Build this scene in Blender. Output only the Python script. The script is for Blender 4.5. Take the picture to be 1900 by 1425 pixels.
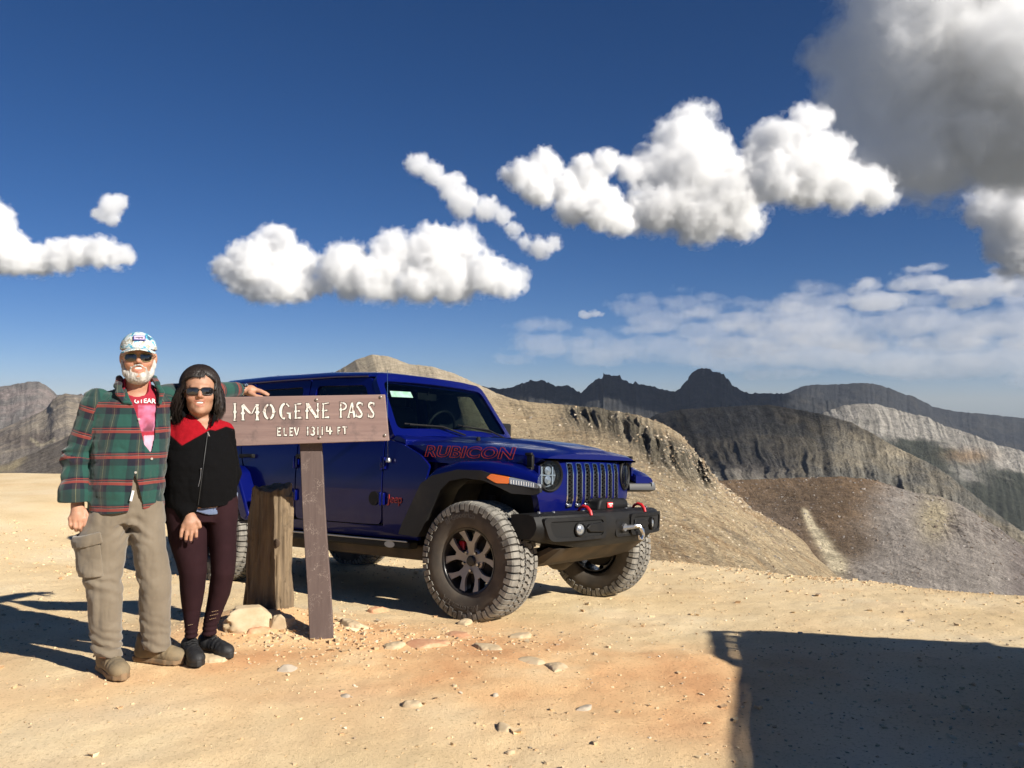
import bpy, bmesh, math, random
import numpy as np
from mathutils import Vector, Matrix, Euler
from mathutils.geometry import delaunay_2d_cdt
D = bpy.data
SC = bpy.context.scene
for _o in list(D.objects):
    D.objects.remove(_o, do_unlink=True)
R_ = math.radians
# ------------------------------------------------------------------ camera
CAM_H, CAM_PITCH, FPX = 1.46, R_(1.0), 1590.0       # metres, radians, focal length in photo pixels (1900 wide)
cam_d = D.cameras.new('camera'); cam_d.sensor_width = 36.0; cam_d.lens = 36.0 * FPX / 1900.0
cam_d.clip_start = 0.05; cam_d.clip_end = 80000.0
cam = D.objects.new('camera', cam_d); SC.collection.objects.link(cam)
cam.location = (0, 0, CAM_H); cam.rotation_euler = (math.pi / 2 + CAM_PITCH, 0, 0)
SC.camera = cam
# ------------------------------------------------------------------ sun and sky
SUN_EL, SUN_AZ = R_(30.0), R_(127.6)                # azimuth clockwise from +Y (the viewing direction): behind and to the right
SUN_DIR = Vector((math.sin(SUN_AZ) * math.cos(SUN_EL), math.cos(SUN_AZ) * math.cos(SUN_EL), math.sin(SUN_EL)))
world = D.worlds.new('World'); SC.world = world; world.use_nodes = True
_wn, _wl = world.node_tree.nodes, world.node_tree.links
_sky = _wn.new('ShaderNodeTexSky'); _sky.sky_type = 'NISHITA'; _sky.sun_disc = False
_sky.sun_elevation = SUN_EL; _sky.sun_rotation = SUN_AZ
_sky.altitude = 4000.0; _sky.air_density = 1.0; _sky.dust_density = 0.2; _sky.ozone_density = 3.0
_bg = _wn['Background']; _bg.inputs['Strength'].default_value = 0.05
_hs = _wn.new('ShaderNodeHueSaturation'); _hs.inputs['Saturation'].default_value = 1.22
_tint = _wn.new('ShaderNodeMix'); _tint.data_type = 'RGBA'; _tint.blend_type = 'MULTIPLY'; _tint.inputs[0].default_value = 1.0; _tint.inputs[7].default_value = (.80, .75, .86, 1)
_wl.new(_sky.outputs[0], _hs.inputs['Color']); _wl.new(_hs.outputs[0], _tint.inputs[6]); _wl.new(_tint.outputs[2], _bg.inputs['Color'])
sun_d = D.lights.new('sun', 'SUN'); sun_d.energy = 5.0; sun_d.angle = R_(0.53); sun_d.color = (1.0, 0.94, 0.84)
sun = D.objects.new('sun', sun_d); SC.collection.objects.link(sun)
sun.rotation_euler = SUN_DIR.to_track_quat('Z', 'Y').to_euler()
SC.view_settings.view_transform = 'Standard'; SC.view_settings.look = 'None'
SC.view_settings.gamma = 1.0; SC.view_settings.use_curve_mapping = False
SC.view_settings.exposure = 0.72
SC.render.engine = 'CYCLES'
SC.cycles.use_denoising = True
SC.cycles.max_bounces = 14; SC.cycles.diffuse_bounces = 3; SC.cycles.glossy_bounces = 4
SC.cycles.transmission_bounces = 6; SC.cycles.transparent_max_bounces = 12; SC.cycles.volume_bounces = 12
SC.cycles.use_adaptive_sampling = True; SC.cycles.adaptive_threshold = 0.02
SC.cycles.caustics_reflective = False; SC.cycles.caustics_refractive = False
SC.render.film_transparent = False
# ------------------------------------------------------------------ helpers
COL = SC.collection
def ray(u, v):
    """direction (per metre of depth) of a photo pixel; depth is measured along +Y of the camera"""
    x, z = (u - 950.0) / FPX, -(v - 712.5) / FPX
    c, s = math.cos(CAM_PITCH), math.sin(CAM_PITCH)
    return np.array([x, c - s * z, s + c * z])
def at(u, v, y):
    d = ray(u, v); return np.array([0, 0, CAM_H]) + d * (y / d[1])
def to_pixel(P):
    P = np.asarray(P, float); c, s = math.cos(CAM_PITCH), math.sin(CAM_PITCH)
    z0 = P[..., 2] - CAM_H
    Y = c * P[..., 1] + s * z0; Z = -s * P[..., 1] + c * z0
    Y = np.where(np.abs(Y) < 1e-6, 1e-6, Y)
    return 950 + FPX * P[..., 0] / Y, 712.5 - FPX * Z / Y
def tag(o, label=None, cat=None, group=None, kind=None):
    if label: o['label'] = label
    if cat: o['category'] = cat
    if group: o['group'] = group
    if kind: o['kind'] = kind
    return o
def empty(name, loc=(0, 0, 0), rot=(0, 0, 0)):
    o = D.objects.new(name, None); COL.objects.link(o); o.location = loc; o.rotation_euler = rot
    o.empty_display_size = 0.1; return o
def arr_mesh(name, V, F, mat=None, parent=None, smooth=True, sharp=None, attrs=None):
    """V (n,3) array, F (m,3|4) int array -> object"""
    me = D.meshes.new(name); V = np.asarray(V, np.float32); F = np.asarray(F, np.int32); m, k = F.shape
    me.vertices.add(len(V)); me.vertices.foreach_set('co', V.ravel())
    me.loops.add(m * k); me.loops.foreach_set('vertex_index', F.ravel())
    me.polygons.add(m); me.polygons.foreach_set('loop_start', np.arange(m, dtype=np.int32) * k)
    me.polygons.foreach_set('loop_total', np.full(m, k, np.int32))
    me.polygons.foreach_set('use_smooth', np.full(m, smooth, bool))
    me.update(calc_edges=True); me.validate()
    if attrs:
        for an, (typ, dat) in attrs.items():
            a = me.attributes.new(an, typ, 'POINT')
            a.data.foreach_set({'FLOAT': 'value', 'FLOAT_VECTOR': 'vector', 'FLOAT_COLOR': 'color'}[typ], np.asarray(dat, np.float32).ravel())
    if sharp: me.set_sharp_from_angle(angle=R_(sharp))
    return finish(name, me, mat, parent)
def finish(name, me, mat, parent):
    if mat: me.materials.append(mat)
    o = D.objects.new(name, me); COL.objects.link(o)
    if parent is not None: o.parent = parent
    return o
class MB:
    def __init__(s): s.v = []; s.f = []
    def add(s, V, F):
        b = len(s.v); s.v += [tuple(map(float, p)) for p in V]; s.f += [tuple(b + i for i in f) for f in F]; return s
    def box(s, c, size, rot=None):
        h = np.array(size) / 2.0
        V = [Vector((x * h[0], y * h[1], z * h[2])) for x in (-1, 1) for y in (-1, 1) for z in (-1, 1)]
        if rot is not None:
            M = rot if isinstance(rot, Matrix) else Euler(rot).to_matrix()
            V = [M @ p for p in V]
        V = [p + Vector(c) for p in V]
        return s.add(V, [(0, 1, 3, 2), (4, 6, 7, 5), (0, 4, 5, 1), (2, 3, 7, 6), (0, 2, 6, 4), (1, 5, 7, 3)])
    def prism(s, poly, fn, a0, a1):
        """poly: 2D points; fn(p, q, a) -> 3D"""
        n = len(poly)
        V = [fn(p, q, a0) for p, q in poly] + [fn(p, q, a1) for p, q in poly]
        F = [tuple(range(n))[::-1], tuple(range(n, 2 * n))] + [(i, (i + 1) % n, n + (i + 1) % n, n + i) for i in range(n)]
        return s.add(V, F)
    def loft(s, rings, closed=True, caps=True):
        n = len(rings[0]); V = [p for r in rings for p in r]; F = []
        m = n if closed else n - 1
        for i in range(len(rings) - 1):
            for j in range(m):
                k = (j + 1) % n
                F.append((i * n + j, i * n + k, (i + 1) * n + k, (i + 1) * n + j))
        if caps and closed:
            F.append(tuple(range(n))[::-1]); F.append(tuple(range((len(rings) - 1) * n, len(rings) * n)))
        return s.add(V, F)
    def tube(s, path, r, n=8, caps=True):
        path = [Vector(p) for p in path]; rs = r if hasattr(r, '__len__') else [r] * len(path)
        rings = []; up = None
        for i, p in enumerate(path):
            t = (path[min(i + 1, len(path) - 1)] - path[max(i - 1, 0)]).normalized()
            if up is None:
                up = Vector((0, 0, 1)) if abs(t.z) < 0.9 else Vector((1, 0, 0))
            a = t.cross(up).normalized(); b = a.cross(t).normalized(); up = b
            rings.append([p + (a * math.cos(2 * math.pi * k / n) + b * math.sin(2 * math.pi * k / n)) * rs[i] for k in range(n)])
        return s.loft(rings, True, caps)
    def lathe(s, prof, n=32, axis='Y', c=(0, 0, 0), close=False, caps=True):
        """prof: (radius, along) pairs; revolve around axis through c"""
        rings = []
        for r, a in prof:
            ring = []
            for k in range(n):
                t = 2 * math.pi * k / n; x, z = r * math.cos(t), r * math.sin(t)
                p = {'Y': (x, a, z), 'X': (a, x, z), 'Z': (x, z, a)}[axis]
                ring.append((p[0] + c[0], p[1] + c[1], p[2] + c[2]))
            rings.append(ring)
        if close: rings.append(rings[0])
        return s.loft(rings, True, caps and not close)
    def build(s, name, mat=None, parent=None, smooth=True, sharp=35, bevel=0.0, seg=2, sub=0):
        me = D.meshes.new(name); me.from_pydata(s.v, [], s.f)
        bm = bmesh.new(); bm.from_mesh(me); bmesh.ops.recalc_face_normals(bm, faces=bm.faces)
        bm.to_mesh(me); bm.free()
        if smooth:
            me.polygons.foreach_set('use_smooth', np.full(len(me.polygons), True))
            if sharp: me.set_sharp_from_angle(angle=R_(sharp))
        o = finish(name, me, mat, parent)
        if bevel:
            b = o.modifiers.new('Bevel', 'BEVEL'); b.width = bevel; b.segments = seg; b.limit_method = 'ANGLE'; b.angle_limit = R_(30); b.use_clamp_overlap = True
            b.harden_normals = False
        if sub:
            m = o.modifiers.new('Sub', 'SUBSURF'); m.levels = sub; m.render_levels = sub
        return o
def in_poly(P, poly):
    x, y = P[:, 0], P[:, 1]; r = np.zeros(len(P), bool); n = len(poly)
    for i in range(n):
        (x0, y0), (x1, y1) = poly[i], poly[(i + 1) % n]
        if y0 == y1: continue
        c = ((y0 > y) != (y1 > y)) & (x < (x1 - x0) * (y - y0) / (y1 - y0) + x0)
        r ^= c
    return r
def round_poly(poly, r, n=4):
    """round the corners of a 2D polygon; r is one number or one per corner"""
    out = []; m = len(poly); rs = r if hasattr(r, '__len__') else [r] * m
    for i in range(m):
        p0, p1, p2 = np.array(poly[i - 1], float), np.array(poly[i], float), np.array(poly[(i + 1) % m], float)
        a, b = p0 - p1, p2 - p1; la, lb = np.linalg.norm(a), np.linalg.norm(b)
        t = min(rs[i], la * .49, lb * .49)
        if t < 1e-5: out.append(tuple(p1)); continue
        q0, q1 = p1 + a / la * t, p1 + b / lb * t
        for k in range(n + 1):
            s = k / n; out.append(tuple((1 - s) ** 2 * q0 + 2 * s * (1 - s) * p1 + s * s * q1))
    return out
def densify(poly, step):
    out = []
    for i in range(len(poly)):
        a, b = np.array(poly[i]), np.array(poly[(i + 1) % len(poly)])
        n = max(1, int(np.linalg.norm(b - a) / step))
        out += [tuple(a + (b - a) * k / n) for k in range(n)]
    return out
def plate(name, outer, holes, fn, thick, mat, parent, step=0.08, bevel=0.0, sharp=35, two=True):
    """curved sheet-metal panel: a 2D outline with holes, mapped by fn(p, q, depth) and thickened"""
    outer = densify(outer, step); holes = [densify(h, step) for h in holes]
    pts = []; edges = []
    for loop in [outer] + holes:
        b = len(pts); pts += loop; edges += [(b + i, b + (i + 1) % len(loop)) for i in range(len(loop))]
    A = np.array(outer); lo, hi = A.min(0), A.max(0)
    gx = np.arange(lo[0] + step / 2, hi[0], step); gy = np.arange(lo[1] + step / 2, hi[1], step)
    G = np.array([(x, y) for x in gx for y in gy]).reshape(-1, 2)
    if len(G):
        k = in_poly(G, outer)
        for h in holes: k &= ~in_poly(G, h)
        allp = np.array(pts)
        dm = np.array([np.min(np.hypot(*(allp - g).T)) for g in G]) if len(G) else np.zeros(0)
        G = G[k & (dm > step * .4)]
        pts += [tuple(g) for g in G]
    V2, E2, F2 = delaunay_2d_cdt([Vector(p) for p in pts], edges, [], 0, 1e-6)[:3]
    V2 = np.array([tuple(v) for v in V2])
    F2 = [tuple(f) for f in F2]; C = np.array([V2[list(f)].mean(0) for f in F2])
    k = in_poly(C, outer)
    for h in holes: k &= ~in_poly(C, h)
    F2 = [f for f, q in zip(F2, k) if q]
    n = len(V2); V = [fn(p, q, 0.0) for p, q in V2]
    F = list(F2)
    if two:
        V += [fn(p, q, thick) for p, q in V2]
        F += [tuple(n + i for i in f[::-1]) for f in F2]
        cnt = {}
        for f in F2:
            for i in range(3):
                e = (f[i], f[(i + 1) % 3]); cnt[e] = cnt.get(e, 0) + 1
        for (a, b) in cnt:
            if (b, a) not in cnt: F.append((b, a, n + a, n + b))
    mb = MB(); mb.v = [tuple(map(float, p)) for p in V]; mb.f = F
    used = sorted({i for f in F for i in f}); rm = {o: i for i, o in enumerate(used)}
    mb.v = [mb.v[i] for i in used]; mb.f = [tuple(rm[i] for i in f) for f in F]
    return mb.build(name, mat, parent, True, sharp, bevel)
def text_mesh(s, size=1.0, extrude=0.0, outline=0.0, shear=0.0, sx=1.0, bold=0.0, spacing=1.0):
    """vertices (n,3) and faces of a line of lettering, centred, in its XY plane"""
    c = D.curves.new('t', 'FONT'); c.body = s; c.size = size; c.extrude = extrude; c.shear = shear
    c.align_x = 'CENTER'; c.align_y = 'CENTER'; c.resolution_u = 3; c.space_character = spacing; c.offset = bold
    if outline: c.fill_mode = 'NONE'; c.bevel_depth = outline; c.bevel_resolution = 0
    o = D.objects.new('t', c); COL.objects.link(o)
    dg = bpy.context.evaluated_depsgraph_get(); me = D.meshes.new_from_object(o.evaluated_get(dg))
    V = np.array([tuple(v.co) for v in me.vertices]).reshape(-1, 3); F = [tuple(p.vertices) for p in me.polygons]
    D.objects.remove(o); D.curves.remove(c); D.meshes.remove(me)
    V[:, 0] *= sx
    return V, F
# ---- noise on arrays of points
def _hash(ix, iy, iz, seed):
    h = (ix.astype(np.uint32) * np.uint32(374761393) + iy.astype(np.uint32) * np.uint32(668265263) + iz.astype(np.uint32) * np.uint32(2147483647 & 1274126177) + np.uint32(seed * 144665 & 0xffffffff))
    h = (h ^ (h >> np.uint32(13))) * np.uint32(1274126177); h = h ^ (h >> np.uint32(16))
    h = h * np.uint32(2246822519); h = h ^ (h >> np.uint32(15))
    return h.astype(np.float32) / np.float32(4294967295.0)
def vnoise(P, seed=0):
    P = np.asarray(P, np.float32)
    i = np.floor(P).astype(np.int64); f = P - i; f = f * f * f * (f * (f * 6 - 15) + 10)
    i = (i & 0xffffffff).astype(np.uint32); r = 0
    x, y, z = i[..., 0], i[..., 1], i[..., 2]; one = np.uint32(1)
    fx, fy, fz = f[..., 0], f[..., 1], f[..., 2]
    def h(a, b, c): return _hash(x + one * np.uint32(a), y + one * np.uint32(b), z + one * np.uint32(c), seed)
    x00 = h(0, 0, 0) * (1 - fx) + h(1, 0, 0) * fx; x10 = h(0, 1, 0) * (1 - fx) + h(1, 1, 0) * fx
    x01 = h(0, 0, 1) * (1 - fx) + h(1, 0, 1) * fx; x11 = h(0, 1, 1) * (1 - fx) + h(1, 1, 1) * fx
    return ((x00 * (1 - fy) + x10 * fy) * (1 - fz) + (x01 * (1 - fy) + x11 * fy) * fz) * 2 - 1
def fbm(P, o=4, seed=0, gain=.5, lac=2.03):
    P = np.asarray(P, np.float32); r = 0; a = 1.0; t = 0
    for k in range(o):
        r = r + a * vnoise(P, seed + k * 17); t += a; a *= gain; P = P * lac + 11.3
    return r / t
def ridged(P, o=4, seed=0, gain=.5):
    P = np.asarray(P, np.float32); r = 0; a = 1.0; t = 0
    for k in range(o):
        r = r + a * (1 - 2 * np.abs(vnoise(P, seed + k * 17))); t += a; a *= gain; P = P * 2.07 + 7.7
    return r / t
def sstep(a, b, x):
    t = np.clip((x - a) / (b - a), 0, 1); return t * t * (3 - 2 * t)
# ---- signed distance shapes -> mesh (surface nets)
def surface_nets(f, lo, h):
    s = f < 0; nx, ny, nz = f.shape
    c = [s[a:nx - 1 + a, b:ny - 1 + b, d:nz - 1 + d] for a in (0, 1) for b in (0, 1) for d in (0, 1)]
    tot = sum(x.astype(np.int8) for x in c); act = (tot > 0) & (tot < 8)
    I = np.argwhere(act); idx = -np.ones(act.shape, np.int64); idx[act] = np.arange(len(I))
    P = np.zeros((len(I), 3)); n = np.zeros(len(I))
    offs = [(a, b, d) for a in (0, 1) for b in (0, 1) for d in (0, 1)]
    for p in offs:
        for ax in range(3):
            if p[ax]: continue
            q = list(p); q[ax] = 1
            fa = f[I[:, 0] + p[0], I[:, 1] + p[1], I[:, 2] + p[2]]; fb = f[I[:, 0] + q[0], I[:, 1] + q[1], I[:, 2] + q[2]]
            k = (fa < 0) != (fb < 0); t = np.where(k, fa / np.where(k, fa - fb, 1), 0)
            pos = np.array(p, float) + np.zeros((len(I), 3)); pos[:, ax] += t
            P[k] += pos[k]; n[k] += 1
    V = (I + P / np.maximum(n, 1)[:, None]) * h + np.array(lo)
    Q = []
    for ax in range(3):
        b, d = [a for a in range(3) if a != ax]
        sl0 = [slice(None)] * 3; sl1 = [slice(None)] * 3; sl0[ax] = slice(0, -1); sl1[ax] = slice(1, None)
        for q in (b, d): sl0[q] = slice(1, -1); sl1[q] = slice(1, -1)
        A, B = s[tuple(sl0)], s[tuple(sl1)]; E = np.argwhere(A != B)
        if not len(E): continue
        inside = A[A != B]; E = E.copy(); E[:, b] += 1; E[:, d] += 1
        def cell(db, dd):
            e = E.copy(); e[:, b] -= db; e[:, d] -= dd; return idx[e[:, 0], e[:, 1], e[:, 2]]
        q = np.stack([cell(1, 1), cell(0, 1), cell(0, 0), cell(1, 0)], 1)
        flip = inside if ax != 1 else ~inside
        q[~flip] = q[~flip][:, ::-1]; Q.append(q)
    return V, np.concatenate(Q)
def sdf_mesh(fn, lo, hi, h, margin=0.0, coarse=4):
    """fn(P (n,3)) -> signed distance; only cells near the surface are evaluated finely"""
    lo = np.array(lo, float); hi = np.array(hi, float); H = h * coarse
    nc = np.ceil((hi - lo) / H).astype(int) + 1
    g = [lo[a] + H * (np.arange(nc[a]) + .5) for a in range(3)]
    C = np.stack(np.meshgrid(*g, indexing='ij'), -1).reshape(-1, 3)
    dc = np.asarray(fn(C), np.float32).reshape(nc)
    near = np.abs(dc) < H * 1.6 + margin
    f = np.repeat(np.repeat(np.repeat(dc, coarse, 0), coarse, 1), coarse, 2)
    m = np.repeat(np.repeat(np.repeat(near, coarse, 0), coarse, 1), coarse, 2)
    I = np.argwhere(m)
    for k in range(0, len(I), 400000):
        J = I[k:k + 400000]; f[J[:, 0], J[:, 1], J[:, 2]] = fn(lo + J * h)
    return surface_nets(f, lo, h)
def s_ell(P, c, r):
    q = P - np.array(c); r = np.array(r, float); k0 = np.linalg.norm(q / r, axis=1); k1 = np.linalg.norm(q / (r * r), axis=1)
    return k0 * (k0 - 1) / np.maximum(k1, 1e-9)
def s_cap(P, a, b, ra, rb=None):
    rb = ra if rb is None else rb
    a = np.array(a, float); b = np.array(b, float); ab = b - a; t = np.clip((P - a) @ ab / max(ab @ ab, 1e-12), 0, 1)
    return np.linalg.norm(P - a - t[:, None] * ab, axis=1) - (ra + (rb - ra) * t)
def s_chain(P, pts, rs, k=0.0):
    d = None
    for i in range(len(pts) - 1):
        e = s_cap(P, pts[i], pts[i + 1], rs[i], rs[i + 1]); d = e if d is None else (smin(d, e, k) if k else np.minimum(d, e))
    return d
def s_box(P, c, half, r=0.0, M=None):
    q = P - np.array(c)
    if M is not None: q = q @ np.array(M)
    q = np.abs(q) - (np.array(half) - r)
    return np.linalg.norm(np.maximum(q, 0), axis=1) + np.minimum(q.max(1), 0) - r
def s_loft(P, rows):
    """stack of ellipses: rows (z, cx, cy, a, b), z rising"""
    A = np.array(rows, float); z = P[:, 2]
    cx, cy, a, b = (np.interp(z, A[:, 0], A[:, k]) for k in (1, 2, 3, 4))
    x, y = (P[:, 0] - cx) / a, (P[:, 1] - cy) / b
    k0 = np.sqrt(x * x + y * y) + 1e-9; k1 = np.sqrt((x / a) ** 2 + (y / b) ** 2) + 1e-9
    d = k0 * (k0 - 1) / k1
    dz = np.maximum(A[0, 0] - z, z - A[-1, 0])
    return np.where(dz > 0, np.sqrt(np.maximum(d, 0) ** 2 + dz ** 2) + np.minimum(d, 0) * 0, np.maximum(d, dz))
def smin(a, b, k):
    h = np.clip(.5 + .5 * (b - a) / k, 0, 1); return b * (1 - h) + a * h - k * h * (1 - h)
def smax(a, b, k): return -smin(-a, -b, k)
# ---- materials
def new_mat(name):
    m = D.materials.new(name); m.use_nodes = True; n = m.node_tree.nodes; p = n['Principled BSDF']
    return m, n, m.node_tree.links, p
def node(n, typ, **kw):
    x = n.new(typ)
    for k, v in kw.items(): setattr(x, k, v)
    return x
def c4(c): return (c[0], c[1], c[2], 1.0)
def mat(name, col, rough=.6, metal=0.0, col2=None, scale=6.0, detail=5.0, lo=.4, hi=.65, bump=0.0, bscale=None, coat=0.0, spec=None, sheen=0.0, stretch=None, bdist=.004, rvar=0.0, aniso=None):
    """plain surface with a second colour worked in by noise, and fine relief"""
    m, n, l, p = new_mat(name)
    p.inputs['Base Color'].default_value = c4(col); p.inputs['Roughness'].default_value = rough; p.inputs['Metallic'].default_value = metal
    if coat: p.inputs['Coat Weight'].default_value = coat; p.inputs['Coat Roughness'].default_value = .04
    if spec is not None: p.inputs['Specular IOR Level'].default_value = spec
    if sheen: p.inputs['Sheen Weight'].default_value = sheen; p.inputs['Sheen Roughness'].default_value = .5
    tc = node(n, 'ShaderNodeTexCoord'); src = tc.outputs['Object']
    if stretch:
        mp = node(n, 'ShaderNodeMapping'); mp.inputs['Scale'].default_value = stretch; l.new(src, mp.inputs[0]); src = mp.outputs[0]
    if col2 is not None:
        t = node(n, 'ShaderNodeTexNoise'); t.inputs['Scale'].default_value = scale; t.inputs['Detail'].default_value = detail; l.new(src, t.inputs['Vector'])
        r = node(n, 'ShaderNodeValToRGB'); r.color_ramp.elements[0].position = lo; r.color_ramp.elements[1].position = hi
        r.color_ramp.elements[0].color = c4(col); r.color_ramp.elements[1].color = c4(col2)
        l.new(t.outputs['Fac'], r.inputs[0]); l.new(r.outputs[0], p.inputs['Base Color'])
        if rvar:
            mr = node(n, 'ShaderNodeMapRange'); mr.inputs['To Min'].default_value = rough - rvar; mr.inputs['To Max'].default_value = rough + rvar
            l.new(t.outputs['Fac'], mr.inputs[0]); l.new(mr.outputs[0], p.inputs['Roughness'])
    if bump:
        t = node(n, 'ShaderNodeTexNoise'); t.inputs['Scale'].default_value = bscale or scale * 6; t.inputs['Detail'].default_value = 4; l.new(src, t.inputs['Vector'])
        b = node(n, 'ShaderNodeBump'); b.inputs['Strength'].default_value = bump; b.inputs['Distance'].default_value = bdist
        l.new(t.outputs['Fac'], b.inputs['Height']); l.new(b.outputs[0], p.inputs['Normal'])
    return m
# ------------------------------------------------------------------ where the vehicle stands (fitted to the photograph)
VEH_T = np.array([.253, 6.633, -.132]); VEH_ROT = (R_(-4.06), R_(-2.15), R_(-37.77))
VEH_M = np.array(Euler(VEH_ROT).to_matrix())
# ------------------------------------------------------------------ the pass: one sheet of ground falling away at its rim
def edge_radius(th):
    """distance from the photographer to the rim of the pass, by compass angle"""
    deg = np.degrees(th)
    return np.interp(deg, [-180, -120, -70, -45, -31, -28, -15, -5, 4, 8.5, 12.4, 16.5, 22.2, 26.6, 31, 45, 70, 120, 180],
                     [45, 40, 30, 24, 20.6, 20.0, 16.5, 13.6, 11.4, 10.4, 10.0, 9.55, 9.0, 8.75, 8.6, 9.5, 14, 40, 45])
def ground_base(x, y):
    z = -.0735 * np.maximum(0, y - 4.85) * sstep(-7.5, -2.6, x) - .004 * np.maximum(0, y - 4.85)
    n = VEH_M[:, 2]; zj = VEH_T[2] - (n[0] * (x - VEH_T[0]) + n[1] * (y - VEH_T[1])) / n[2]
    c = VEH_M @ np.array([-1.4, 0, 0]) + VEH_T; dx, dy = x - c[0], y - c[1]
    a = VEH_M[:2, 0]; lx = dx * a[0] + dy * a[1]; ly = -dx * a[1] + dy * a[0]
    e = np.maximum(np.abs(lx) - 2.1, 0) ** 2 + np.maximum(np.abs(ly) - 1.05, 0) ** 2
    w = 1 - sstep(0.0, 1.1, np.sqrt(e))
    z = z * (1 - w) + (zj + .006) * w
    z += .15 * np.exp(-((x + 1.62) / .50) ** 2 - ((y - 5.62) / .34) ** 2) + .05 * np.exp(-((x + .95) / .55) ** 2 - ((y - 5.35) / .3) ** 2)
    return z
def ground_z(x, y, fine=True):
    x = np.asarray(x, float); y = np.asarray(y, float); z = ground_base(x, y)
    P = np.stack([x, y, np.zeros_like(x)], -1)
    z = z + .030 * fbm(P * .55, 3, 3) * sstep(1.2, 4, np.hypot(x, y - 4.2) + 1)
    if fine:
        z = z + .010 * fbm(P * 3.1, 3, 5) + .0055 * fbm(P * 11., 3, 9)
    r = np.hypot(x, y); e = r - edge_radius(np.arctan2(x, y))
    e = e + .14 * fbm(P * 1.7, 3, 21)
    k = np.maximum(0, e + .35)
    z = z - .62 * np.where(k < .7, k * k / 1.4, k - .35)
    return z
def spans(*s):
    out = []
    for a, b, h in s: out += list(np.arange(a, b - 1e-6, h))
    return np.array(out + [s[-1][1]])
gx = spans((-70, -9, 1.5), (-9, -4.8, .14), (-4.8, 5.4, .034), (5.4, 9, .14), (9, 70, 1.5))
gy = spans((-60, 1.5, 1.5), (1.5, 2.9, .12), (2.9, 9.4, .032), (9.4, 23, .1), (23, 70, 1.5))
GX, GY = np.meshgrid(gx, gy, indexing='ij'); GZ = ground_z(GX, GY)
_n, _m = GX.shape; _i = np.arange(_n * _m).reshape(_n, _m)
gF = np.stack([_i[:-1, :-1], _i[1:, :-1], _i[1:, 1:], _i[:-1, 1:]], -1).reshape(-1, 4)
def ground_material():
    m, n, l, p = new_mat('sandy_ground'); p.inputs['Roughness'].default_value = .95; p.inputs['Specular IOR Level'].default_value = .15
    tc = node(n, 'ShaderNodeTexCoord'); P = tc.outputs['Object']
    def noise(sc, det=5, rough=.55):
        t = node(n, 'ShaderNodeTexNoise'); t.inputs['Scale'].default_value = sc; t.inputs['Detail'].default_value = det; t.inputs['Roughness'].default_value = rough
        l.new(P, t.inputs['Vector']); return t.outputs['Fac']
    def ramp(src, stops):
        r = node(n, 'ShaderNodeValToRGB'); e = r.color_ramp.elements
        while len(e) > 1: e.remove(e[-1])
        e[0].position, e[0].color = stops[0][0], c4(stops[0][1])
        for q, c in stops[1:]: x = e.new(q); x.color = c4(c)
        l.new(src, r.inputs[0]); return r.outputs[0]
    def mix(f, a, b, typ='MIX'):
        x = node(n, 'ShaderNodeMix', data_type='RGBA', blend_type=typ)
        if isinstance(f, float): x.inputs[0].default_value = f
        else: l.new(f, x.inputs[0])
        l.new(a, x.inputs[6]); l.new(b, x.inputs[7]); return x.outputs[2]
    at_ = node(n, 'ShaderNodeAttribute', attribute_name='red')
    pale = ramp(noise(.9, 6), [(.30, (.64, .475, .265)), (.52, (.74, .575, .345)), (.72, (.77, .64, .43))])
    red = ramp(noise(1.7, 6), [(.34, (.62, .34, .165)), (.55, (.74, .48, .25)), (.72, (.76, .56, .33))])
    base = mix(at_.outputs['Fac'], pale, red)
    spk = ramp(noise(60, 3, .7), [(.30, (.62, .58, .54)), (.44, (1, 1, 1)), (.62, (1, 1, 1)), (.74, (1.14, 1.1, 1.05))])
    base = mix(1.0, base, spk, 'MULTIPLY')
    l.new(base, p.inputs['Base Color'])
    def bump(h, s, d, prev=None):
        b = node(n, 'ShaderNodeBump'); b.inputs['Strength'].default_value = s; b.inputs['Distance'].default_value = d; l.new(h, b.inputs['Height'])
        if prev is not None: l.new(prev, b.inputs['Normal'])
        return b.outputs[0]
    b1 = bump(noise(34, 8, .72), .42, .016); b2 = bump(noise(150, 4, .7), .7, .005, b1)
    l.new(b2, p.inputs['Normal'])
    return m
def red_soil(x, y):
    P = np.stack([x, y, np.zeros_like(x)], -1)
    a = 1.15 * np.exp(-((x + .75) / 1.9) ** 2 - ((y - 5.15) / .65) ** 2) + .95 * np.exp(-((x - .2 - (5 - y) * .55) / 1.7) ** 2 - ((y - 4.4) / 1.0) ** 2)
    a = a + .5 * np.exp(-((x + 2.0) / .9) ** 2 - ((y - 4.5) / .5) ** 2)
    return np.clip(a * (.75 + .9 * fbm(P * 1.3, 4, 31)) + .28 * fbm(P * 2.4, 4, 37), 0, 1)
M_GROUND = ground_material()
ground = arr_mesh('ground', np.stack([GX, GY, GZ], -1).reshape(-1, 3), gF, M_GROUND, None, True, None, {'red': ('FLOAT', red_soil(GX, GY).ravel())})
tag(ground, kind='structure')
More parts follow.
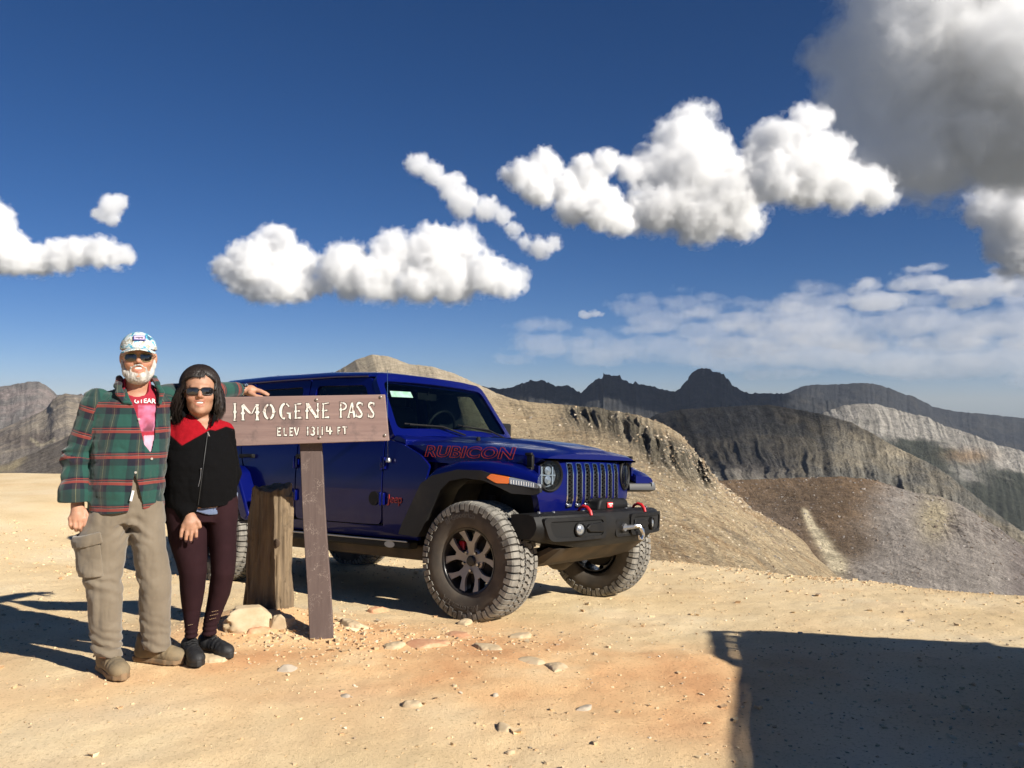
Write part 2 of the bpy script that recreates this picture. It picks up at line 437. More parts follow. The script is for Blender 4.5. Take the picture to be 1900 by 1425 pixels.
# ------------------------------------------------------------------ mountains
def rock_material(name, feat, bump=1.0, fine=1.0):
    """terrain colour comes from the soil and rock types laid out on the mesh; noise adds grain at the hill's own scale (metres)"""
    m, n, l, p = new_mat(name); p.inputs['Roughness'].default_value = .95; p.inputs['Specular IOR Level'].default_value = .1
    a = node(n, 'ShaderNodeAttribute', attribute_name='soil'); tc = node(n, 'ShaderNodeTexCoord')
    t = node(n, 'ShaderNodeTexNoise'); t.inputs['Scale'].default_value = 1.0 / feat; t.inputs['Detail'].default_value = 8; t.inputs['Roughness'].default_value = .68; l.new(tc.outputs['Object'], t.inputs['Vector'])
    r = node(n, 'ShaderNodeValToRGB'); r.color_ramp.elements[0].position = .33; r.color_ramp.elements[1].position = .70
    r.color_ramp.elements[0].color = (.62, .60, .58, 1); r.color_ramp.elements[1].color = (1.28, 1.25, 1.2, 1); l.new(t.outputs['Fac'], r.inputs[0])
    x = node(n, 'ShaderNodeMix', data_type='RGBA', blend_type='MULTIPLY'); x.inputs[0].default_value = 1; l.new(a.outputs['Color'], x.inputs[6]); l.new(r.outputs[0], x.inputs[7]); l.new(x.outputs[2], p.inputs['Base Color'])
    t3 = node(n, 'ShaderNodeTexNoise'); t3.inputs['Scale'].default_value = 9.0 / feat; t3.inputs['Detail'].default_value = 5; t3.inputs['Roughness'].default_value = .75; l.new(tc.outputs['Object'], t3.inputs['Vector'])
    r3 = node(n, 'ShaderNodeValToRGB'); r3.color_ramp.elements[0].position = .36; r3.color_ramp.elements[1].position = .66; r3.color_ramp.elements[0].color = (.55, .54, .53, 1); r3.color_ramp.elements[1].color = (1.3, 1.29, 1.26, 1); l.new(t3.outputs['Fac'], r3.inputs[0])
    x3 = node(n, 'ShaderNodeMix', data_type='RGBA', blend_type='MULTIPLY'); x3.inputs[0].default_value = fine; l.new(x.outputs[2], x3.inputs[6]); l.new(r3.outputs[0], x3.inputs[7]); l.new(x3.outputs[2], p.inputs['Base Color'])
    v = node(n, 'ShaderNodeTexVoronoi'); v.feature = 'F1'; v.inputs['Scale'].default_value = 3.2 / feat; l.new(tc.outputs['Object'], v.inputs['Vector'])
    t2 = node(n, 'ShaderNodeTexNoise'); t2.inputs['Scale'].default_value = 2.6 / feat; t2.inputs['Detail'].default_value = 9; t2.inputs['Roughness'].default_value = .72; l.new(tc.outputs['Object'], t2.inputs['Vector'])
    ad = node(n, 'ShaderNodeMath', operation='MULTIPLY_ADD'); ad.inputs[1].default_value = -.35; l.new(v.outputs['Distance'], ad.inputs[0]); l.new(t2.outputs['Fac'], ad.inputs[2])
    b = node(n, 'ShaderNodeBump'); b.inputs['Strength'].default_value = .95 * bump; b.inputs['Distance'].default_value = feat * .40; l.new(ad.outputs[0], b.inputs['Height']); l.new(b.outputs[0], p.inputs['Normal'])
    return m
def resample(row, N):
    A = np.array(row, float); s = np.r_[0, np.cumsum(np.hypot(np.diff(A[:, 0]), np.diff(A[:, 1])) + 1e-6)]; s /= s[-1]
    q = np.linspace(0, 1, N); return np.stack([np.interp(q, s, A[:, k]) for k in range(3)], 1)
def seg_dist(U, V, line):
    d = np.full(U.shape, 1e9)
    for (x0, y0), (x1, y1) in zip(line[:-1], line[1:]):
        ax, ay = x1 - x0, y1 - y0; t = np.clip(((U - x0) * ax + (V - y0) * ay) / (ax * ax + ay * ay), 0, 1)
        d = np.minimum(d, np.hypot(U - x0 - t * ax, V - y0 - t * ay))
    return d
def mountain(name, label, rows, ts, N, M, rough, flute, feat_px, soil, seed, back=.35, jag=1.0, cliff=None, spike=.7):
    """rows: crest first, then lines further down the face, each a list of (u, v, depth in metres); the far side falls away behind the crest"""
    L = [np.stack([at(u, v, d) for u, v, d in resample(r, N)]) for r in rows]
    px = L[0][:, 1].mean() / FPX                                  # metres per photo pixel at the crest
    _s = np.linspace(0, 1, N) * N / 7.0; L[0][:, 2] += spike * px * (ridged(np.stack([_s, 0 * _s + seed, 0 * _s], 1), 4, seed, .65) + .6 * vnoise(np.stack([_s * 2.7, 0 * _s, 0 * _s + seed], 1), seed))
    far = L[0] + np.array([0, 1.0, -.75]) * (L[0][:, 1].mean() * back)
    S = np.linspace(0, 1, N); wide = np.hypot(*(L[0][-1] - L[0][0])[:2])
    T = np.r_[np.linspace(-.45, 0, 10)[:-1], np.linspace(0, 1, M) ** 1.15]
    L = [far] + L; ts = [-.45] + list(ts)
    A = np.stack(L); G = np.empty((N, len(T), 3))
    for k in range(3):
        for i in range(N): G[i, :, k] = np.interp(T, ts, A[:, i, k])
    U, Vp = to_pixel(G)
    f = feat_px * px
    P = G / f
    env = np.clip(sstep(0, .10, np.abs(T))[None, :] * .85 + .15 * jag, 0, 1)
    d = rough * px * (fbm(P * .35, 5, seed, .55) * 1.5 + .5 * fbm(P * 1.3, 4, seed + 3))
    q = np.stack([np.repeat(S[:, None], len(T), 1) * wide / f * 1.2, np.repeat(T[None, :], N, 0) * 2.6, np.zeros((N, len(T)))], -1)
    q[..., 0] += .5 * fbm(P * .3, 3, seed + 8)
    fl = flute * px * ridged(q, 4, seed + 5)
    if cliff is not None: fl = fl * cliff(U, Vp, T[None, :])
    d = (d + fl) * env
    G = G + d[..., None] * np.array([0, -.55, .8])
    n, m = N, len(T); I = np.arange(n * m).reshape(n, m)
    F = np.stack([I[:-1, :-1], I[:-1, 1:], I[1:, 1:], I[1:, :-1]], -1).reshape(-1, 4)
    C = np.clip(soil(U, Vp, np.repeat(T[None, :], n, 0), P, q), .004, .9)
    C = np.concatenate([C, np.ones(C.shape[:2] + (1,))], -1)
    o = arr_mesh(name, G.reshape(-1, 3), F, rock_material(name + '_rock', f * .6), None, True, None, {'soil': ('FLOAT_COLOR', C.reshape(-1, 4))})
    tag(o, label, kind='structure'); return o, G, U, Vp, px
def mixc(a, b, w): return np.asarray(a) * (1 - w[..., None]) + np.asarray(b) * w[..., None]
def blob(U, V, u, v, ru, rv): return np.exp(-((U - u) / ru) ** 2 - ((V - v) / rv) ** 2)
# the pale hill behind the vehicle, its scree running down to the right, cliffs on its far shoulder
F_crest = [(250, 800, 560), (380, 765, 550), (470, 742, 540), (560, 718, 520), (600, 702, 500), (630, 686, 480), (660, 668, 470), (690, 658, 460), (720, 661, 450), (760, 676, 430), (800, 680, 410), (840, 692, 395), (880, 710, 380), (920, 729, 365), (960, 743, 350), (1000, 748, 340), (1060, 752, 325), (1110, 757, 310), (1150, 764, 300), (1190, 772, 290), (1230, 786, 280), (1262, 805, 270), (1290, 838, 262), (1310, 868, 255), (1335, 897, 250), (1370, 920, 245)]
F_mid = [(330, 870, 280), (540, 860, 260), (700, 850, 230), (850, 830, 205), (980, 850, 190), (1080, 850, 185), (1150, 848, 190), (1210, 850, 200), (1265, 860, 212), (1310, 885, 225), (1345, 915, 235), (1395, 945, 238)]
F_low = [(420, 985, 100), (620, 990, 90), (820, 980, 85), (1000, 965, 90), (1130, 955, 100), (1230, 950, 115), (1300, 952, 135), (1370, 965, 160), (1420, 975, 190), (1470, 985, 215)]
F_foot = [(520, 1110, 36), (700, 1120, 34), (900, 1110, 36), (1100, 1100, 42), (1230, 1090, 50), (1330, 1080, 65), (1430, 1075, 90), (1500, 1075, 130), (1560, 1075, 170)]
CLIFF = [(1075, 762), (1130, 775), (1180, 800), (1225, 835), (1265, 858), (1310, 878)]
def cliff_f(U, V, T): return .14 + 4.6 * np.exp(-(seg_dist(U, V, CLIFF) / 24) ** 2) + 1.2 * np.exp(-(seg_dist(U, V, [(925, 747), (985, 760)]) / 9) ** 2)
def soil_f(U, V, T, P, q):
    c = mixc((.50, .405, .27), (.54, .47, .36), sstep(.1, .55, np.clip((760 - V) / 90, 0, 1)))
    c = mixc(c, (.36, .24, .13), .30 * sstep(.0, .5, fbm(q * np.array([1.1, .8, 1]) * 1.5, 4, 77)) * sstep(760, 830, V) + .45 * sstep(.0, .45, fbm(P * .35, 5, 78)) * sstep(740, 800, V))
    c = mixc(c, (.28, .24, .18), .25 * sstep(.05, .45, fbm(q * np.array([2.2, .7, 1]), 4, 81)) * sstep(770, 850, V) + .5 * sstep(.1, .5, fbm(P * .6, 5, 82)) * sstep(760, 830, V))
    k = np.exp(-(seg_dist(U, V, CLIFF) / 30) ** 2)
    c = mixc(c, (.25, .225, .175), np.clip(k * 1.1, 0, 1))
    c = mixc(c, (.10, .09, .07), np.clip(k * 1.3 * sstep(.05, .5, ridged(q * np.array([1.6, .6, 1]), 3, 5)), 0, .85))
    k2 = np.exp(-(seg_dist(U, V, [(925, 745), (945, 750), (985, 763)]) / 9) ** 2)
    return mixc(c, (.10, .085, .065), np.clip(k2 * (.3 + fbm(P * 2, 3, 4)), 0, .8))
HILL = mountain('hillside', 'pale tan scree hill with grey cliffs behind the blue vehicle', [F_crest, F_mid, F_low, F_foot], [0, .4, .75, 1], 640, 210, 2.6, 1.7, 20, soil_f, 11, back=.3, cliff=cliff_f)
# brown and mauve knoll across the gulch
G_crest = [(1215, 925, 400), (1260, 905, 420), (1300, 896, 440), (1350, 891, 450), (1420, 889, 460), (1500, 886, 470), (1560, 884, 475), (1620, 890, 480), (1660, 903, 480), (1700, 915, 480), (1740, 920, 480), (1780, 935, 475), (1820, 960, 470), (1860, 985, 465), (1900, 1015, 460), (1960, 1060, 450), (2040, 1110, 440)]
G_mid = [(1290, 985, 330), (1420, 985, 350), (1560, 985, 360), (1700, 1005, 370), (1820, 1040, 370), (1950, 1110, 360), (2060, 1180, 350)]
G_foot = [(1330, 1120, 170), (1480, 1120, 200), (1650, 1140, 230), (1800, 1170, 250), (1950, 1230, 260), (2080, 1300, 260)]
def soil_g(U, V, T, P, q):
    w = fbm(P * .5, 4, 3) * 25
    c = mixc((.19, .135, .090), (.26, .24, .225), sstep(1560, 1660, U + w + (V - 960) * .5))
    c = mixc(c, (.115, .085, .06), np.clip(blob(U, V, 1500, 930, 80, 35) + blob(U, V, 1580, 1010, 50, 30), 0, .8))
    c = mixc(c, (.17, .14, .12), np.clip(.8 * blob(U, V, 1420, 985, 70, 45), 0, 1))
    c = mixc(c, (.40, .35, .24), np.clip(1.0 * blob(U, V, 1735, 960, 30, 40), 0, .8))
    s = seg_dist(U, V, [(1492, 945), (1508, 978), (1530, 1010), (1555, 1050)]); c = mixc(c, (.62, .55, .40), np.clip(1.3 * np.exp(-(s / (5 + (V - 945).clip(0, 200) * .10)) ** 2) * sstep(940, 950, V), 0, 1))
    c = mixc(c, (.10, .085, .08), np.clip(1.6 * (blob(U, V, 1775, 975, 28, 26) + blob(U, V, 1840, 990, 30, 20)) * (.2 + fbm(P * 2.2, 3, 9)), 0, .9))
    c = mixc(c, (.14, .12, .12), .7 * sstep(1840, 1900, U))  # shade over the right end, painted into the colour
    return c * (1 + .16 * fbm(q * np.array([2.5, .5, 1]), 4, 14) + .35 * fbm(P * .9, 5, 15))[..., None]
KNOLL = mountain('knoll', 'brown and mauve knoll with a pale scree chute across the gulch', [G_crest, G_mid, G_foot], [0, .55, 1], 460, 150, 3.0, 1.2, 18, soil_g, 23, back=.25, cliff=lambda U, V, T: .6 + 3 * blob(U, V, 1790, 975, 45, 40))
# dark domed ridge with fluted cliffs
D_crest = [(1120, 830, 1500), (1180, 790, 1500), (1220, 768, 1500), (1260, 760, 1500), (1320, 756, 1500), (1380, 753, 1500), (1430, 752, 1500), (1480, 760, 1480), (1530, 770, 1450), (1580, 784, 1420), (1620, 805, 1400), (1660, 828, 1380), (1700, 848, 1350), (1740, 868, 1320), (1790, 905, 1280), (1840, 945, 1250), (1900, 990, 1220), (1980, 1050, 1190)]
D_mid = [(1160, 880, 1330), (1260, 862, 1330), (1360, 858, 1330), (1460, 868, 1310), (1560, 890, 1280), (1660, 925, 1230), (1760, 970, 1180), (1880, 1040, 1130), (1990, 1110, 1100)]
D_foot = [(1180, 960, 1000), (1300, 955, 980), (1450, 960, 950), (1600, 1000, 920), (1750, 1060, 880), (1900, 1140, 850), (2020, 1200, 840)]
def soil_d(U, V, T, P, q):
    w = fbm(P * .45, 4, 6)
    c = mixc((.17, .155, .125), (.12, .118, .108), sstep(-.2, .3, w))
    c = mixc(c, (.30, .265, .20), np.clip(.9 * blob(U, V, 1235, 770, 40, 14) + .7 * blob(U, V, 1690, 842, 50, 14) + .35 * blob(U, V, 1600, 815, 60, 40), 0, .8))
    c = mixc(c, (.20, .185, .165), np.clip(.9 * blob(U, V, 1395, 875, 70, 22), 0, .8))
    return c * (1 + .5 * ridged(q * np.array([1.3, .5, 1]), 3, 15))[..., None]
mountain('ridge', 'dark domed ridge with fluted cliffs beyond the knoll', [D_crest, D_mid, D_foot], [0, .5, 1], 520, 140, 5.0, 4.2, 22, soil_d, 37, back=.2, spike=1.0, cliff=lambda U, V, T: .75 + 1.3 * sstep(.22, .45, T) * (1 - sstep(.6, .8, T)))
# pale cliff band over dark forest
E_crest = [(1480, 790, 3200), (1530, 765, 3200), (1565, 752, 3200), (1600, 750, 3200), (1625, 750, 3200), (1650, 757, 3180), (1690, 768, 3150), (1720, 773, 3100), (1745, 787, 3050), (1800, 805, 3000), (1850, 825, 2950), (1900, 838, 2900), (1980, 860, 2850)]
E_mid = [(1500, 850, 2800), (1600, 840, 2800), (1700, 855, 2750), (1800, 880, 2700), (1900, 915, 2650), (2000, 945, 2600)]
E_foot = [(1530, 960, 2100), (1650, 970, 2100), (1780, 1000, 2050), (1900, 1040, 2000), (2020, 1080, 2000)]
def soil_e(U, V, T, P, q):
    w = fbm(P * .6, 4, 6)
    c = mixc((.29, .28, .26), (.045, .050, .040), sstep(.20, .34, T + .16 * w))
    c = mixc(c, (.33, .32, .30), np.clip(blob(U, V, 1800, 875, 35, 22) * (.6 + w), 0, .8))
    c = mixc(c, (.28, .19, .11), np.clip(.7 * blob(U, V, 1800, 845, 40, 12), 0, .6))
    return c * (1 + .4 * ridged(q * np.array([1.3, .6, 1]), 3, 15))[..., None]
mountain('cliff_ridge', 'pale grey cliff band above dark forest slopes', [E_crest, E_mid, E_foot], [0, .45, 1], 300, 80, 3.0, 3.0, 20, soil_e, 41, back=.1, spike=1.6)
# far dark skyline: castle-like peaks, the tall butte, the long mesa
B_crest = [(800, 740, 5200), (860, 722, 5200), (895, 717, 5200), (925, 722, 5200), (945, 720, 5200), (970, 712, 5200), (985, 706, 5200), (995, 708, 5200), (1004, 705, 5200), (1022, 712, 5200), (1030, 717, 5200), (1052, 716, 5200), (1065, 722, 5200), (1078, 730, 5200), (1092, 716, 5200), (1106, 704, 5200), (1113, 702, 5200), (1118, 703, 5200), (1120, 693, 5200), (1126, 695, 5200), (1133, 697, 5200), (1146, 698, 5200), (1150, 696, 5200), (1153, 702, 5200), (1168, 712, 5200), (1174, 714, 5200), (1179, 708, 5200), (1184, 713, 5200), (1212, 718, 5200), (1235, 724, 5200), (1253, 727, 5200), (1268, 714, 5200), (1276, 706, 5200), (1279, 697, 5200), (1284, 692, 5200), (1292, 686, 5200), (1304, 683, 5200), (1318, 685, 5200), (1322, 690, 5200), (1330, 689, 5200), (1343, 695, 5200), (1347, 701, 5200), (1353, 706, 5200), (1359, 716, 5200), (1372, 723, 5200), (1388, 730, 5200), (1430, 730, 5200), (1465, 731, 5200), (1520, 740, 5200), (1600, 760, 5200), (1700, 800, 5200)]
B_foot = [(800, 850, 4200), (1000, 840, 4200), (1200, 850, 4200), (1400, 860, 4200), (1700, 900, 4200)]
soil_b = lambda U, V, T, P, q: mixc((.034, .036, .039), (.050, .049, .047), sstep(-.1, .5, fbm(P * .5, 4, 9))) * (1 + .3 * ridged(q * np.array([1.2, .6, 1]), 3, 15))[..., None]
mountain('butte_range', 'jagged dark range with a tall flat-topped butte on the skyline', [B_crest, B_foot], [0, 1], 640, 70, 3.6, .7, 12, soil_b, 53, back=.1, jag=.25, spike=1.9)
C_crest = [(1380, 745, 7000), (1430, 738, 7000), (1465, 728, 7000), (1485, 718, 7000), (1510, 714, 7000), (1540, 714, 7000), (1570, 712, 7000), (1600, 711, 7000), (1620, 712, 7000), (1650, 720, 7000), (1680, 733, 7000), (1692, 734, 7000), (1705, 741, 7000), (1730, 754, 7000), (1770, 763, 7000), (1800, 766, 7000), (1820, 768, 7000), (1850, 771, 7000), (1900, 776, 7000), (1990, 782, 7000)]
C_foot = [(1380, 880, 5400), (1600, 880, 5400), (1800, 890, 5400), (2000, 900, 5400)]
mountain('mesa', 'long dark mesa on the far skyline', [C_crest, C_foot], [0, 1], 360, 60, 3.2, .6, 13, soil_b, 59, back=.1, jag=.3, spike=.9)
# left: grey mauve mountains
H_crest = [(-120, 722, 3000), (-40, 716, 3000), (0, 717, 3000), (25, 714, 3000), (45, 710, 3000), (62, 708, 3000), (72, 708, 3000), (84, 715, 3000), (95, 722, 3000), (106, 733, 3000), (118, 732, 3000), (128, 736, 3000), (150, 731, 3000), (165, 739, 3000), (230, 752, 3000), (330, 765, 3000)]
H_foot = [(-120, 830, 2300), (60, 830, 2300), (200, 840, 2300), (330, 850, 2300)]
soil_h = lambda U, V, T, P, q: mixc((.27, .235, .225), (.20, .19, .185), sstep(-.2, .4, fbm(P * .5, 4, 9))) * (1 + .3 * ridged(q * np.array([1.2, .6, 1]), 3, 15))[..., None]
mountain('far_mountain', 'grey mauve mountain far behind the man in plaid', [H_crest, H_foot], [0, 1], 240, 70, 2.4, 2.4, 18, soil_h, 61, back=.1, jag=.3, spike=1.4)
I_crest = [(-120, 840, 1500), (-40, 808, 1500), (0, 797, 1500), (30, 784, 1500), (58, 772, 1500), (80, 762, 1500), (88, 755, 1500), (98, 742, 1500), (108, 735, 1500), (122, 730, 1500), (138, 732, 1500), (152, 736, 1500), (200, 748, 1500), (300, 752, 1500), (420, 770, 1500)]
I_foot = [(-120, 930, 900), (0, 905, 900), (100, 890, 900), (250, 890, 900), (420, 900, 900)]
def soil_i(U, V, T, P, q):
    c = mixc((.37, .325, .265), (.25, .225, .20), sstep(-.15, .3, fbm(P * .5, 4, 9)))
    c = mixc(c, (.16, .135, .12), np.clip(.9 * blob(U, V, 80, 815, 25, 10) + .9 * blob(U, V, 35, 815, 40, 14), 0, .8))
    c = mixc(c, (.52, .46, .33), np.clip(.8 * np.exp(-(seg_dist(U, V, [(58, 815), (75, 827), (100, 818)]) / 3) ** 2), 0, .8))
    return c * (1 + .35 * ridged(q * np.array([1.3, .5, 1]), 3, 15))[..., None]
mountain('grey_mountain', 'pale grey and tan mountain shoulder behind the man in plaid', [I_crest, I_foot], [0, 1], 260, 90, 2.4, 2.0, 20, soil_i, 67, back=.15, jag=.5)
J_crest = [(-120, 905, 600), (-40, 876, 600), (0, 864, 600), (40, 850, 600), (70, 837, 600), (100, 823, 600), (128, 808, 600), (180, 790, 600), (260, 782, 600), (420, 790, 600), (600, 800, 600)]
J_foot = [(-120, 990, 260), (60, 960, 260), (250, 950, 260), (600, 950, 260)]
def soil_j(U, V, T, P, q):
    c = mixc((.185, .165, .145), (.25, .22, .185), sstep(-.1, .35, fbm(P * .5, 4, 9)))
    c = mixc(c, (.46, .39, .25), np.clip(.9 * np.exp(-(seg_dist(U, V, [(-10, 872), (22, 868), (42, 850)]) / 7) ** 2), 0, .8))
    return c * (1 + .3 * ridged(q * np.array([2, .5, 1]), 3, 15))[..., None]
mountain('dark_slope', 'dark grey scree slope below the pale mountain', [J_crest, J_foot], [0, 1], 220, 70, 1.8, 1.2, 22, soil_j, 71, back=.2)
# valley country out to the horizon
_r = np.array([0, 300, 900, 2000, 4000, 8000, 12000.]); _t = np.linspace(0, 2 * math.pi, 73)[:-1]
_V = np.array([[r * math.cos(t), r * math.sin(t) + 200, -250 - .035 * r] for r in _r for t in _t])
_V[:, 2] += 45 * fbm(_V / 900., 4, 5) * (np.hypot(_V[:, 0], _V[:, 1]) > 800)
_k = len(_t); _F = np.array([(i * _k + j, i * _k + (j + 1) % _k, (i + 1) * _k + (j + 1) % _k, (i + 1) * _k + j) for i in range(len(_r) - 1) for j in range(_k)])
terrain = arr_mesh('terrain', _V, _F, mat('valley_rock', (.10, .10, .075), .95, col2=(.17, .155, .12), scale=.004), None)
tag(terrain, kind='structure')

# boulders and scree blocks lying on the two nearer hills
def scree(name, label, hill, n, seed, keep, lo, hi, pal):
    o, G, U, Vp, px = hill; rng = np.random.RandomState(seed); N, M = U.shape
    i = rng.randint(2, N - 2, n * 4); j = rng.randint(10, M - 2, n * 4); k = keep(U[i, j], Vp[i, j], rng.rand(n * 4)); i, j = i[k][:n], j[k][:n]; n = len(i)
    P = G[i, j] + (G[i + 1, j] - G[i, j]) * rng.rand(n, 1) * .9; d = np.linalg.norm(P, axis=1) / FPX; s = d * (lo + (hi - lo) * rng.rand(n) ** 4)
    cube = np.array([(a, b, c) for a in (-1, 1) for b in (-1, 1) for c in (-1, 1)], float); Fq = np.array([(0, 1, 3, 2), (4, 6, 7, 5), (0, 4, 5, 1), (2, 3, 7, 6), (0, 2, 6, 4), (1, 5, 7, 3)])
    J = (cube[None] * (1 + .3 * rng.normal(size=(n, 8, 1))) + .3 * rng.normal(size=(n, 8, 3))) * s[:, None, None]; J[..., 2] *= .75
    F = (Fq[None] + 8 * np.arange(n)[:, None, None]).reshape(-1, 4); c = np.array(pal)[rng.randint(0, len(pal), n)] * rng.uniform(.75, 1.2, (n, 1))
    C = np.repeat(np.concatenate([c, np.ones((n, 1))], 1), 8, 0); m, nn, l, p = new_mat(name + '_rock'); a = node(nn, 'ShaderNodeAttribute', attribute_name='soil'); l.new(a.outputs['Color'], p.inputs['Base Color']); p.inputs['Roughness'].default_value = .95
    r = arr_mesh(name, (J + P[:, None, :] + np.array([0, 0, 1.0]) * s[:, None, None] * .3).reshape(-1, 3), F, m, None, False, None, {'soil': ('FLOAT_COLOR', C)}); tag(r, label, kind='stuff')
scree('scree', 'loose scree blocks on the pale hill', HILL, 7000, 5, lambda u, v, r: (u > 860) & (u < 1480) & (v < 1060) & (v > 755) & (r < .25 + .75 * sstep(780, 900, v)), .35, 2.0, [(.46, .37, .25), (.55, .47, .35), (.30, .23, .16), (.36, .26, .16), (.24, .21, .17)])
scree('talus', 'dark talus blocks on the knoll', KNOLL, 2500, 6, lambda u, v, r: (u > 1280) & (u < 1900) & (v < 1080), .3, 1.6, [(.24, .20, .17), (.16, .12, .09), (.30, .27, .24)])
# ------------------------------------------------------------------ clouds: closed bodies of vapour drifting about 1 km above the pass
def cloud_material(name, dens, aniso=.0):
    m = D.materials.new(name); m.use_nodes = True; n, l = m.node_tree.nodes, m.node_tree.links; n.clear()
    o = node(n, 'ShaderNodeOutputMaterial'); v = node(n, 'ShaderNodeVolumeScatter'); v.inputs['Density'].default_value = dens; v.inputs['Anisotropy'].default_value = aniso
    v.inputs['Color'].default_value = (.965, .972, .985, 1); l.new(v.outputs[0], o.inputs['Volume']); return m
def cloud(label, puffs, base_v, h_px=2.1, optical=9.0, flat=1.0, billow=.34, alt=1000.0, seed=1, grow=2, squash=1.0, world=None):
    """puffs (u, v, radius in photo pixels); the distance follows from the base altitude and the height angle of the base"""
    rng = np.random.RandomState(seed)
    dist = 1.0 if world else alt / ((740.0 - base_v) / FPX); px = dist / FPX
    S = []
    for u, v, r in (puffs or []):
        S.append((u, v, rng.uniform(-.5, .5) * r, r))
    top = list(S)
    for g in range(grow):                                         # smaller lobes budding on the larger ones
        new = []
        for (u, v, w, r) in top:
            for k in range(5 if g == 0 else 4):
                a = rng.uniform(0, 2 * math.pi); b = rng.uniform(-.9, .9); rr = r * rng.uniform(.30, .52)
                new.append((u + math.cos(a) * r * .85, v - abs(math.sin(a)) * r * .8 + r * .2 * rng.rand(), w + b * r * .8, rr))
        S += new; top = new
    if world is None:
        C = np.array([at(u, v, dist + w * px) for u, v, w, r in S]); Rr = np.array([r for *_, r in S]) * px
        zb = at(950, base_v, dist)[2]
    else:
        C = np.array([w[:3] for w in world], float); Rr = np.array([w[3] for w in world], float); zb = base_v; px = Rr.mean() / 40.0; puffs = world
    sc = np.median(Rr[:len(puffs)]); h = h_px * px
    lo = (C - Rr[:, None] - sc * .6).min(0); hi = (C + Rr[:, None] + sc * .6).max(0); lo[2] = max(lo[2], zb - sc * .6)
    n = np.ceil((hi - lo) / h).astype(int) + 2
    ax = [(lo[k] + h * np.arange(n[k])).astype(np.float32) for k in range(3)]
    f = np.full(n, sc * .5, np.float32)
    for c, r in zip(C, Rr):                                       # union of the lobes, each written only round itself
        m = r + sc * .5
        i0 = [max(0, int((c[k] - m - lo[k]) / h)) for k in range(3)]; i1 = [min(n[k], int((c[k] + m - lo[k]) / h) + 2) for k in range(3)]
        if any(i1[k] <= i0[k] for k in range(3)): continue
        sl = tuple(slice(i0[k], i1[k]) for k in range(3))
        e = np.sqrt(((ax[0][sl[0]] - c[0]) ** 2)[:, None, None] + ((ax[1][sl[1]] - c[1]) ** 2)[None, :, None] + (((ax[2][sl[2]] - c[2]) * squash) ** 2)[None, None, :]) - np.float32(r)
        np.minimum(f[sl], e, out=f[sl])
    I = np.argwhere(np.abs(f) < sc * .48); P = (lo + I * h).astype(np.float32)
    nz = np.abs(vnoise(P / (sc * .55), seed)) + .5 * np.abs(vnoise(P / (sc * .26), seed + 1)) + .28 * np.abs(vnoise(P / (sc * .12), seed + 2)) + .16 * np.abs(vnoise(P / (sc * .055), seed + 3))
    f[I[:, 0], I[:, 1], I[:, 2]] += (nz - .55) * sc * billow + sc * .30 * fbm(P / (sc * .8), 3, seed + 20)
    if flat:
        I = np.argwhere(f < sc * .3); P = (lo + I * h).astype(np.float32)
        k = np.abs(zb - P[:, 2]) < sc * .8; g = zb - P[:, 2]
        g[k] += sc * .22 * fbm(P[k] / (sc * .5), 3, seed + 9)
        f[I[:, 0], I[:, 1], I[:, 2]] = smax(f[I[:, 0], I[:, 1], I[:, 2]], g, sc * .25)
    f[0] = f[-1] = sc; f[:, 0] = f[:, -1] = sc; f[:, :, 0] = f[:, :, -1] = sc
    V, F = surface_nets(f, lo, h)
    I = np.argwhere(np.abs(f) < sc * .5); P = (lo + I * h).astype(np.float32); w = np.zeros_like(f)
    w[I[:, 0], I[:, 1], I[:, 2]] = sc * (.15 + .30 * fbm(P / (sc * .24), 4, seed + 30, .65))
    V2, F2 = surface_nets(f - w, lo, h)
    V3, F3 = surface_nets(f - w * 1.5 - np.float32(sc * .08), lo, h)
    o0 = V.mean(0); me = arr_mesh('cloud', V - o0, F, cloud_material('vapour', optical * .36 / (sc * 2.0)), None, True)
    me.location = o0
    fr = arr_mesh('fringe', V2 - o0, F2, cloud_material('thin_vapour', optical / (sc * 2.0) * .24), me, True)
    if optical > 3: v3 = arr_mesh('veil', V3 - o0, F3, cloud_material('veil_vapour', optical / (sc * 2.0) * .10), me, True)
    tag(me, label, 'cloud', 'clouds drifting over the pass'); return me
cloud('long low white cloud with a heaped end under the ragged wisp', [(0, 465, 42), (30, 476, 34), (70, 484, 28), (115, 476, 28), (150, 470, 24), (190, 470, 24), (222, 478, 18), (-50, 450, 60), (-20, 425, 40)], 505, seed=2)
cloud('small ragged wisp of cloud above the lobed white cloud', [(205, 385, 20), (222, 376, 14), (190, 398, 14), (208, 408, 12)], 425, seed=3, flat=0, optical=3.5)
cloud('heaped white cloud beside the broad two-turreted cumulus', [(505, 475, 42), (470, 492, 40), (535, 505, 42), (450, 515, 30), (480, 535, 26), (560, 532, 24), (425, 500, 22), (520, 530, 34)], 557, seed=4)
cloud('broad white cumulus with two turrets above the vehicle', [(640, 500, 38), (602, 520, 22), (690, 515, 40), (733, 445, 17), (740, 475, 36), (800, 475, 48), (842, 462, 38), (840, 515, 46), (780, 525, 36), (900, 510, 34), (940, 522, 26), (650, 535, 22), (720, 535, 24), (862, 440, 12)], 556, seed=5)
cloud('thin cloud trailing diagonally above the broad cumulus', [(775, 308, 19), (803, 322, 19), (836, 348, 24), (858, 378, 26), (900, 388, 20), (932, 400, 15), (953, 428, 12), (975, 452, 12), (1003, 462, 18), (1028, 452, 12)], 495, seed=6, flat=0, optical=3.5, billow=.5)
cloud('ragged grey-based cloud between the trailing cloud and the tall cumulus', [(965, 325, 24), (1012, 312, 26), (1000, 352, 28), (1055, 350, 28), (1092, 335, 32), (1128, 302, 18), (1062, 388, 28), (1112, 390, 34), (1150, 410, 26)], 432, seed=7, alt=680)
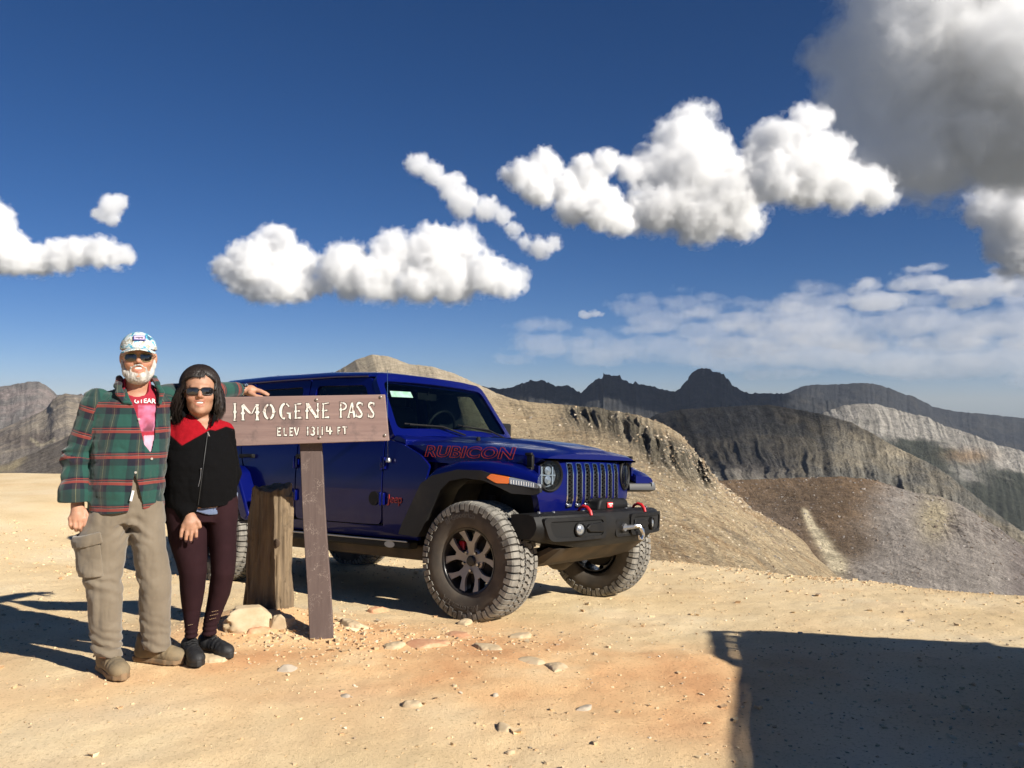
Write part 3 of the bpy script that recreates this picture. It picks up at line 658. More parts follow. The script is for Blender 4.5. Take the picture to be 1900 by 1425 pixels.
cloud('tall bright cumulus next to the great dark cloud', [(1292, 225, 28), (1252, 268, 42), (1215, 318, 46), (1290, 318, 64), (1340, 320, 36), (1362, 352, 48), (1225, 385, 46), (1300, 390, 56), (1372, 405, 34), (1185, 400, 24)], 447, seed=8, alt=680)
cloud('white lobes under the edge of the great dark cloud', [(1498, 228, 26), (1450, 268, 42), (1520, 292, 42), (1436, 330, 42), (1500, 335, 45), (1560, 345, 40), (1620, 352, 34), (1410, 290, 22)], 388, seed=9, alt=680)
cloud('great dark-based cloud towering over the far ridges', [(1600, 110, 66), (1690, 50, 110), (1790, 170, 140), (1640, 215, 84), (1880, 60, 150), (1910, 240, 120), (1700, 275, 72), (1575, 175, 40), (2050, 150, 200), (1800, -90, 150), (2000, -80, 200), (1500, 330, 36), (1570, 320, 50), (1650, 318, 55), (1740, 315, 60)], 350, h_px=4.0, seed=10, optical=7, alt=1000)
cloud('bright white cloud below the great dark cloud', [(1842, 388, 38), (1900, 398, 52), (1880, 448, 44), (1806, 384, 18), (1960, 430, 70), (1900, 485, 40)], 505, seed=11)

# low broken bank over the far ridges, and one unseen cloud added to shade the dark ridge
for k, (u0, u1, v0, v1, n, rr, op, sd) in enumerate([(1620, 2000, 520, 562, 14, 46, 1.4, 31), (1150, 1560, 556, 606, 12, 44, .6, 32), (1300, 2000, 590, 645, 26, 58, 1.0, 33), (960, 1450, 640, 676, 16, 46, .6, 34), (1380, 2020, 650, 702, 26, 56, .9, 35)]):
    rng = np.random.RandomState(sd)
    cloud(['low layered cloud bank under the bright white cloud', 'thin broken cloud bank over the butte', 'long layered cloud bank over the far mesa', 'faint low cloud streak over the castle peaks', 'lowest cloud streak along the far horizon'][k],
          [(u0 + (u1 - u0) * (i + rng.rand()) / n, v0 + (v1 - v0) * rng.rand(), rr * rng.uniform(.6, 1.3)) for i in range(n)], v1 + 6, h_px=3.2, seed=sd, optical=op, grow=1, squash=3.0, flat=0, billow=.6)
cloud('small flat cloud low above the vehicle roof', [(1085, 585, 12), (1103, 583, 10), (1115, 584, 7)], 592, seed=41, optical=1.2, grow=1, squash=1.8, flat=0)
rng = np.random.RandomState(8)
cloud('unseen wide cloud added high up to shade the dark ridge', None, 920.0, seed=51, optical=2.4, grow=0, world=[(1850 + rng.uniform(-420, 420), 330 + rng.uniform(-330, 600), 1010 + rng.uniform(-20, 60), rng.uniform(90, 210)) for k in range(20)])  # out of view; added for the shade it casts on the ridge
# ------------------------------------------------------------------ the blue off-road vehicle (local: X forward from the front axle, Y left, Z up from the ground)
def paint_material():
    m, n, l, p = new_mat('blue_paint')
    p.inputs['Base Color'].default_value = (.0018, .0050, .098, 1); p.inputs['Metallic'].default_value = .22; p.inputs['Roughness'].default_value = .30; p.inputs['Specular IOR Level'].default_value = .1
    p.inputs['Coat Weight'].default_value = .6; p.inputs['Coat IOR'].default_value = 1.36; p.inputs['Coat Roughness'].default_value = .03
    tc = node(n, 'ShaderNodeTexCoord'); t = node(n, 'ShaderNodeTexNoise'); t.inputs['Scale'].default_value = 3.2; t.inputs['Detail'].default_value = 8; t.inputs['Roughness'].default_value = .65; l.new(tc.outputs['Object'], t.inputs['Vector'])
    sp = node(n, 'ShaderNodeSeparateXYZ'); l.new(tc.outputs['Object'], sp.inputs[0])
    mr = node(n, 'ShaderNodeMapRange'); mr.inputs['From Min'].default_value = 1.0; mr.inputs['From Max'].default_value = .5; mr.inputs['To Min'].default_value = .0; mr.inputs['To Max'].default_value = .10; l.new(sp.outputs[2], mr.inputs[0])
    r = node(n, 'ShaderNodeValToRGB'); r.color_ramp.elements[0].position = .45; r.color_ramp.elements[1].position = .8; l.new(t.outputs['Fac'], r.inputs[0])
    mu = node(n, 'ShaderNodeMath', operation='MULTIPLY'); l.new(mr.outputs[0], mu.inputs[0]); l.new(r.outputs[0], mu.inputs[1])
    ad = node(n, 'ShaderNodeMath', operation='MULTIPLY_ADD'); ad.inputs[1].default_value = .004; l.new(r.outputs[0], ad.inputs[0]); l.new(mu.outputs[0], ad.inputs[2])
    d = node(n, 'ShaderNodeBsdfDiffuse'); d.inputs['Color'].default_value = (.30, .24, .16, 1)
    mx = node(n, 'ShaderNodeMixShader'); l.new(ad.outputs[0], mx.inputs[0]); l.new(p.outputs[0], mx.inputs[1]); l.new(d.outputs[0], mx.inputs[2])
    l.new(mx.outputs[0], n['Material Output'].inputs['Surface']); return m
def glass_material(name, tint, ior=1.5):
    m = D.materials.new(name); m.use_nodes = True; n, l = m.node_tree.nodes, m.node_tree.links; n.clear()
    o = node(n, 'ShaderNodeOutputMaterial'); t = node(n, 'ShaderNodeBsdfTransparent'); t.inputs[0].default_value = c4(tint)
    g = node(n, 'ShaderNodeBsdfGlossy'); g.inputs['Roughness'].default_value = .01
    f = node(n, 'ShaderNodeFresnel'); f.inputs[0].default_value = ior
    x = node(n, 'ShaderNodeMixShader'); l.new(f.outputs[0], x.inputs[0]); l.new(t.outputs[0], x.inputs[1]); l.new(g.outputs[0], x.inputs[2]); l.new(x.outputs[0], o.inputs[0]); return m
PAINT = paint_material()
BLACK = mat('black_plastic', (.0042, .0042, .0046), .6, spec=.3, col2=(.010, .009, .008), scale=9, bump=.25, bscale=220, bdist=.001)
FLARE = mat('flare_plastic', (.008, .008, .0085), .55, col2=(.035, .030, .023), scale=5, lo=.52, hi=.8, bump=.2, bscale=160, bdist=.001)
DARK = mat('underbody', (.010, .009, .008), .9, col2=(.05, .04, .028), scale=5, lo=.45, hi=.75)
DUSTY = mat('dusty_steel', (.035, .026, .018), .8, col2=(.12, .085, .05), scale=4, lo=.4, hi=.75)
RECESS_SHADE = mat('painted_recess_shade', (.003, .003, .003), .9)  # near-black colour standing in for shade in the fog pockets
CHROME = mat('chrome', (.62, .62, .63), .18, 1.0)
SATIN = mat('satin_silver', (.33, .33, .34), .38, .85)
RED = mat('red_hook', (.50, .012, .016), .42, coat=.3)
WSGLASS = glass_material('windshield_glass', (.42, .52, .50)); TINT = glass_material('tinted_glass', (.05, .055, .055)); CLEAR = glass_material('door_glass', (.55, .62, .58))
LENS = glass_material('lamp_lens', (.92, .95, .97), 1.22)
ORANGE = mat('orange_lens', (.60, .13, .01), .15, coat=1.0)
LAMPWHITE = mat('lamp_reflector', (.40, .42, .44), .14, .6)
LAMP_RIB = mat('lamp_rib', (.6, .6, .6), .2)
SEAT = mat('seat_leather', (.012, .012, .012), .6)
RUBBER_SIDE = mat('tyre_sidewall', (.050, .043, .036), .85, col2=(.105, .086, .066), scale=9, lo=.3, hi=.75, bump=.2, bscale=120, bdist=.001)
RUBBER_TREAD = mat('tyre_tread', (.105, .098, .088), .85, col2=(.255, .238, .205), scale=16, lo=.32, hi=.66, bump=.4, bscale=90, bdist=.002)
RUBBER_DARK = mat('tyre_grooves', (.020, .018, .016), .9, col2=(.06, .05, .04), scale=20)
RIMGREY = mat('rim_machined', (.36, .345, .335), .40, .55, col2=(.28, .26, .24), scale=5, lo=.4, hi=.8)
RIMBLACK = mat('rim_black', (.018, .018, .019), .3, .2, col2=(.05, .045, .04), scale=8)
DECAL = mat('red_decal', (.27, .022, .024), .5)
def side_y(z):
    return float(np.interp(z, [.40, .55, .70, .95, 1.22, 1.30, 1.86], [.765, .785, .798, .803, .788, .770, .645]))
def skin(sy, off=0.0):
    return lambda x, z, d: (x, sy * (side_y(z) + off - d), z)
veh = empty('off_road_vehicle', VEH_T, VEH_ROT)
tag(veh, 'dark blue four-door off-road vehicle with black winch bumper parked behind the wooden sign', 'vehicle')
V_ = veh
# inner shell behind the panels (dark gaps, wheel wells, floor)
mb = MB()
mb.prism([(-.60, .62), (-.60, 1.10), (-.95, 1.26), (-3.55, 1.26), (-3.55, .62), (-3.45, .55), (-.85, .55)], lambda x, z, a: (x, a, z), -.752, .752)
inner = mb.build('body_shell', DARK, V_)
# hollow the cabin: the shell stops at the belt line; the arches are separate dark blocks, and a box added under the hood blocks light
mb = MB(); mb.box((-.10, 0, .92), (1.0, .84, .36)); mb.box((.16, 0, .88), (.40, 1.02, .32)); mb.build('hood_light_block', DARK, V_)
# ---- side panels, doors
def side(sy):
    cowl = [(-.60, .72), (-.50, 1.06), (-.60, 1.14), (-.80, 1.225), (-.985, 1.262), (-.985, .575), (-.70, .575)]
    plate('cowl_panel', round_poly(cowl, [.02] * 7, 3), [], skin(sy), .02, PAINT, V_, .07)
    fd = round_poly([(-.995, .60), (-.995, 1.285), (-1.285, 1.775), (-2.045, 1.80), (-2.045, .60)], [.07, .03, .05, .03, .05])
    fw = round_poly([(-1.13, 1.335), (-1.345, 1.715), (-1.965, 1.735), (-1.965, 1.335)], [.04, .05, .05, .03])
    d1 = plate('front_door', fd, [fw], skin(sy, .004), .035, PAINT, V_, .07)
    plate('window', [(p[0], p[1]) for p in fw], [], skin(sy, -.012), .004, CLEAR, d1, .2, two=False)
    rd = round_poly([(-2.06, .60), (-2.06, 1.80), (-2.84, 1.80), (-2.86, 1.16), (-2.74, .93), (-2.57, .60)], [.05, .03, .04, .06, .10, .05])
    rw = round_poly([(-2.14, 1.335), (-2.14, 1.735), (-2.77, 1.735), (-2.79, 1.335)], [.03, .05, .05, .04])
    d2 = plate('rear_door', rd, [rw], skin(sy, .004), .035, PAINT, V_, .07)
    plate('window', rw, [], skin(sy, -.012), .004, TINT, d2, .2, two=False)
    q = round_poly([(-2.875, 1.16), (-2.87, 1.285), (-3.60, 1.285), (-3.60, .70), (-3.42, .70), (-3.36, .96), (-3.0, 1.03), (-2.80, .98)], .03)
    plate('quarter_panel', q, [], skin(sy), .03, PAINT, V_, .07)
    ht = round_poly([(-2.86, 1.292), (-2.86, 1.80), (-3.50, 1.80), (-3.60, 1.292)], .04)
    hw = round_poly([(-2.95, 1.36), (-2.95, 1.72), (-3.42, 1.72), (-3.48, 1.36)], .05)
    h = plate('hardtop_side', ht, [hw], skin(sy), .03, PAINT, V_, .07)
    plate('window', hw, [], skin(sy, -.012), .004, TINT, h, .2, two=False)
    # sill strip under the doors
    plate('sill_panel', [(-.62, .50), (-.62, .59), (-2.60, .592), (-2.60, .51)], [], skin(sy, -.004), .03, PAINT, V_, .1)
    for x, d in ((-1.93, d1), (-2.745, d2)):                       # handles
        m = MB(); z = 1.125; y = side_y(z)
        m.box((x, sy * (y + .030), z + .004), (.20, .018, .030)); m.box((x + .085, sy * (y + .015), z), (.028, .04, .036)); m.box((x - .085, sy * (y + .015), z), (.028, .04, .036))
        m.build('door_handle', BLACK, d, bevel=.006)
    for x, dd in ((-.985, d1), (-2.052, d2)):                      # hinges
        for z in (.80, 1.075):
            m = MB(); y = side_y(z); m.box((x + .012, sy * (y + .014), z), (.036, .024, .092)); m.tube([(x - .004, sy * (y + .026), z - .052), (x - .004, sy * (y + .026), z + .052)], .011, 8)
            m.build('hinge', PAINT, dd, bevel=.003)
    # round badge behind the wheel, and the maker's lettering
    m = MB(); m.lathe([(.0, .0), (.055, .0), (.055, .006), (.048, .010), (.0, .010)], 28, 'Y'); o = m.build('round_badge', BLACK, V_)
    o.location = (-1.075 if sy < 0 else -1.075, sy * (side_y(.79) + .012), .80)
    if sy > 0: o.rotation_euler = (0, 0, 0)
    tv, tf = text_mesh('Jeep', .092, .003, bold=.001)
    M = Matrix.Rotation(math.pi / 2, 4, 'X') if sy < 0 else Matrix.Rotation(math.pi, 4, 'Z') @ Matrix.Rotation(math.pi / 2, 4, 'X')
    m = MB(); m.add([(M @ Vector(p)) + Vector((-.845, sy * (side_y(.80) + .004), .80)) for p in tv], tf); m.build('side_lettering', DECAL, V_, False)
    # rock rail and its strip
    m = MB(); m.box((-1.62, sy * .785, .465), (1.94, .10, .060)); r = m.build('rock_rail', BLACK, V_, bevel=.015)
    m = MB(); m.box((-1.62, sy * .838, .492), (1.90, .012, .014)); m.build('rail_strip', SATIN, r, bevel=.004)
    m = MB(); m.lathe([(.0, .0), (.055, .0), (.055, .012), (.0, .012)], 20, 'Y'); o = m.build('step_badge', SATIN, r); o.location = (-.86, sy * .836, .462); o.scale = (1, 1, .45)
    m = MB(); m.box((-1.65, sy * .62, .40), (2.1, .12, .12)); m.build('frame_rail', DUSTY, V_, bevel=.02)
side(-1); side(1)
# ---- roof
rings = []
for x, zt, w, ze in [(-1.215, 1.792, .60, 1.765), (-1.25, 1.828, .628, 1.795), (-1.40, 1.852, .640, 1.808), (-2.0, 1.888, .645, 1.815), (-2.8, 1.900, .648, 1.82), (-3.45, 1.892, .645, 1.82), (-3.56, 1.875, .63, 1.81), (-3.60, 1.84, .60, 1.80)]:
    ring = []
    for k in range(21):
        s = -1 + 2 * k / 20; y = w * math.copysign(abs(s) ** .8, s)
        ring.append((x, y, zt - (zt - ze) * abs(s) ** 7 - .012 * s * s))
    ring += [(x, w - .02, ze - .03), (x, -w + .02, ze - .03)]
    rings.append(ring)
roof = MB().loft(rings).build('roof', PAINT, V_, sharp=50)
m = MB()
for x in (-2.05, -2.83): m.box((x, 0, 1.880 if x > -2.5 else 1.892), (.012, .9, .008))
m.build('roof_seam', BLACK, roof)
for sy in (-1, 1):
    m = MB(); m.tube([(-1.32, sy * .668, 1.792), (-1.7, sy * .672, 1.806), (-2.4, sy * .676, 1.812), (-3.4, sy * .672, 1.812)], .012, 6); m.build('drip_rail', PAINT, roof)
# ---- windshield
WB, WT = np.array([-.905, 0, 1.285]), np.array([-1.255, 0, 1.805]); wdir = (WT - WB); WL = np.linalg.norm(wdir); wdir /= WL; wn = np.array([wdir[2], 0, -wdir[0]])
def wsmap(p, q, d):
    b = .035 * (1 - (p / .7) ** 2); P = WB + wdir * q + wn * (b - d); return (P[0], p, P[2])
wo = round_poly([(-.765, 0), (-.675, WL), (.675, WL), (.765, 0)], [.04, .09, .09, .04], 5); wi = round_poly([(-.695, .075), (-.622, WL - .075), (.622, WL - .075), (.695, .075)], .06, 5)
wf = plate('windshield_frame', wo, [wi], wsmap, .055, PAINT, V_, .07)
plate('windshield', round_poly([(-.70, .07), (-.627, WL - .07), (.627, WL - .07), (.70, .07)], .05), [], lambda p, q, d: wsmap(p, q, .012), 0, WSGLASS, V_, .1, two=False)
m = MB(); m.add([wsmap(p, q, .006) for p, q in [(-.60, .395), (-.59, .455), (-.365, .455), (-.365, .395)]], [(0, 1, 2, 3)]); m.build('permit_sticker', mat('sticker', (.20, .38, .26), .5, col2=(.32, .46, .44), scale=14), V_, False)
for y0, y1 in ((-.52, -.05), (.10, .55)):                         # wipers
    a, b = wsmap(y0 - .06, .10, -.022), wsmap(y1 - .02, .055, -.022)
    m = MB(); m.tube([wsmap(y1 + .06, .0, -.03), wsmap((y0 + y1) / 2 + .05, .075, -.034), a], .008, 6); m.tube([wsmap(y0 - .10, .115, -.014), wsmap(y1 - .1, .075, -.014)], .007, 5); m.build('wiper', BLACK, V_)
# cowl between hood and windshield
m = MB(); m.prism([(-.80, 1.20), (-.80, 1.262), (-.86, 1.292), (-.93, 1.30), (-1.0, 1.28), (-1.0, 1.2)], lambda x, z, a: (x, a, z), -.745, .745); m.build('cowl', PAINT, V_, bevel=.01)
# ---- hood
rings = []
for x, w, zb, zt, zc, dome in [(-.865, .735, 1.10, 1.245, 1.288, .0), (-.80, .735, 1.10, 1.247, 1.288, .012), (-.55, .722, 1.09, 1.240, 1.280, .022), (-.2, .705, 1.07, 1.218, 1.260, .026), (.12, .680, 1.05, 1.190, 1.232, .024), (.32, .652, 1.06, 1.166, 1.204, .016), (.405, .640, 1.108, 1.150, 1.184, .006), (.440, .625, 1.122, 1.136, 1.162, .0)]:
    ring = [(x, -w, zb)]
    for k in range(33):
        s = -1 + 2 * k / 32; y = w * s
        z = zt + (zc - zt) * (1 - abs(s) ** 2.2) - .028 * abs(s) ** 14 + dome * float(1 - sstep(.36, .52, np.array(abs(s))))
        ring.append((x, y, z))
    ring.append((x, w, zb)); rings.append(ring)
hood = MB().loft(rings).build('hood', PAINT, V_, sharp=38)
for sy in (-1, 1):
    m = MB(); m.box((-.25, sy * .20, 1.280), (.22, .12, .016), (0, R_(3.2), 0)); m.build('hood_vent', BLACK, hood, bevel=.006)
    m = MB(); m.box((.345, sy * .672, 1.095), (.05, .028, .105)); m.box((.345, sy * .690, 1.150), (.058, .024, .022)); m.box((.345, sy * .694, 1.045), (.066, .02, .03)); m.build('hood_latch', BLACK, hood, bevel=.006)
    m = MB(); m.lathe([(.0, 0), (.016, .0), (.018, .02), (.012, .03), (0, .03)], 12, 'Z'); o = m.build('hood_bumper', BLACK, hood); o.location = (-.32, sy * .45, 1.255)
# red outlined lettering on the flank of the hood
tv, tf = text_mesh('RUBICON', .112, 0, outline=.0027, shear=.22, sx=1.58, bold=.003, spacing=1.06)
for sy in (-1, 1):
    V3 = []
    for p in tv:
        x = -.215 + p[0] * (1 if sy < 0 else -1); z = 1.158 - .022 * (x + .215) + p[1]
        w = np.interp(x, [-.865, -.55, -.2, .12, .32, .405], [.735, .722, .705, .680, .652, .636]); V3.append((x, sy * (w + .003 + p[2] * .5), z))
    m = MB(); m.add(V3, tf); m.build('hood_lettering', DECAL, hood, False)
# ---- grille with seven slots
def gmap(y, z, d):
    x = .452 - .085 * abs(y / .62) ** 2.6 - .05 * max(0, (z - 1.02) / .1) ** 1.5 * .5 - .03 * max(0, (.84 - z) / .12)
    return (x - d, y, z)
go = round_poly([(-.56, .715), (-.645, .92), (-.665, 1.03), (-.615, 1.115), (0, 1.142), (.615, 1.115), (.665, 1.03), (.645, .92), (.56, .715)], [.03, .05, .05, .06, .3, .06, .05, .05, .03])
slots = []
for k in range(7):
    y = -.318 + .106 * k; w = .034
    slots.append(round_poly([(y - w, .785), (y - w, 1.095), (y + w, 1.095), (y + w, .785)], .018, 3))
def circ(cx, cy, r, n=30): return [(cx + r * math.cos(2 * math.pi * k / n), cy + r * math.sin(2 * math.pi * k / n)) for k in range(n)]
grille = plate('grille', go, slots + [circ(-.515, 1.005, .112), circ(.515, 1.005, .112)], gmap, .05, PAINT, V_, .035, sharp=40)
m = MB(); m.box((.35, 0, .94), (.02, 1.1, .40)); m.build('radiator', DARK, V_)
MESH = mat('grille_mesh', (.02, .02, .02), .45)
for k in range(7):
    y = -.318 + .106 * k
    f = plate('grille_slot', [(y + (p - y) * 1.05, .94 + (q - .94) * 1.01) for p, q in slots[k]], [[(y + (p - y) * .80, .94 + (q - .94) * .965) for p, q in slots[k]]], lambda a, b, d: (gmap(a, b, d)[0] + .007, a, b), .03, CHROME, grille, .03)
    m = MB()                                                      # honeycomb bars
    for i in range(11):
        z = .80 + i * .028; x = gmap(y, z, .022)[0]
        m.box((x, y, z), (.008, .064, .006), (R_(32), 0, 0)); m.box((x, y, z), (.008, .064, .006), (R_(-32), 0, 0))
    m.build('mesh_insert', MESH, f)
    m = MB(); m.box((gmap(y, .79, -.006)[0], y, .790), (.02, .058, .030)); m.build('slot_foot', CHROME, f, bevel=.008)
# ---- headlights
for sy in (-1, 1):
    hx = gmap(sy * .515, 1.005, 0)[0]
    e = empty('headlight', (hx, sy * .515, 1.005)); e.parent = V_; e.rotation_euler = (0, 0, sy * R_(14))
    MB().lathe([(.118, -.06), (.120, .006), (.112, .014), (.103, .006), (.098, -.03), (.092, -.055), (.0, -.06)], 40, 'X').build('bezel', BLACK, e)
    MB().lathe([(.084, -.052), (.090, -.046), (.084, -.036), (.076, -.046)], 40, 'X', close=True).build('light_ring', LAMPWHITE, e)
    m = MB(); m.lathe([(.028, -.05), (.030, -.02), (.0, -.012)], 20, 'X', (0, 0, .032)); m.lathe([(.028, -.05), (.030, -.02), (.0, -.012)], 20, 'X', (0, 0, -.034)); m.box((-.035, 0, 0), (.02, .15, .008)); m.box((-.038, .05, .03), (.02, .012, .06)); m.box((-.038, -.05, .03), (.02, .012, .06)); m.box((-.038, .05, -.035), (.02, .012, .06)); m.box((-.038, -.05, -.035), (.02, .012, .06)); m.build('projector', LAMPWHITE, e)
    MB().lathe([(.101, .0), (.08, .012), (.05, .020), (.02, .024), (.0, .025)], 40, 'X').build('lens', LENS, e)
# ---- front fenders and flares
ftop = [(-.47, .90), (-.40, .985), (-.31, 1.048), (-.10, 1.092), (.12, 1.090), (.30, 1.066), (.44, 1.030), (.505, .992)]
def flare_y(x): return .940 - .135 * float(sstep(.10, .52, np.array(x)))
for sy in (-1, 1):
    rings = []
    for (x, z) in ftop:
        yi = .56 + .10 * float(sstep(.05, .34, np.array(x))); k = (flare_y(x) - .014) / .926
        rings.append([(x - .55 * float(sstep(.2, .5, np.array(x))) * max(0, flare_y(x) - max(yy * k, yi)), sy * max(yy * k, yi), z + dz) for yy, dz in ((.56, .010), (.70, .012), (.80, .010), (.885, .004), (.918, -.008), (.933, -.026), (.935, -.064), (.90, -.066), (.56, -.05))])
    fen = MB().loft(rings).build('front_fender', PAINT, V_, sharp=45)
    lip = [(-.665, .555), (-.625, .64), (-.450, .930), (-.340, .990), (-.10, 1.036), (.12, 1.034), (.20, 1.010), (.35, .975), (.46, .952), (.515, .940), (.522, .930), (.524, .888), (.47, .872), (.33, .880), (.24, .925), (.14, .965), (-.03, .978), (-.17, .955), (-.255, .890), (-.43, .595), (-.47, .545)]
    fl = plate('fender_flare', lip, [], lambda x, z, d: (x - .62 * d * float(sstep(.2, .5, np.array(x))), sy * (flare_y(x) - d), z), .20, FLARE, V_, .05, bevel=.010)
    lm = lambda x, z, d: (x, sy * (flare_y(x) + .006 - d), z)
    plate('turn_signal', round_poly([(.165, .985), (.20, 1.012), (.315, .992), (.315, .946), (.235, .948)], .012), [], lm, .04, ORANGE, fl, .03, bevel=.004)
    o = plate('running_lamp', round_poly([(.318, .945), (.318, .992), (.46, .962), (.512, .946), (.512, .918), (.47, .922)], .008), [], lm, .04, LAMPWHITE, fl, .03, bevel=.003)
    m = MB()
    for k in range(10):
        x = .328 + k * .0165; m.box((x, sy * (flare_y(x) + .007), .960 - k * .0022), (.005, .005, .026))
    m.build('lamp_ribs', LAMP_RIB, o)
    plate('inner_fender', [(-.62, 1.02), (-.56, 1.12), (.0, 1.10), (.40, 1.07), (.40, 1.0), (.0, 1.04), (-.3, 1.03)], [], lambda x, z, d: (x, sy * (.675 - .06 * max(0, x) - d), z), .02, PAINT, V_, .1)
    # inner arch
    m = MB(); m.prism([(-.44, .56), (-.26, .93), (-.02, .995), (.2, .985), (.34, .91), (.34, 1.0), (0, 1.06), (-.35, 1.0), (-.62, .6)], lambda x, z, a: (x, sy * a, z), .45, .72); m.build('wheel_well', DARK, V_)
    m = MB(); m.box((-.50, sy * .62, .78), (.10, .30, .40)); m.build('mud_guard', DARK, V_)
    # rear flare: painted
    rl = [(-2.50, .60), (-2.53, .66), (-2.70, .985), (-2.80, 1.04), (-3.20, 1.04), (-3.32, .98), (-3.46, .66), (-3.44, .58), (-3.36, .60), (-3.26, .86), (-3.16, .93), (-2.86, .93), (-2.78, .88), (-2.62, .58), (-2.56, .56)]
    MB().prism(rl, lambda x, z, a: (x, sy * a, z), .75, .945).build('rear_flare', PAINT, V_, bevel=.02, seg=3)
    m = MB(); m.prism([(-2.62, .58), (-2.80, .90), (-3.2, .90), (-3.36, .6), (-3.42, .6), (-3.28, 1.0), (-2.74, 1.0), (-2.55, .6)], lambda x, z, a: (x, sy * a, z), .45, .74); m.build('wheel_well', DARK, V_)
    # outside mirror
    m = MB(); m.box((-1.14, sy * .90, 1.395), (.07, .15, .15)); m.box((-1.12, sy * .81, 1.34), (.05, .12, .04)); m.build('side_mirror', BLACK, V_, bevel=.025, seg=3)
# ---- front bumper
def bump_x(y): return .640 - .10 * max(0, (abs(y) - .42) / .40) ** 1.6
rings = []
for y in np.linspace(-.85, .85, 35):
    x = bump_x(y); t = abs(y) / .85; top = .752 - .012 * t ** 4; bot = .505 + .075 * max(0, (t - .45) / .55) ** 1.3; b = x - .26 + .05 * t
    rings.append([(b, y, top), (x - .06, y, top + .004), (x - .018, y, top - .012), (x, y, top - .05), (x + .006, y, (top + bot) / 2), (x - .012, y, bot + .035), (x - .05, y, bot), (b, y, bot)])
bumper = MB().loft(rings).build('front_bumper', BLACK, V_, sharp=40)
for sy in (-1, 1):
    bm_ = lambda y, z, d: (bump_x(y) + .020 - d, y, z)
    a0, a1 = .175, .80
    po = round_poly([(sy * a0, .565), (sy * a0, .722), (sy * (a1 + .015), .722), (sy * (a1 - .04), .565)], .045); pi = round_poly([(sy * (a0 + .035), .590), (sy * (a0 + .035), .698), (sy * (a1 - .03), .698), (sy * (a1 - .07), .590)], .035)
    if sy > 0: po, pi = po[::-1], pi[::-1]
    fr = plate('fog_pocket', po, [pi], bm_, .03, BLACK, bumper, .04)
    plate('pocket_shade_sheet', pi, [], lambda y, z, d: (bump_x(y) + .0085, y, z), 0, RECESS_SHADE, fr, .05, two=False)  # flat black sheet imitating the shade of a deep pocket
    e = empty('fog_light', (bump_x(.5) + .0, sy * .50, .640)); e.parent = V_; e.rotation_euler = (0, 0, sy * R_(16))
    MB().lathe([(.046, -.05), (.050, .028), (.043, .034), (.038, .02), (.0, .016)], 28, 'X').build('fog_bezel', BLACK, e)
    MB().lathe([(.037, .020), (.025, .030), (.0, .034)], 24, 'X').build('fog_lens', LAMPWHITE, e)
    m = MB(); m.prism([(.22, .61), (.22, .68), (.40, .672), (.44, .645), (.40, .618)], lambda y, z, a: (bump_x(y) + a, sy * y, z), .008, .030); m.build('pocket_fin', BLACK, fr, bevel=.006)
    # tow hooks
    yy = -.335 if sy < 0 else .435
    m = MB(); m.tube([(.52, yy, .745), (.535, yy, .775), (.565, yy, .790), (.60, yy, .782), (.624, yy, .756), (.632, yy, .728)], [.010, .011, .012, .013, .013, .012], 8); m.build('tow_hook', RED, bumper)
    for yb in (.30, .62, .74): MB().lathe([(.012, -.004), (.012, .007), (.007, .010), (0, .010)], 8, 'Z').build('bolt', SATIN, bumper).location = (bump_x(yb) - .10, sy * yb, .752)
m = MB(); m.prism([(-.10, .745), (-.075, .825), (-.045, .838), (.075, .838), (.11, .825), (.13, .745)], lambda y, z, a: (a, y, z), .40, .545); wc = m.build('winch_cover', BLACK, V_, bevel=.02, seg=3)
m = MB(); m.tube([(.45, .15, .78), (.45, .40, .78)], .05, 14); m.build('winch_motor', BLACK, wc)
m = MB(); m.box((.552, .045, .788), (.012, .075, .042)); m.build('winch_badge', RED, wc, bevel=.004)
m = MB(); m.box((.559, .045, .797), (.004, .060, .010)); m.box((.559, .045, .782), (.004, .034, .006)); m.build('badge_lettering', mat('badge_white', (.7, .62, .58), .5), wc)
wo_ = round_poly([(-.02, .560), (-.02, .690), (.38, .690), (.38, .560)], .035); wi_ = round_poly([(.005, .578), (.005, .672), (.355, .672), (.355, .578)], .025)
fr = plate('winch_opening', wo_, [wi_], lambda y, z, d: (.645 - d, y, z), .03, BLACK, bumper, .05)
plate('opening_liner', wi_, [], lambda y, z, d: (.637, y, z), 0, DARK, fr, .1, two=False)
m = MB(); m.tube([(.655, .04, .625), (.655, .30, .625)], .018, 10); m.lathe([(.028, -.01), (.028, .01), (0, .01)], 14, 'X', (.66, .075, .628)); m.build('fairlead', SATIN, bumper)
m = MB(); m.tube([(.66, .21, .635), (.69, .24, .632), (.705, .262, .60), (.708, .270, .56), (.70, .258, .535), (.692, .238, .54), (.69, .232, .565)], [.014, .016, .016, .015, .014, .012, .008], 9); m.build('winch_hook', CHROME, bumper)
# lower skid plate and undercarriage
rings = []
for y in (-.62, -.58, .58, .62):
    k = 0 if abs(y) < .6 else .03
    rings.append([(.50 - k, y, .515), (.545 - k, y, .505), (.40 - k, y, .40 + k), (.22, y, .345 + k), (.22, y, .37 + k), (.38 - k, y, .43 + k)])
MB().loft(rings).build('skid_plate', DUSTY, V_, sharp=30)
m = MB(); m.tube([(0, -.72, .40), (0, .72, .40)], .045, 12); m.lathe([(.0, -.16), (.10, -.12), (.145, -.02), (.145, .04), (.09, .12), (0, .15)], 16, 'X', (.0, .18, .40)); m.build('front_axle', DUSTY, V_)
m = MB(); m.tube([(-3.008, -.72, .40), (-3.008, .72, .40)], .045, 12); m.lathe([(.0, -.16), (.10, -.12), (.15, -.02), (.15, .04), (.09, .12), (0, .15)], 16, 'X', (-3.008, .05, .40)); m.build('rear_axle', DUSTY, V_)
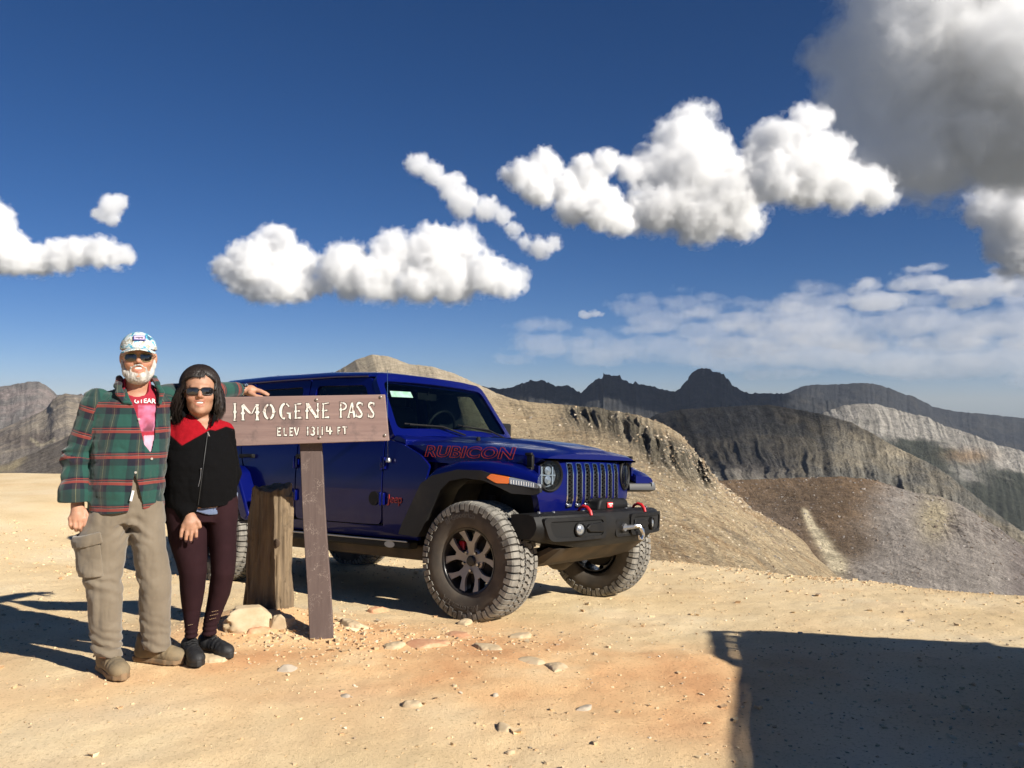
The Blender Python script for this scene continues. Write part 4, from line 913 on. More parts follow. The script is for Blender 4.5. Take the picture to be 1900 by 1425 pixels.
m = MB(); m.tube([(.20, -.55, .42), (-.9, -.42, .50)], .03, 8); m.tube([(.20, .55, .42), (-.9, .42, .50)], .03, 8); m.tube([(.16, -.6, .46), (.16, .6, .42)], .022, 8); m.tube([(.22, -.6, .40), (.22, .6, .38)], .02, 8); m.build('steering_links', DARK, V_)
for sy in (-1, 1):
    m = MB(); m.tube([(.02, sy * .52, .44), (.02, sy * .50, .85)], .055, 12); m.tube([(-.12, sy * .56, .40), (-.10, sy * .54, .85)], .028, 8); m.build('coil_spring', DARK, V_)
m = MB(); m.box((-1.5, 0, .47), (1.9, 1.0, .14)); m.box((-.75, 0, .44), (.5, .6, .12)); m.build('floor_pan', DARK, V_)
m = MB(); m.tube([(-.7, .15, .42), (-3.0, .05, .42)], .035, 8); m.build('drive_shaft', DARK, V_)
# cabin
m = MB(); m.prism([(-.95, 1.26), (-1.02, 1.325), (-1.20, 1.335), (-1.30, 1.28), (-1.30, 1.262)], lambda x, z, a: (x, a, z), -.70, .70); m.build('dashboard', BLACK, V_, bevel=.02)
for y in (-.36, .36):
    m = MB(); m.prism([(-1.98, 1.05), (-1.93, 1.30), (-2.02, 1.62), (-2.10, 1.64), (-2.12, 1.30), (-2.12, 1.05)], lambda x, z, a: (x, a, z), y - .24, y + .24); m.box((-2.06, y, 1.69), (.09, .24, .14)); m.build('front_seat', SEAT, V_, bevel=.03, seg=3)
m = MB(); m.prism([(-2.75, 1.0), (-2.72, 1.3), (-2.86, 1.56), (-2.94, 1.56), (-2.94, 1.0)], lambda x, z, a: (x, a, z), -.58, .58); m.build('rear_seat', SEAT, V_, bevel=.03)
m = MB(); m.tube([(-1.46 + .05 * math.sin(t), .36 + .18 * math.cos(t), 1.39 + .17 * math.sin(t)) for t in np.linspace(0, 2 * math.pi, 25)], .014, 8, False); m.box((-1.44, .36, 1.39), (.05, .12, .10)); m.box((-1.44, .36, 1.39), (.03, .33, .03)); m.build('steering_wheel', BLACK, V_, bevel=.004)
m = MB(); m.box((-1.31, .0, 1.665), (.035, .24, .065)); m.tube([(-1.25, 0, 1.74), (-1.31, 0, 1.67)], .012, 6); m.build('rear_view_mirror', BLACK, V_, bevel=.015)
m = MB()
for sy in (-1, 1): m.tube([(-2.0, sy * .60, 1.22), (-2.05, sy * .58, 1.70), (-2.10, sy * .50, 1.76), (-2.1, 0, 1.765)], .035, 10)
m.tube([(-1.28, -.58, 1.745), (-2.05, -.58, 1.75), (-2.9, -.58, 1.74)], .032, 8); m.tube([(-1.28, .58, 1.745), (-2.05, .58, 1.75), (-2.9, .58, 1.74)], .032, 8); m.build('roll_bar', SEAT, V_)
# tailgate, spare, rear bumper
plate('tailgate', round_poly([(-.70, .72), (-.72, 1.28), (.72, 1.28), (.70, .72)], .04), [], lambda y, z, d: (-3.605 + d, y, z), .03, PAINT, V_, .2)
hg = round_poly([(-.70, 1.29), (-.62, 1.80), (.62, 1.80), (.70, 1.29)], .05); hi_ = round_poly([(-.60, 1.36), (-.54, 1.74), (.54, 1.74), (.60, 1.36)], .05)
rg = plate('hardtop_back', hg, [hi_], lambda y, z, d: (-3.60 + .16 * (z - 1.29) + d, y, z), .03, PAINT, V_, .2); plate('window', hi_, [], lambda y, z, d: (-3.585 + .16 * (z - 1.29), y, z), 0, TINT, rg, .3, two=False)
m = MB(); m.box((-3.68, 0, .60), (.16, 1.60, .17)); m.build('rear_bumper', BLACK, V_, bevel=.03)
# antenna
m = MB(); m.tube([(-.905, -.815, 1.085), (-.91, -.83, 1.11)], .014, 10); m.lathe([(0, -.02), (.02, -.016), (.022, .0), (.014, .016), (0, .018)], 14, 'Z', (-.908, -.825, 1.10)); ab = m.build('antenna_base', SATIN, V_)
m = MB(); m.tube([(-.908, -.828, 1.11), (-.925, -.83, 1.40), (-.94, -.83, 1.80)], [.0035, .003, .002], 6); m.build('antenna', CHROME, V_)
# ---- wheels
TR, TW = .415, .285
def make_wheel(loc, sy, steer=0.0, proto=None):
    e = empty('wheel', loc, (0, 0 if (sy < 0 and loc[0] > -1) else R_(random.Random(int(loc[0] * 10 + sy)).uniform(-30, 30)), 0)); e.parent = V_
    e.rotation_euler = Euler((0, e.rotation_euler[1], 0)).to_matrix().to_euler()
    M = Euler((0, 0, (0 if sy < 0 else math.pi) + steer)).to_matrix() @ Euler((0, e.rotation_euler[1], 0)).to_matrix(); e.rotation_euler = M.to_euler()
    if proto:
        for ch in proto.children:
            c = ch.copy(); COL.objects.link(c); c.parent = e
            for g in ch.children: k = g.copy(); COL.objects.link(k); k.parent = c
        return e
    h = TW / 2                                                   # outer face at -Y
    prof = [(.222, -h + .035), (.228, -h + .022), (.240, -h + .012), (.262, -h + .004), (.300, -h - .004), (.335, -h - .004), (.362, -h + .004), (.384, -h + .016), (.396, -h + .032), (.402, -h + .06), (.404, 0)]
    prof = prof + [(r, -a) for r, a in prof[-2::-1]]
    ty = MB().lathe(prof, 72, 'Y', caps=False).build('tyre', RUBBER_SIDE, e, sharp=60)
    # tread: staggered blocks in five rows, shoulder lugs wrapping down the sidewall
    m = MB(); g = MB()
    g.lathe([(.396, -h + .03), (.4035, -h + .05), (.4045, 0), (.4035, h - .05), (.396, h - .03)], 72, 'Y', caps=False)
    def blk(t0, t1, a, b, sk, r0, r1, notch):
        # block on the crown: corners in (angle, across); a zigzag edge gives the interlocking look
        q = [(t0, a), (t0 + (t1 - t0) * .5, a + notch), (t1, a), (t1 + sk, (a + b) / 2), (t1, b), (t0 + (t1 - t0) * .5, b + notch), (t0, b), (t0 + sk, (a + b) / 2)]
        P = lambda t, y, r: ((r - .010 * (abs(y) / h) ** 4) * math.cos(t), y, (r - .010 * (abs(y) / h) ** 4) * math.sin(t))
        V = [P(t, y, r0) for t, y in q] + [P(t0 + (t - t0) * .94 + (t1 - t0) * .03, (y - (a + b) / 2) * .94 + (a + b) / 2, r1) for t, y in q]
        m.add(V, [tuple(range(8, 16))] + [(i, (i + 1) % 8, 8 + (i + 1) % 8, 8 + i) for i in range(8)])
    NB = 54; st = 2 * math.pi / NB
    for k in range(NB):
        t = k * st
        for row, (a, b) in enumerate([(-.078, -.030), (-.022, .022), (.030, .078)]):
            o = t + (.5 * st if row == 1 else (.22 * st if row == 2 else 0)); blk(o, o + st * .76, a, b, st * (.20 if row % 2 else -.20), .400, .4165, .008 * (1 if row % 2 else -1))
        for sg in (-1, 1):
            o = t + (.35 * st if sg > 0 else .1 * st); dt = st * (.80 if k % 2 else .70); dn = .050 if k % 2 else .036
            # lug: crown edge to shoulder to upper sidewall
            cs = [(.4155, .086), (.4130, .120), (.4050, h - .004), (.392, h + .006), (.392 - dn, h + .010), (.392 - dn, h - .004), (.385, h - .02), (.400, .086)]
            r0 = [(r * math.cos(o), sg * y, r * math.sin(o)) for r, y in cs]; r1 = [(r * math.cos(o + dt), sg * y, r * math.sin(o + dt)) for r, y in cs]
            mid = [(r * math.cos(o + dt * .5 + st * .10), sg * y, r * math.sin(o + dt * .5 + st * .10)) for r, y in cs]
            m.loft([r0, r1]) if k % 2 else m.loft([r0, [(p[0], p[1], p[2]) for p in r1]])
    g.build('tread_grooves', RUBBER_DARK, ty, sharp=60)
    m.build('tread', RUBBER_TREAD, ty, sharp=25)
    # raised lettering round the sidewall
    LET = mat('lettering_rubber', (.085, .075, .065), .6)
    for s, c0, size in (('All-Terrain T/A', -math.pi / 2 - .15, .052), ('BFGoodrich', math.pi / 2 + .2, .056)):
        tv, tf = text_mesh(s, size, .0015, bold=.0012); out = []
        for p in tv:
            r = .318 + p[1]; th = c0 - p[0] / .318
            out.append((r * math.cos(th), -h - .0055 + (-.0015 if p[2] > 0 else 0.0015), r * math.sin(th)))
        MB().add(out, tf).build('sidewall_lettering', LET, ty, False)
    # rim
    rim = MB().lathe([(.205, .12), (.205, -.07), (.212, -.095), (.226, -h + .028), (.232, -h + .022), (.229, -h + .016), (.218, -h + .020), (.212, -h + .034), (.200, -.06), (.196, .12)], 60, 'Y', close=True).build('rim', RIMBLACK, e, sharp=40)
    MB().lathe([(.0, .05), (.16, .05), (.17, -.02), (.10, -.04), (.0, -.04)], 36, 'Y').build('brake_disc', DARK, e)
    m = MB(); m.box((-.12, -.03, .08), (.05, .05, .10)); m.build('brake_caliper', RED, e, bevel=.01)
    fm = lambda x, z, d: (x, -h + .034 + .030 * (1 - min(1, math.hypot(x, z) / .21)) - .0 + d, z)
    for k in range(5):                                            # forked spokes
        t = math.pi / 2 + k * 2 * math.pi / 5; ca, sa = math.cos(t), math.sin(t)
        loc2 = lambda p: (p[0] * ca - p[1] * sa, p[0] * sa + p[1] * ca)
        # fork arms from hub to rim; local x along the spoke, y across
        fork = [(.035, -.030), (.080, -.030), (.118, -.040), (.160, -.078), (.196, -.098), (.209, -.064), (.185, -.046), (.150, -.018), (.128, 0), (.150, .018), (.185, .046), (.209, .064), (.196, .098), (.160, .078), (.118, .040), (.080, .030), (.035, .030)]
        fork = [(.035, -.028), (.085, -.028), (.122, -.036), (.162, -.066), (.190, -.098), (.207, -.075), (.212, -.052), (.178, -.033), (.136, -.012), (.136, .012), (.178, .033), (.212, .052), (.207, .075), (.190, .098), (.162, .066), (.122, .036), (.085, .028), (.035, .028)]
        pl = [loc2(p) for p in fork]
        s = plate('spoke', pl, [], fm, .022, RIMGREY, rim, .03)
        inn = [loc2((q[0] * .985, q[1] * .95)) for q in fork]
        b = plate('spoke_side', inn, [], lambda x, z, d: (x, fm(x, z, 0)[1] + .020 + d, z), .05, RIMBLACK, rim, .05)
        a2 = t + math.pi / 5; 
        m = MB(); m.lathe([(.0135, .0), (.0135, -.016), (.010, -.024), (0, -.024)], 6, 'Y'); o = m.build('lug_nut', CHROME, rim); o.location = (.066 * math.cos(t + math.pi / 5), -h + .064, .066 * math.sin(t + math.pi / 5))
    MB().lathe([(.0, .06), (.085, .055), (.088, .022), (.078, .012), (.0, .012)], 30, 'Y').build('hub_face', RIMGREY, rim).location = (0, -h + .048, 0)
    MB().lathe([(.036, .02), (.036, -.012), (.030, -.020), (.0, -.022)], 24, 'Y').build('centre_cap', RIMBLACK, rim).location = (0, -h + .060, 0)
    return e
w0 = make_wheel((0, -.80, TR - .008), -1, R_(2))
make_wheel((0, .80, TR - .008), 1, R_(2), w0)
make_wheel((-3.008, -.80, TR - .008), -1, 0, w0)
make_wheel((-3.008, .80, TR - .008), 1, 0, w0)
sp = make_wheel((-3.80, 0, .98), -1, 0, w0); sp.name = 'spare_wheel'; sp.rotation_euler = (0, 0, R_(-90))
# ------------------------------------------------------------------ the photographer's side: a second vehicle stands just right of the camera; only its shadow reaches into the picture
def copy_tree(o, parent=None):
    c = o.copy(); COL.objects.link(c); c.parent = parent
    for ch in list(o.children):
        if not ch.name.startswith('spare_wheel'): copy_tree(ch, c)
    return c
other = copy_tree(veh)
OS = 1.10; HD = R_(-107.5); corner = np.array([4.29, 3.55])          # its right rear roof corner in plan; it faces back past the photographer
lc = np.array([-3.58, -.65]) * OS; oc = np.array([lc[0] * math.cos(HD) - lc[1] * math.sin(HD), lc[0] * math.sin(HD) + lc[1] * math.cos(HD)])
other.location = (corner[0] - oc[0], corner[1] - oc[1], -.02); other.rotation_euler = (0, 0, HD); other.scale = (OS, OS, OS)
tag(other, 'second off-road vehicle with roof rack, parked beside the photographer and casting the large shadow', 'vehicle')
def _walk(o):
    for ch in o.children:
        if ch.type == 'MESH' and ch.name.startswith('window'):
            ch.material_slots[0].link = 'OBJECT'; ch.material_slots[0].material = CLEAR
        _walk(ch)
_walk(other)
m = MB()
for y in (-.40, .40): m.tube([(-1.5, y, 1.91), (-3.30, y, 1.93)], .018, 8)
for x in (-1.6, -2.3, -3.0): m.tube([(x, -.40, 1.92), (x, .40, 1.92)], .016, 8)
for x in (-1.7, -2.5, -3.3):
    for y in (-.40, .40): m.tube([(x, y, 1.86), (x, y, 1.93)], .014, 8)
m.tube([(-3.50, -.56, 1.88), (-3.52, -.66, 1.85), (-3.46, -.715, 1.84), (-2.86, -.73, 1.84), (-2.78, -.70, 1.84), (-2.66, -.56, 1.88)], .032, 8)
for x in (-3.34, -3.18, -3.02): m.tube([(x, -.56, 1.88), (x, -.72, 1.84)], .014, 6)
m.build('roof_rack', BLACK, other)
# ------------------------------------------------------------------ the pass sign: routed board on a leaning post
def wood_material(name, c1, c2, c3, scratch=0.0, grain=(3, 3, 60), rough=.85):
    m, n, l, p = new_mat(name); p.inputs['Roughness'].default_value = rough; p.inputs['Specular IOR Level'].default_value = .25
    tc = node(n, 'ShaderNodeTexCoord'); mp = node(n, 'ShaderNodeMapping'); mp.inputs['Scale'].default_value = grain; l.new(tc.outputs['Object'], mp.inputs[0])
    t = node(n, 'ShaderNodeTexNoise'); t.inputs['Scale'].default_value = 1; t.inputs['Detail'].default_value = 8; t.inputs['Roughness'].default_value = .65; l.new(mp.outputs[0], t.inputs['Vector'])
    r = node(n, 'ShaderNodeValToRGB'); e = r.color_ramp.elements; e[0].position = .3; e[0].color = c4(c1); e[1].position = .7; e[1].color = c4(c2); x = e.new(.5); x.color = c4(tuple((np.array(c1) + np.array(c2)) / 2)); l.new(t.outputs['Fac'], r.inputs[0])
    t2 = node(n, 'ShaderNodeTexNoise'); t2.inputs['Scale'].default_value = 4.5; t2.inputs['Detail'].default_value = 7; t2.inputs['Roughness'].default_value = .7; l.new(tc.outputs['Object'], t2.inputs['Vector'])
    r2 = node(n, 'ShaderNodeValToRGB'); r2.color_ramp.elements[0].position = .56; r2.color_ramp.elements[1].position = .70; l.new(t2.outputs['Fac'], r2.inputs[0])
    mx = node(n, 'ShaderNodeMix', data_type='RGBA'); l.new(r2.outputs[0], mx.inputs[0]); l.new(r.outputs[0], mx.inputs[6]); mx.inputs[7].default_value = c4(c3); out = mx.outputs[2]
    if scratch:
        w = node(n, 'ShaderNodeTexNoise'); w.inputs['Scale'].default_value = 38; w.inputs['Detail'].default_value = 3; l.new(tc.outputs['Object'], w.inputs['Vector'])
        rr = node(n, 'ShaderNodeValToRGB'); rr.color_ramp.elements[0].position = .485; rr.color_ramp.elements[0].color = (0, 0, 0, 1); rr.color_ramp.elements[1].position = .50; k = rr.color_ramp.elements.new(.515); k.color = (0, 0, 0, 1); l.new(w.outputs['Fac'], rr.inputs[0])
        mask = node(n, 'ShaderNodeTexNoise'); mask.inputs['Scale'].default_value = 9; l.new(tc.outputs['Object'], mask.inputs['Vector'])
        rm = node(n, 'ShaderNodeValToRGB'); rm.color_ramp.elements[0].position = .50; rm.color_ramp.elements[1].position = .60; l.new(mask.outputs['Fac'], rm.inputs[0])
        mm = node(n, 'ShaderNodeMath', operation='MULTIPLY'); l.new(rr.outputs[0], mm.inputs[0]); l.new(rm.outputs[0], mm.inputs[1])
        m2 = node(n, 'ShaderNodeMath', operation='MULTIPLY'); m2.inputs[1].default_value = scratch; l.new(mm.outputs[0], m2.inputs[0])
        mx2 = node(n, 'ShaderNodeMix', data_type='RGBA'); l.new(m2.outputs[0], mx2.inputs[0]); l.new(out, mx2.inputs[6]); mx2.inputs[7].default_value = (.50, .42, .36, 1); out = mx2.outputs[2]
    l.new(out, p.inputs['Base Color'])
    b = node(n, 'ShaderNodeBump'); b.inputs['Strength'].default_value = .45; b.inputs['Distance'].default_value = .004; l.new(t.outputs['Fac'], b.inputs['Height']); l.new(b.outputs[0], p.inputs['Normal'])
    return m
BOARD = wood_material('painted_board', (.195, .130, .118), (.28, .195, .172), (.125, .095, .090), grain=(2.5, 8, 40))
POSTM = wood_material('painted_post', (.092, .066, .060), (.130, .096, .086), (.17, .13, .115), scratch=.5, grain=(30, 8, 3))
LETTER = mat('white_letter_paint', (.72, .69, .62), .75, col2=(.30, .22, .19), scale=48, lo=.54, hi=.66)
ROUT_SHADE = mat('painted_routing_shade', (.05, .035, .03), .9)  # dark colour painted in as the shade of the routing
BOLT = mat('bolt_steel', (.30, .27, .24), .45, .8)
SIGN_Y = 5.15
post_base = at(597, 1183, SIGN_Y + .035); post_top = at(573, 765, SIGN_Y + .055)
sgn = empty('signpost', tuple(post_base)); tag(sgn, 'brown wooden pass sign with white lettering on a leaning plank post', 'sign')
pb, pt = np.zeros(3), post_top - post_base
ax = pt / np.linalg.norm(pt); side_ = np.array([1, .10, 0.]); side_ -= ax * (side_ @ ax); side_ /= np.linalg.norm(side_); nrm = np.cross(side_, ax)   # nrm points at the camera (-Y)
if nrm[1] > 0: nrm = -nrm
rings = []
for t in np.linspace(-.10, 1.0, 12):
    c = pb + pt * t; w = .070 - .006 * t; d = .042; wob = .0025 * math.sin(9 * t)
    rings.append([tuple(c + side_ * (sx * w + wob) + nrm * (sn * d / 2)) for sx, sn in ((-1, 1), (1, 1), (1, -1), (-1, -1))])
MB().loft(rings).build('post', POSTM, sgn, bevel=.004, sharp=30)
# board: corners traced, right end a little further back
TL, TR_, BR, BL = (at(u, v, y) - post_base for u, v, y in ((394, 737, 5.085), (714, 732, 5.15), (722, 818, 5.15), (400, 829, 5.085)))
bn = np.cross(TR_ - TL, BL - TL); bn /= np.linalg.norm(bn)
if bn[1] > 0: bn = -bn
def board(s, t, d=0.0): return tuple((TL * (1 - s) + TR_ * s) * (1 - t) + (BL * (1 - s) + BR * s) * t + bn * d)
def bpx(u, v, d=0.0):
    """photo pixel on the board -> point"""
    s = (u - 394) / (714 - 394); 
    for _ in range(4):
        t = (v - (737 + (732 - 737) * s)) / ((829 + (818 - 829) * s) - (737 + (732 - 737) * s)); s = (u - (394 + 6 * t)) / ((714 + 8 * t) - (394 + 6 * t))
    return board(s, t, d)
BT = .034
mb = MB()
N = 16
front = [[board(i / N, t, 0.0) for t in (0, .25, .5, .75, 1)] for i in range(N + 1)]
ring = lambda i: [board(i / N, 0, 0), board(i / N, 1, 0), board(i / N, 1, -BT), board(i / N, 0, -BT)]
brd = mb.loft([ring(i) for i in range(N + 1)]).build('board', BOARD, sgn, bevel=.004, sharp=30)
# glyphs in a spurred stencil letter, drawn on a unit box (x right, y down); each stroke is a polygon
def stem(x, w, y0=0, y1=1, spur=.07):
    m = (y0 + y1) / 2
    return [(x - w * .9, y0), (x + w * .9, y0), (x + w * .55, y0 + .12), (x + w * .55, m - .09), (x + w * .55 + spur, m), (x + w * .55, m + .09), (x + w * .55, y1 - .12), (x + w * .9, y1), (x - w * .9, y1), (x - w * .55, y1 - .12), (x - w * .55, m + .09), (x - w * .55 - spur, m), (x - w * .55, m - .09), (x - w * .55, y0 + .12)]
def bar(x0, y0, x1, y1, w0, w1=None):
    w1 = w0 if w1 is None else w1; d = np.array([x1 - x0, y1 - y0]); n = np.array([-d[1], d[0]]) / np.linalg.norm(d)
    return [(x0 + n[0] * w0, y0 + n[1] * w0), (x1 + n[0] * w1, y1 + n[1] * w1), (x1 - n[0] * w1, y1 - n[1] * w1), (x0 - n[0] * w0, y0 - n[1] * w0)]
def arc(cx, cy, rx, ry, a0, a1, w0, w1, n=10):
    o, i = [], []
    for k in range(n + 1):
        t = R_(a0 + (a1 - a0) * k / n); w = w0 + (w1 - w0) * math.sin(math.pi * k / n)
        o.append((cx + (rx + w) * math.cos(t), cy + (ry + w) * math.sin(t))); i.append((cx + (rx - w) * math.cos(t), cy + (ry - w) * math.sin(t)))
    return o + i[::-1]
GL = {
 'I': [stem(.5, .20, spur=.12)],
 'M': [stem(.12, .10, .12, 1), bar(.10, .04, .55, .62, .085, .05), stem(.88, .115), bar(.58, .62, .80, .10, .025)],
 'O': [arc(.5, .5, .36, .44, 100, 260, .05, .10), arc(.5, .5, .36, .44, -80, 80, .05, .10), [(.04, .44), (.10, .5), (.04, .56), (-.03, .5)], [(.96, .44), (1.03, .5), (.96, .56), (.90, .5)]],
 'G': [arc(.52, .5, .36, .43, 95, 265, .05, .11), arc(.52, .5, .36, .43, 280, 325, .03, .05), [(.60, .58), (1.0, .58), (.95, .66), (.95, .98), (.78, .90), (.78, .66), (.66, .65)]],
 'E': [stem(.25, .13, .05, 1), bar(.38, .06, .80, .04, .030, .05), bar(.42, .50, .66, .50, .03, .06), bar(.40, .95, .84, .93, .03, .07)],
 'N': [stem(.14, .10), bar(.16, .04, .80, .94, .10, .085), stem(.88, .075, 0, .95)],
 'P': [stem(.28, .12), arc(.42, .27, .36, .22, -90, 88, .035, .07)],
 'A': [bar(.50, .02, .10, .98, .055, .06), bar(.52, .02, .84, .98, .11, .13), bar(.30, .66, .66, .66, .04), bar(-.02, .97, .26, .97, .035)],
 'S': [arc(.52, .26, .30, .21, 150, 300, .04, .085), bar(.30, .30, .72, .70, .075, .085), arc(.48, .74, .30, .21, -20, 130, .04, .085), [(.70, .02), (.86, .04), (.82, .26), (.74, .16)], [(.14, .72), (.22, .84), (.30, .98), (.14, .96)]],
 'L': [stem(.25, .15, spur=0), bar(.3, .90, .85, .90, .09)], 'V': [bar(.12, .0, .48, 1, .13, .08), bar(.86, .0, .54, .92, .10, .07)],
 '1': [bar(.5, 0, .5, 1, .15)], '3': [arc(.45, .27, .30, .20, -150, 88, .08, .10), arc(.45, .72, .32, .21, -88, 150, .08, .11)],
 '4': [bar(.22, .0, .14, .58, .10), bar(.05, .60, .98, .60, .09), bar(.66, .06, .66, 1, .12)], 'F': [stem(.28, .15, spur=0), bar(.3, .09, .85, .09, .09), bar(.4, .50, .74, .50, .08)],
 'T': [bar(.5, .1, .5, 1, .13), bar(.05, .09, .95, .09, .09)], 'e': [stem(.25, .15, spur=0), bar(.3, .09, .85, .09, .09), bar(.35, .50, .72, .50, .08), bar(.3, .91, .85, .91, .09)],
}
def glyph(ch, u0, u1, v0, v1, skew=0.0):
    m, k = MB(), MB()
    for poly in GL[ch]:
        pts = [(u0 + (u1 - u0) * x + skew * (1 - y), v0 + (v1 - v0) * y) for x, y in poly]
        n = len(pts)
        m.add([bpx(u, v, .0030) for u, v in pts] + [bpx(u, v, -.002) for u, v in pts], [tuple(range(n))] + [(i, (i + 1) % n, n + (i + 1) % n, n + i) for i in range(n)])
        c = np.mean(pts, 0); big = [(c[0] + (u - c[0]) * 1.0 + 1.3, c[1] + (v - c[1]) * 1.0 + 1.3) for u, v in pts]
        big2 = [(u - .9 * np.sign(c[0] - u), v - .9 * np.sign(c[1] - v)) for u, v in pts]
        k.add([bpx(u, v, .0016) for u, v in big2], [tuple(range(n))])
        k.add([bpx(u, v, .0012) for u, v in big], [tuple(range(n))])
    o = m.build('letter', LETTER, brd, False); k.build('letter_shade', ROUT_SHADE, brd, False)  # dark copies under the strokes imitate the routing's shadow
    return o
for ch, u0, u1, v0, v1 in [('I', 428, 443, 748, 781), ('M', 446, 481, 750, 780), ('O', 487, 510, 749, 779), ('G', 516, 540, 747, 779), ('E', 543, 562, 748, 777), ('N', 565, 592, 748, 777), ('E', 594, 613, 747, 776), ('P', 626, 646, 746, 775), ('A', 644, 660, 746, 775), ('S', 658, 675, 746, 775), ('S', 680, 697, 746, 775)]:
    glyph(ch, u0, u1, v0, v1)
for ch, u0, u1, v0, v1 in [('e', 512, 522, 793, 809), ('L', 524, 533, 794, 809), ('e', 535, 544, 793, 809), ('V', 544, 555, 793, 808), ('1', 566, 574, 792, 808), ('3', 574, 585, 792, 808), ('1', 586, 592, 792, 807), ('1', 594, 600, 792, 807), ('4', 603, 616, 791, 806), ('F', 624, 632, 792, 806), ('T', 634, 644, 791, 805)]:
    glyph(ch, u0, u1, v0, v1)
for u, v in ((706, 737), (714, 808), (586, 742), (592, 812)):
    m = MB(); c = np.array(bpx(u, v, 0)); m.tube([tuple(c - bn * .004), tuple(c + bn * .004), tuple(c + bn * .008)], [.009, .009, .004], 10); m.build('bolt', BOLT, brd)
# ------------------------------------------------------------------ old timber stump post behind the sign
def stump_fn(P):
    # local: z up, half-sawn timber about 0.30 wide, 0.66 tall, fluted by weather
    z = P[:, 2]; t = np.clip(z / .82, 0, 1)
    a = .150 - .012 * t + .03 * np.clip(.18 - t, 0, 1); b = .115 - .005 * t
    x, y = P[:, 0] + .012 * (1 - t), P[:, 1]
    d = (np.abs(x / a) ** 2.5 + np.abs(y / b) ** 2.5) ** (1 / 2.5); d = (d - 1) * .115
    th = np.arctan2(y, x)
    q = np.stack([np.cos(th) * 3.2, np.sin(th) * 3.2, z * .9], 1)
    d = d + .014 * ridged(q * 2.2, 3, 4) + .012 * fbm(P * np.array([7, 7, 3]), 3, 17) + .007 * fbm(np.stack([x * 60, y * 60, z * 3], 1), 3, 8)
    d = np.maximum(d, .012 - np.hypot(x - .005, y + .115) * 1.0 + .0 * z)             # long drying split in the front
    top = .800 + .045 * fbm(np.stack([x * 11, y * 11, z * 0], 1), 4, 5) - .9 * (x * x + y * y) * 1.2 - .06 * np.clip(-(x + .02) * 3, 0, .5) - .05 * (x > .10)
    return np.maximum(np.maximum(d, z - top), -z - .12)
sv, sf = sdf_mesh(stump_fn, (-.24, -.20, -.14), (.24, .20, .92), .0065, .02)
sx_, sy_ = -1.585, 5.64
STUMP = wood_material('weathered_timber', (.10, .074, .050), (.26, .190, .115), (.055, .038, .025), grain=(34, 34, 2.2))
stump = arr_mesh('timber_stump', sv, sf, STUMP, None, True, 40); stump.location = (sx_, sy_, float(ground_z(sx_, sy_)) - .01); stump.rotation_euler = (R_(1), R_(1.5), R_(-6))
tag(stump, 'weathered split timber stump standing behind the sign post', 'stump')
m = MB(); m.lathe([(.022, .004), (.020, -.002), (.012, -.005), (0, -.004)], 14, 'Y'); kn = m.build('knot', mat('knot_wood', (.07, .045, .028), .9), stump); kn.location = (.075, -.107, .44); kn.scale = (1, 1, 1.3)
# ------------------------------------------------------------------ people: each a body with clothing, built in a frame facing the camera
class Frame:
    def __init__(s, u, v, depth):
        p = at(u, v, depth); s.root = np.array([p[0], p[1], p[2]]); s.a = math.atan2(-p[0], p[1])
        s.ex = np.array([math.cos(s.a), math.sin(s.a), 0]); s.ey = np.array([-math.sin(s.a), math.cos(s.a), 0])
        s.px = np.hypot(p[0], p[1]) / FPX
    def __call__(s, u, v, dy=0.0):
        """photo pixel at local depth dy (behind the root is positive) -> local point"""
        o = np.array([0, 0, CAM_H]); d = ray(u, v); t = (dy - (o - s.root) @ s.ey) / (d @ s.ey); P = o + d * t - s.root
        return np.array([P @ s.ex, P @ s.ey, P[2]])
    def rows(s, R):
        """(v, uL, uR, b, cy) outline rows -> loft rows"""
        out = []
        for v, ul, ur, b, cy in R:
            L, Rr = s(ul, v, cy), s(ur, v, cy); out.append(((L[2] + Rr[2]) / 2, (L[0] + Rr[0]) / 2, cy, (Rr[0] - L[0]) / 2, b))
        return sorted(out)
def cloth_material(name, col, col2=None, rough=.9, weave=900, sheen=.3, bump=.25):
    return mat(name, col, rough, col2=col2 or tuple(min(1, c * 1.25) for c in col), scale=7, lo=.35, hi=.75, bump=bump, bscale=weave * .35, bdist=.0015, sheen=sheen, spec=.15)
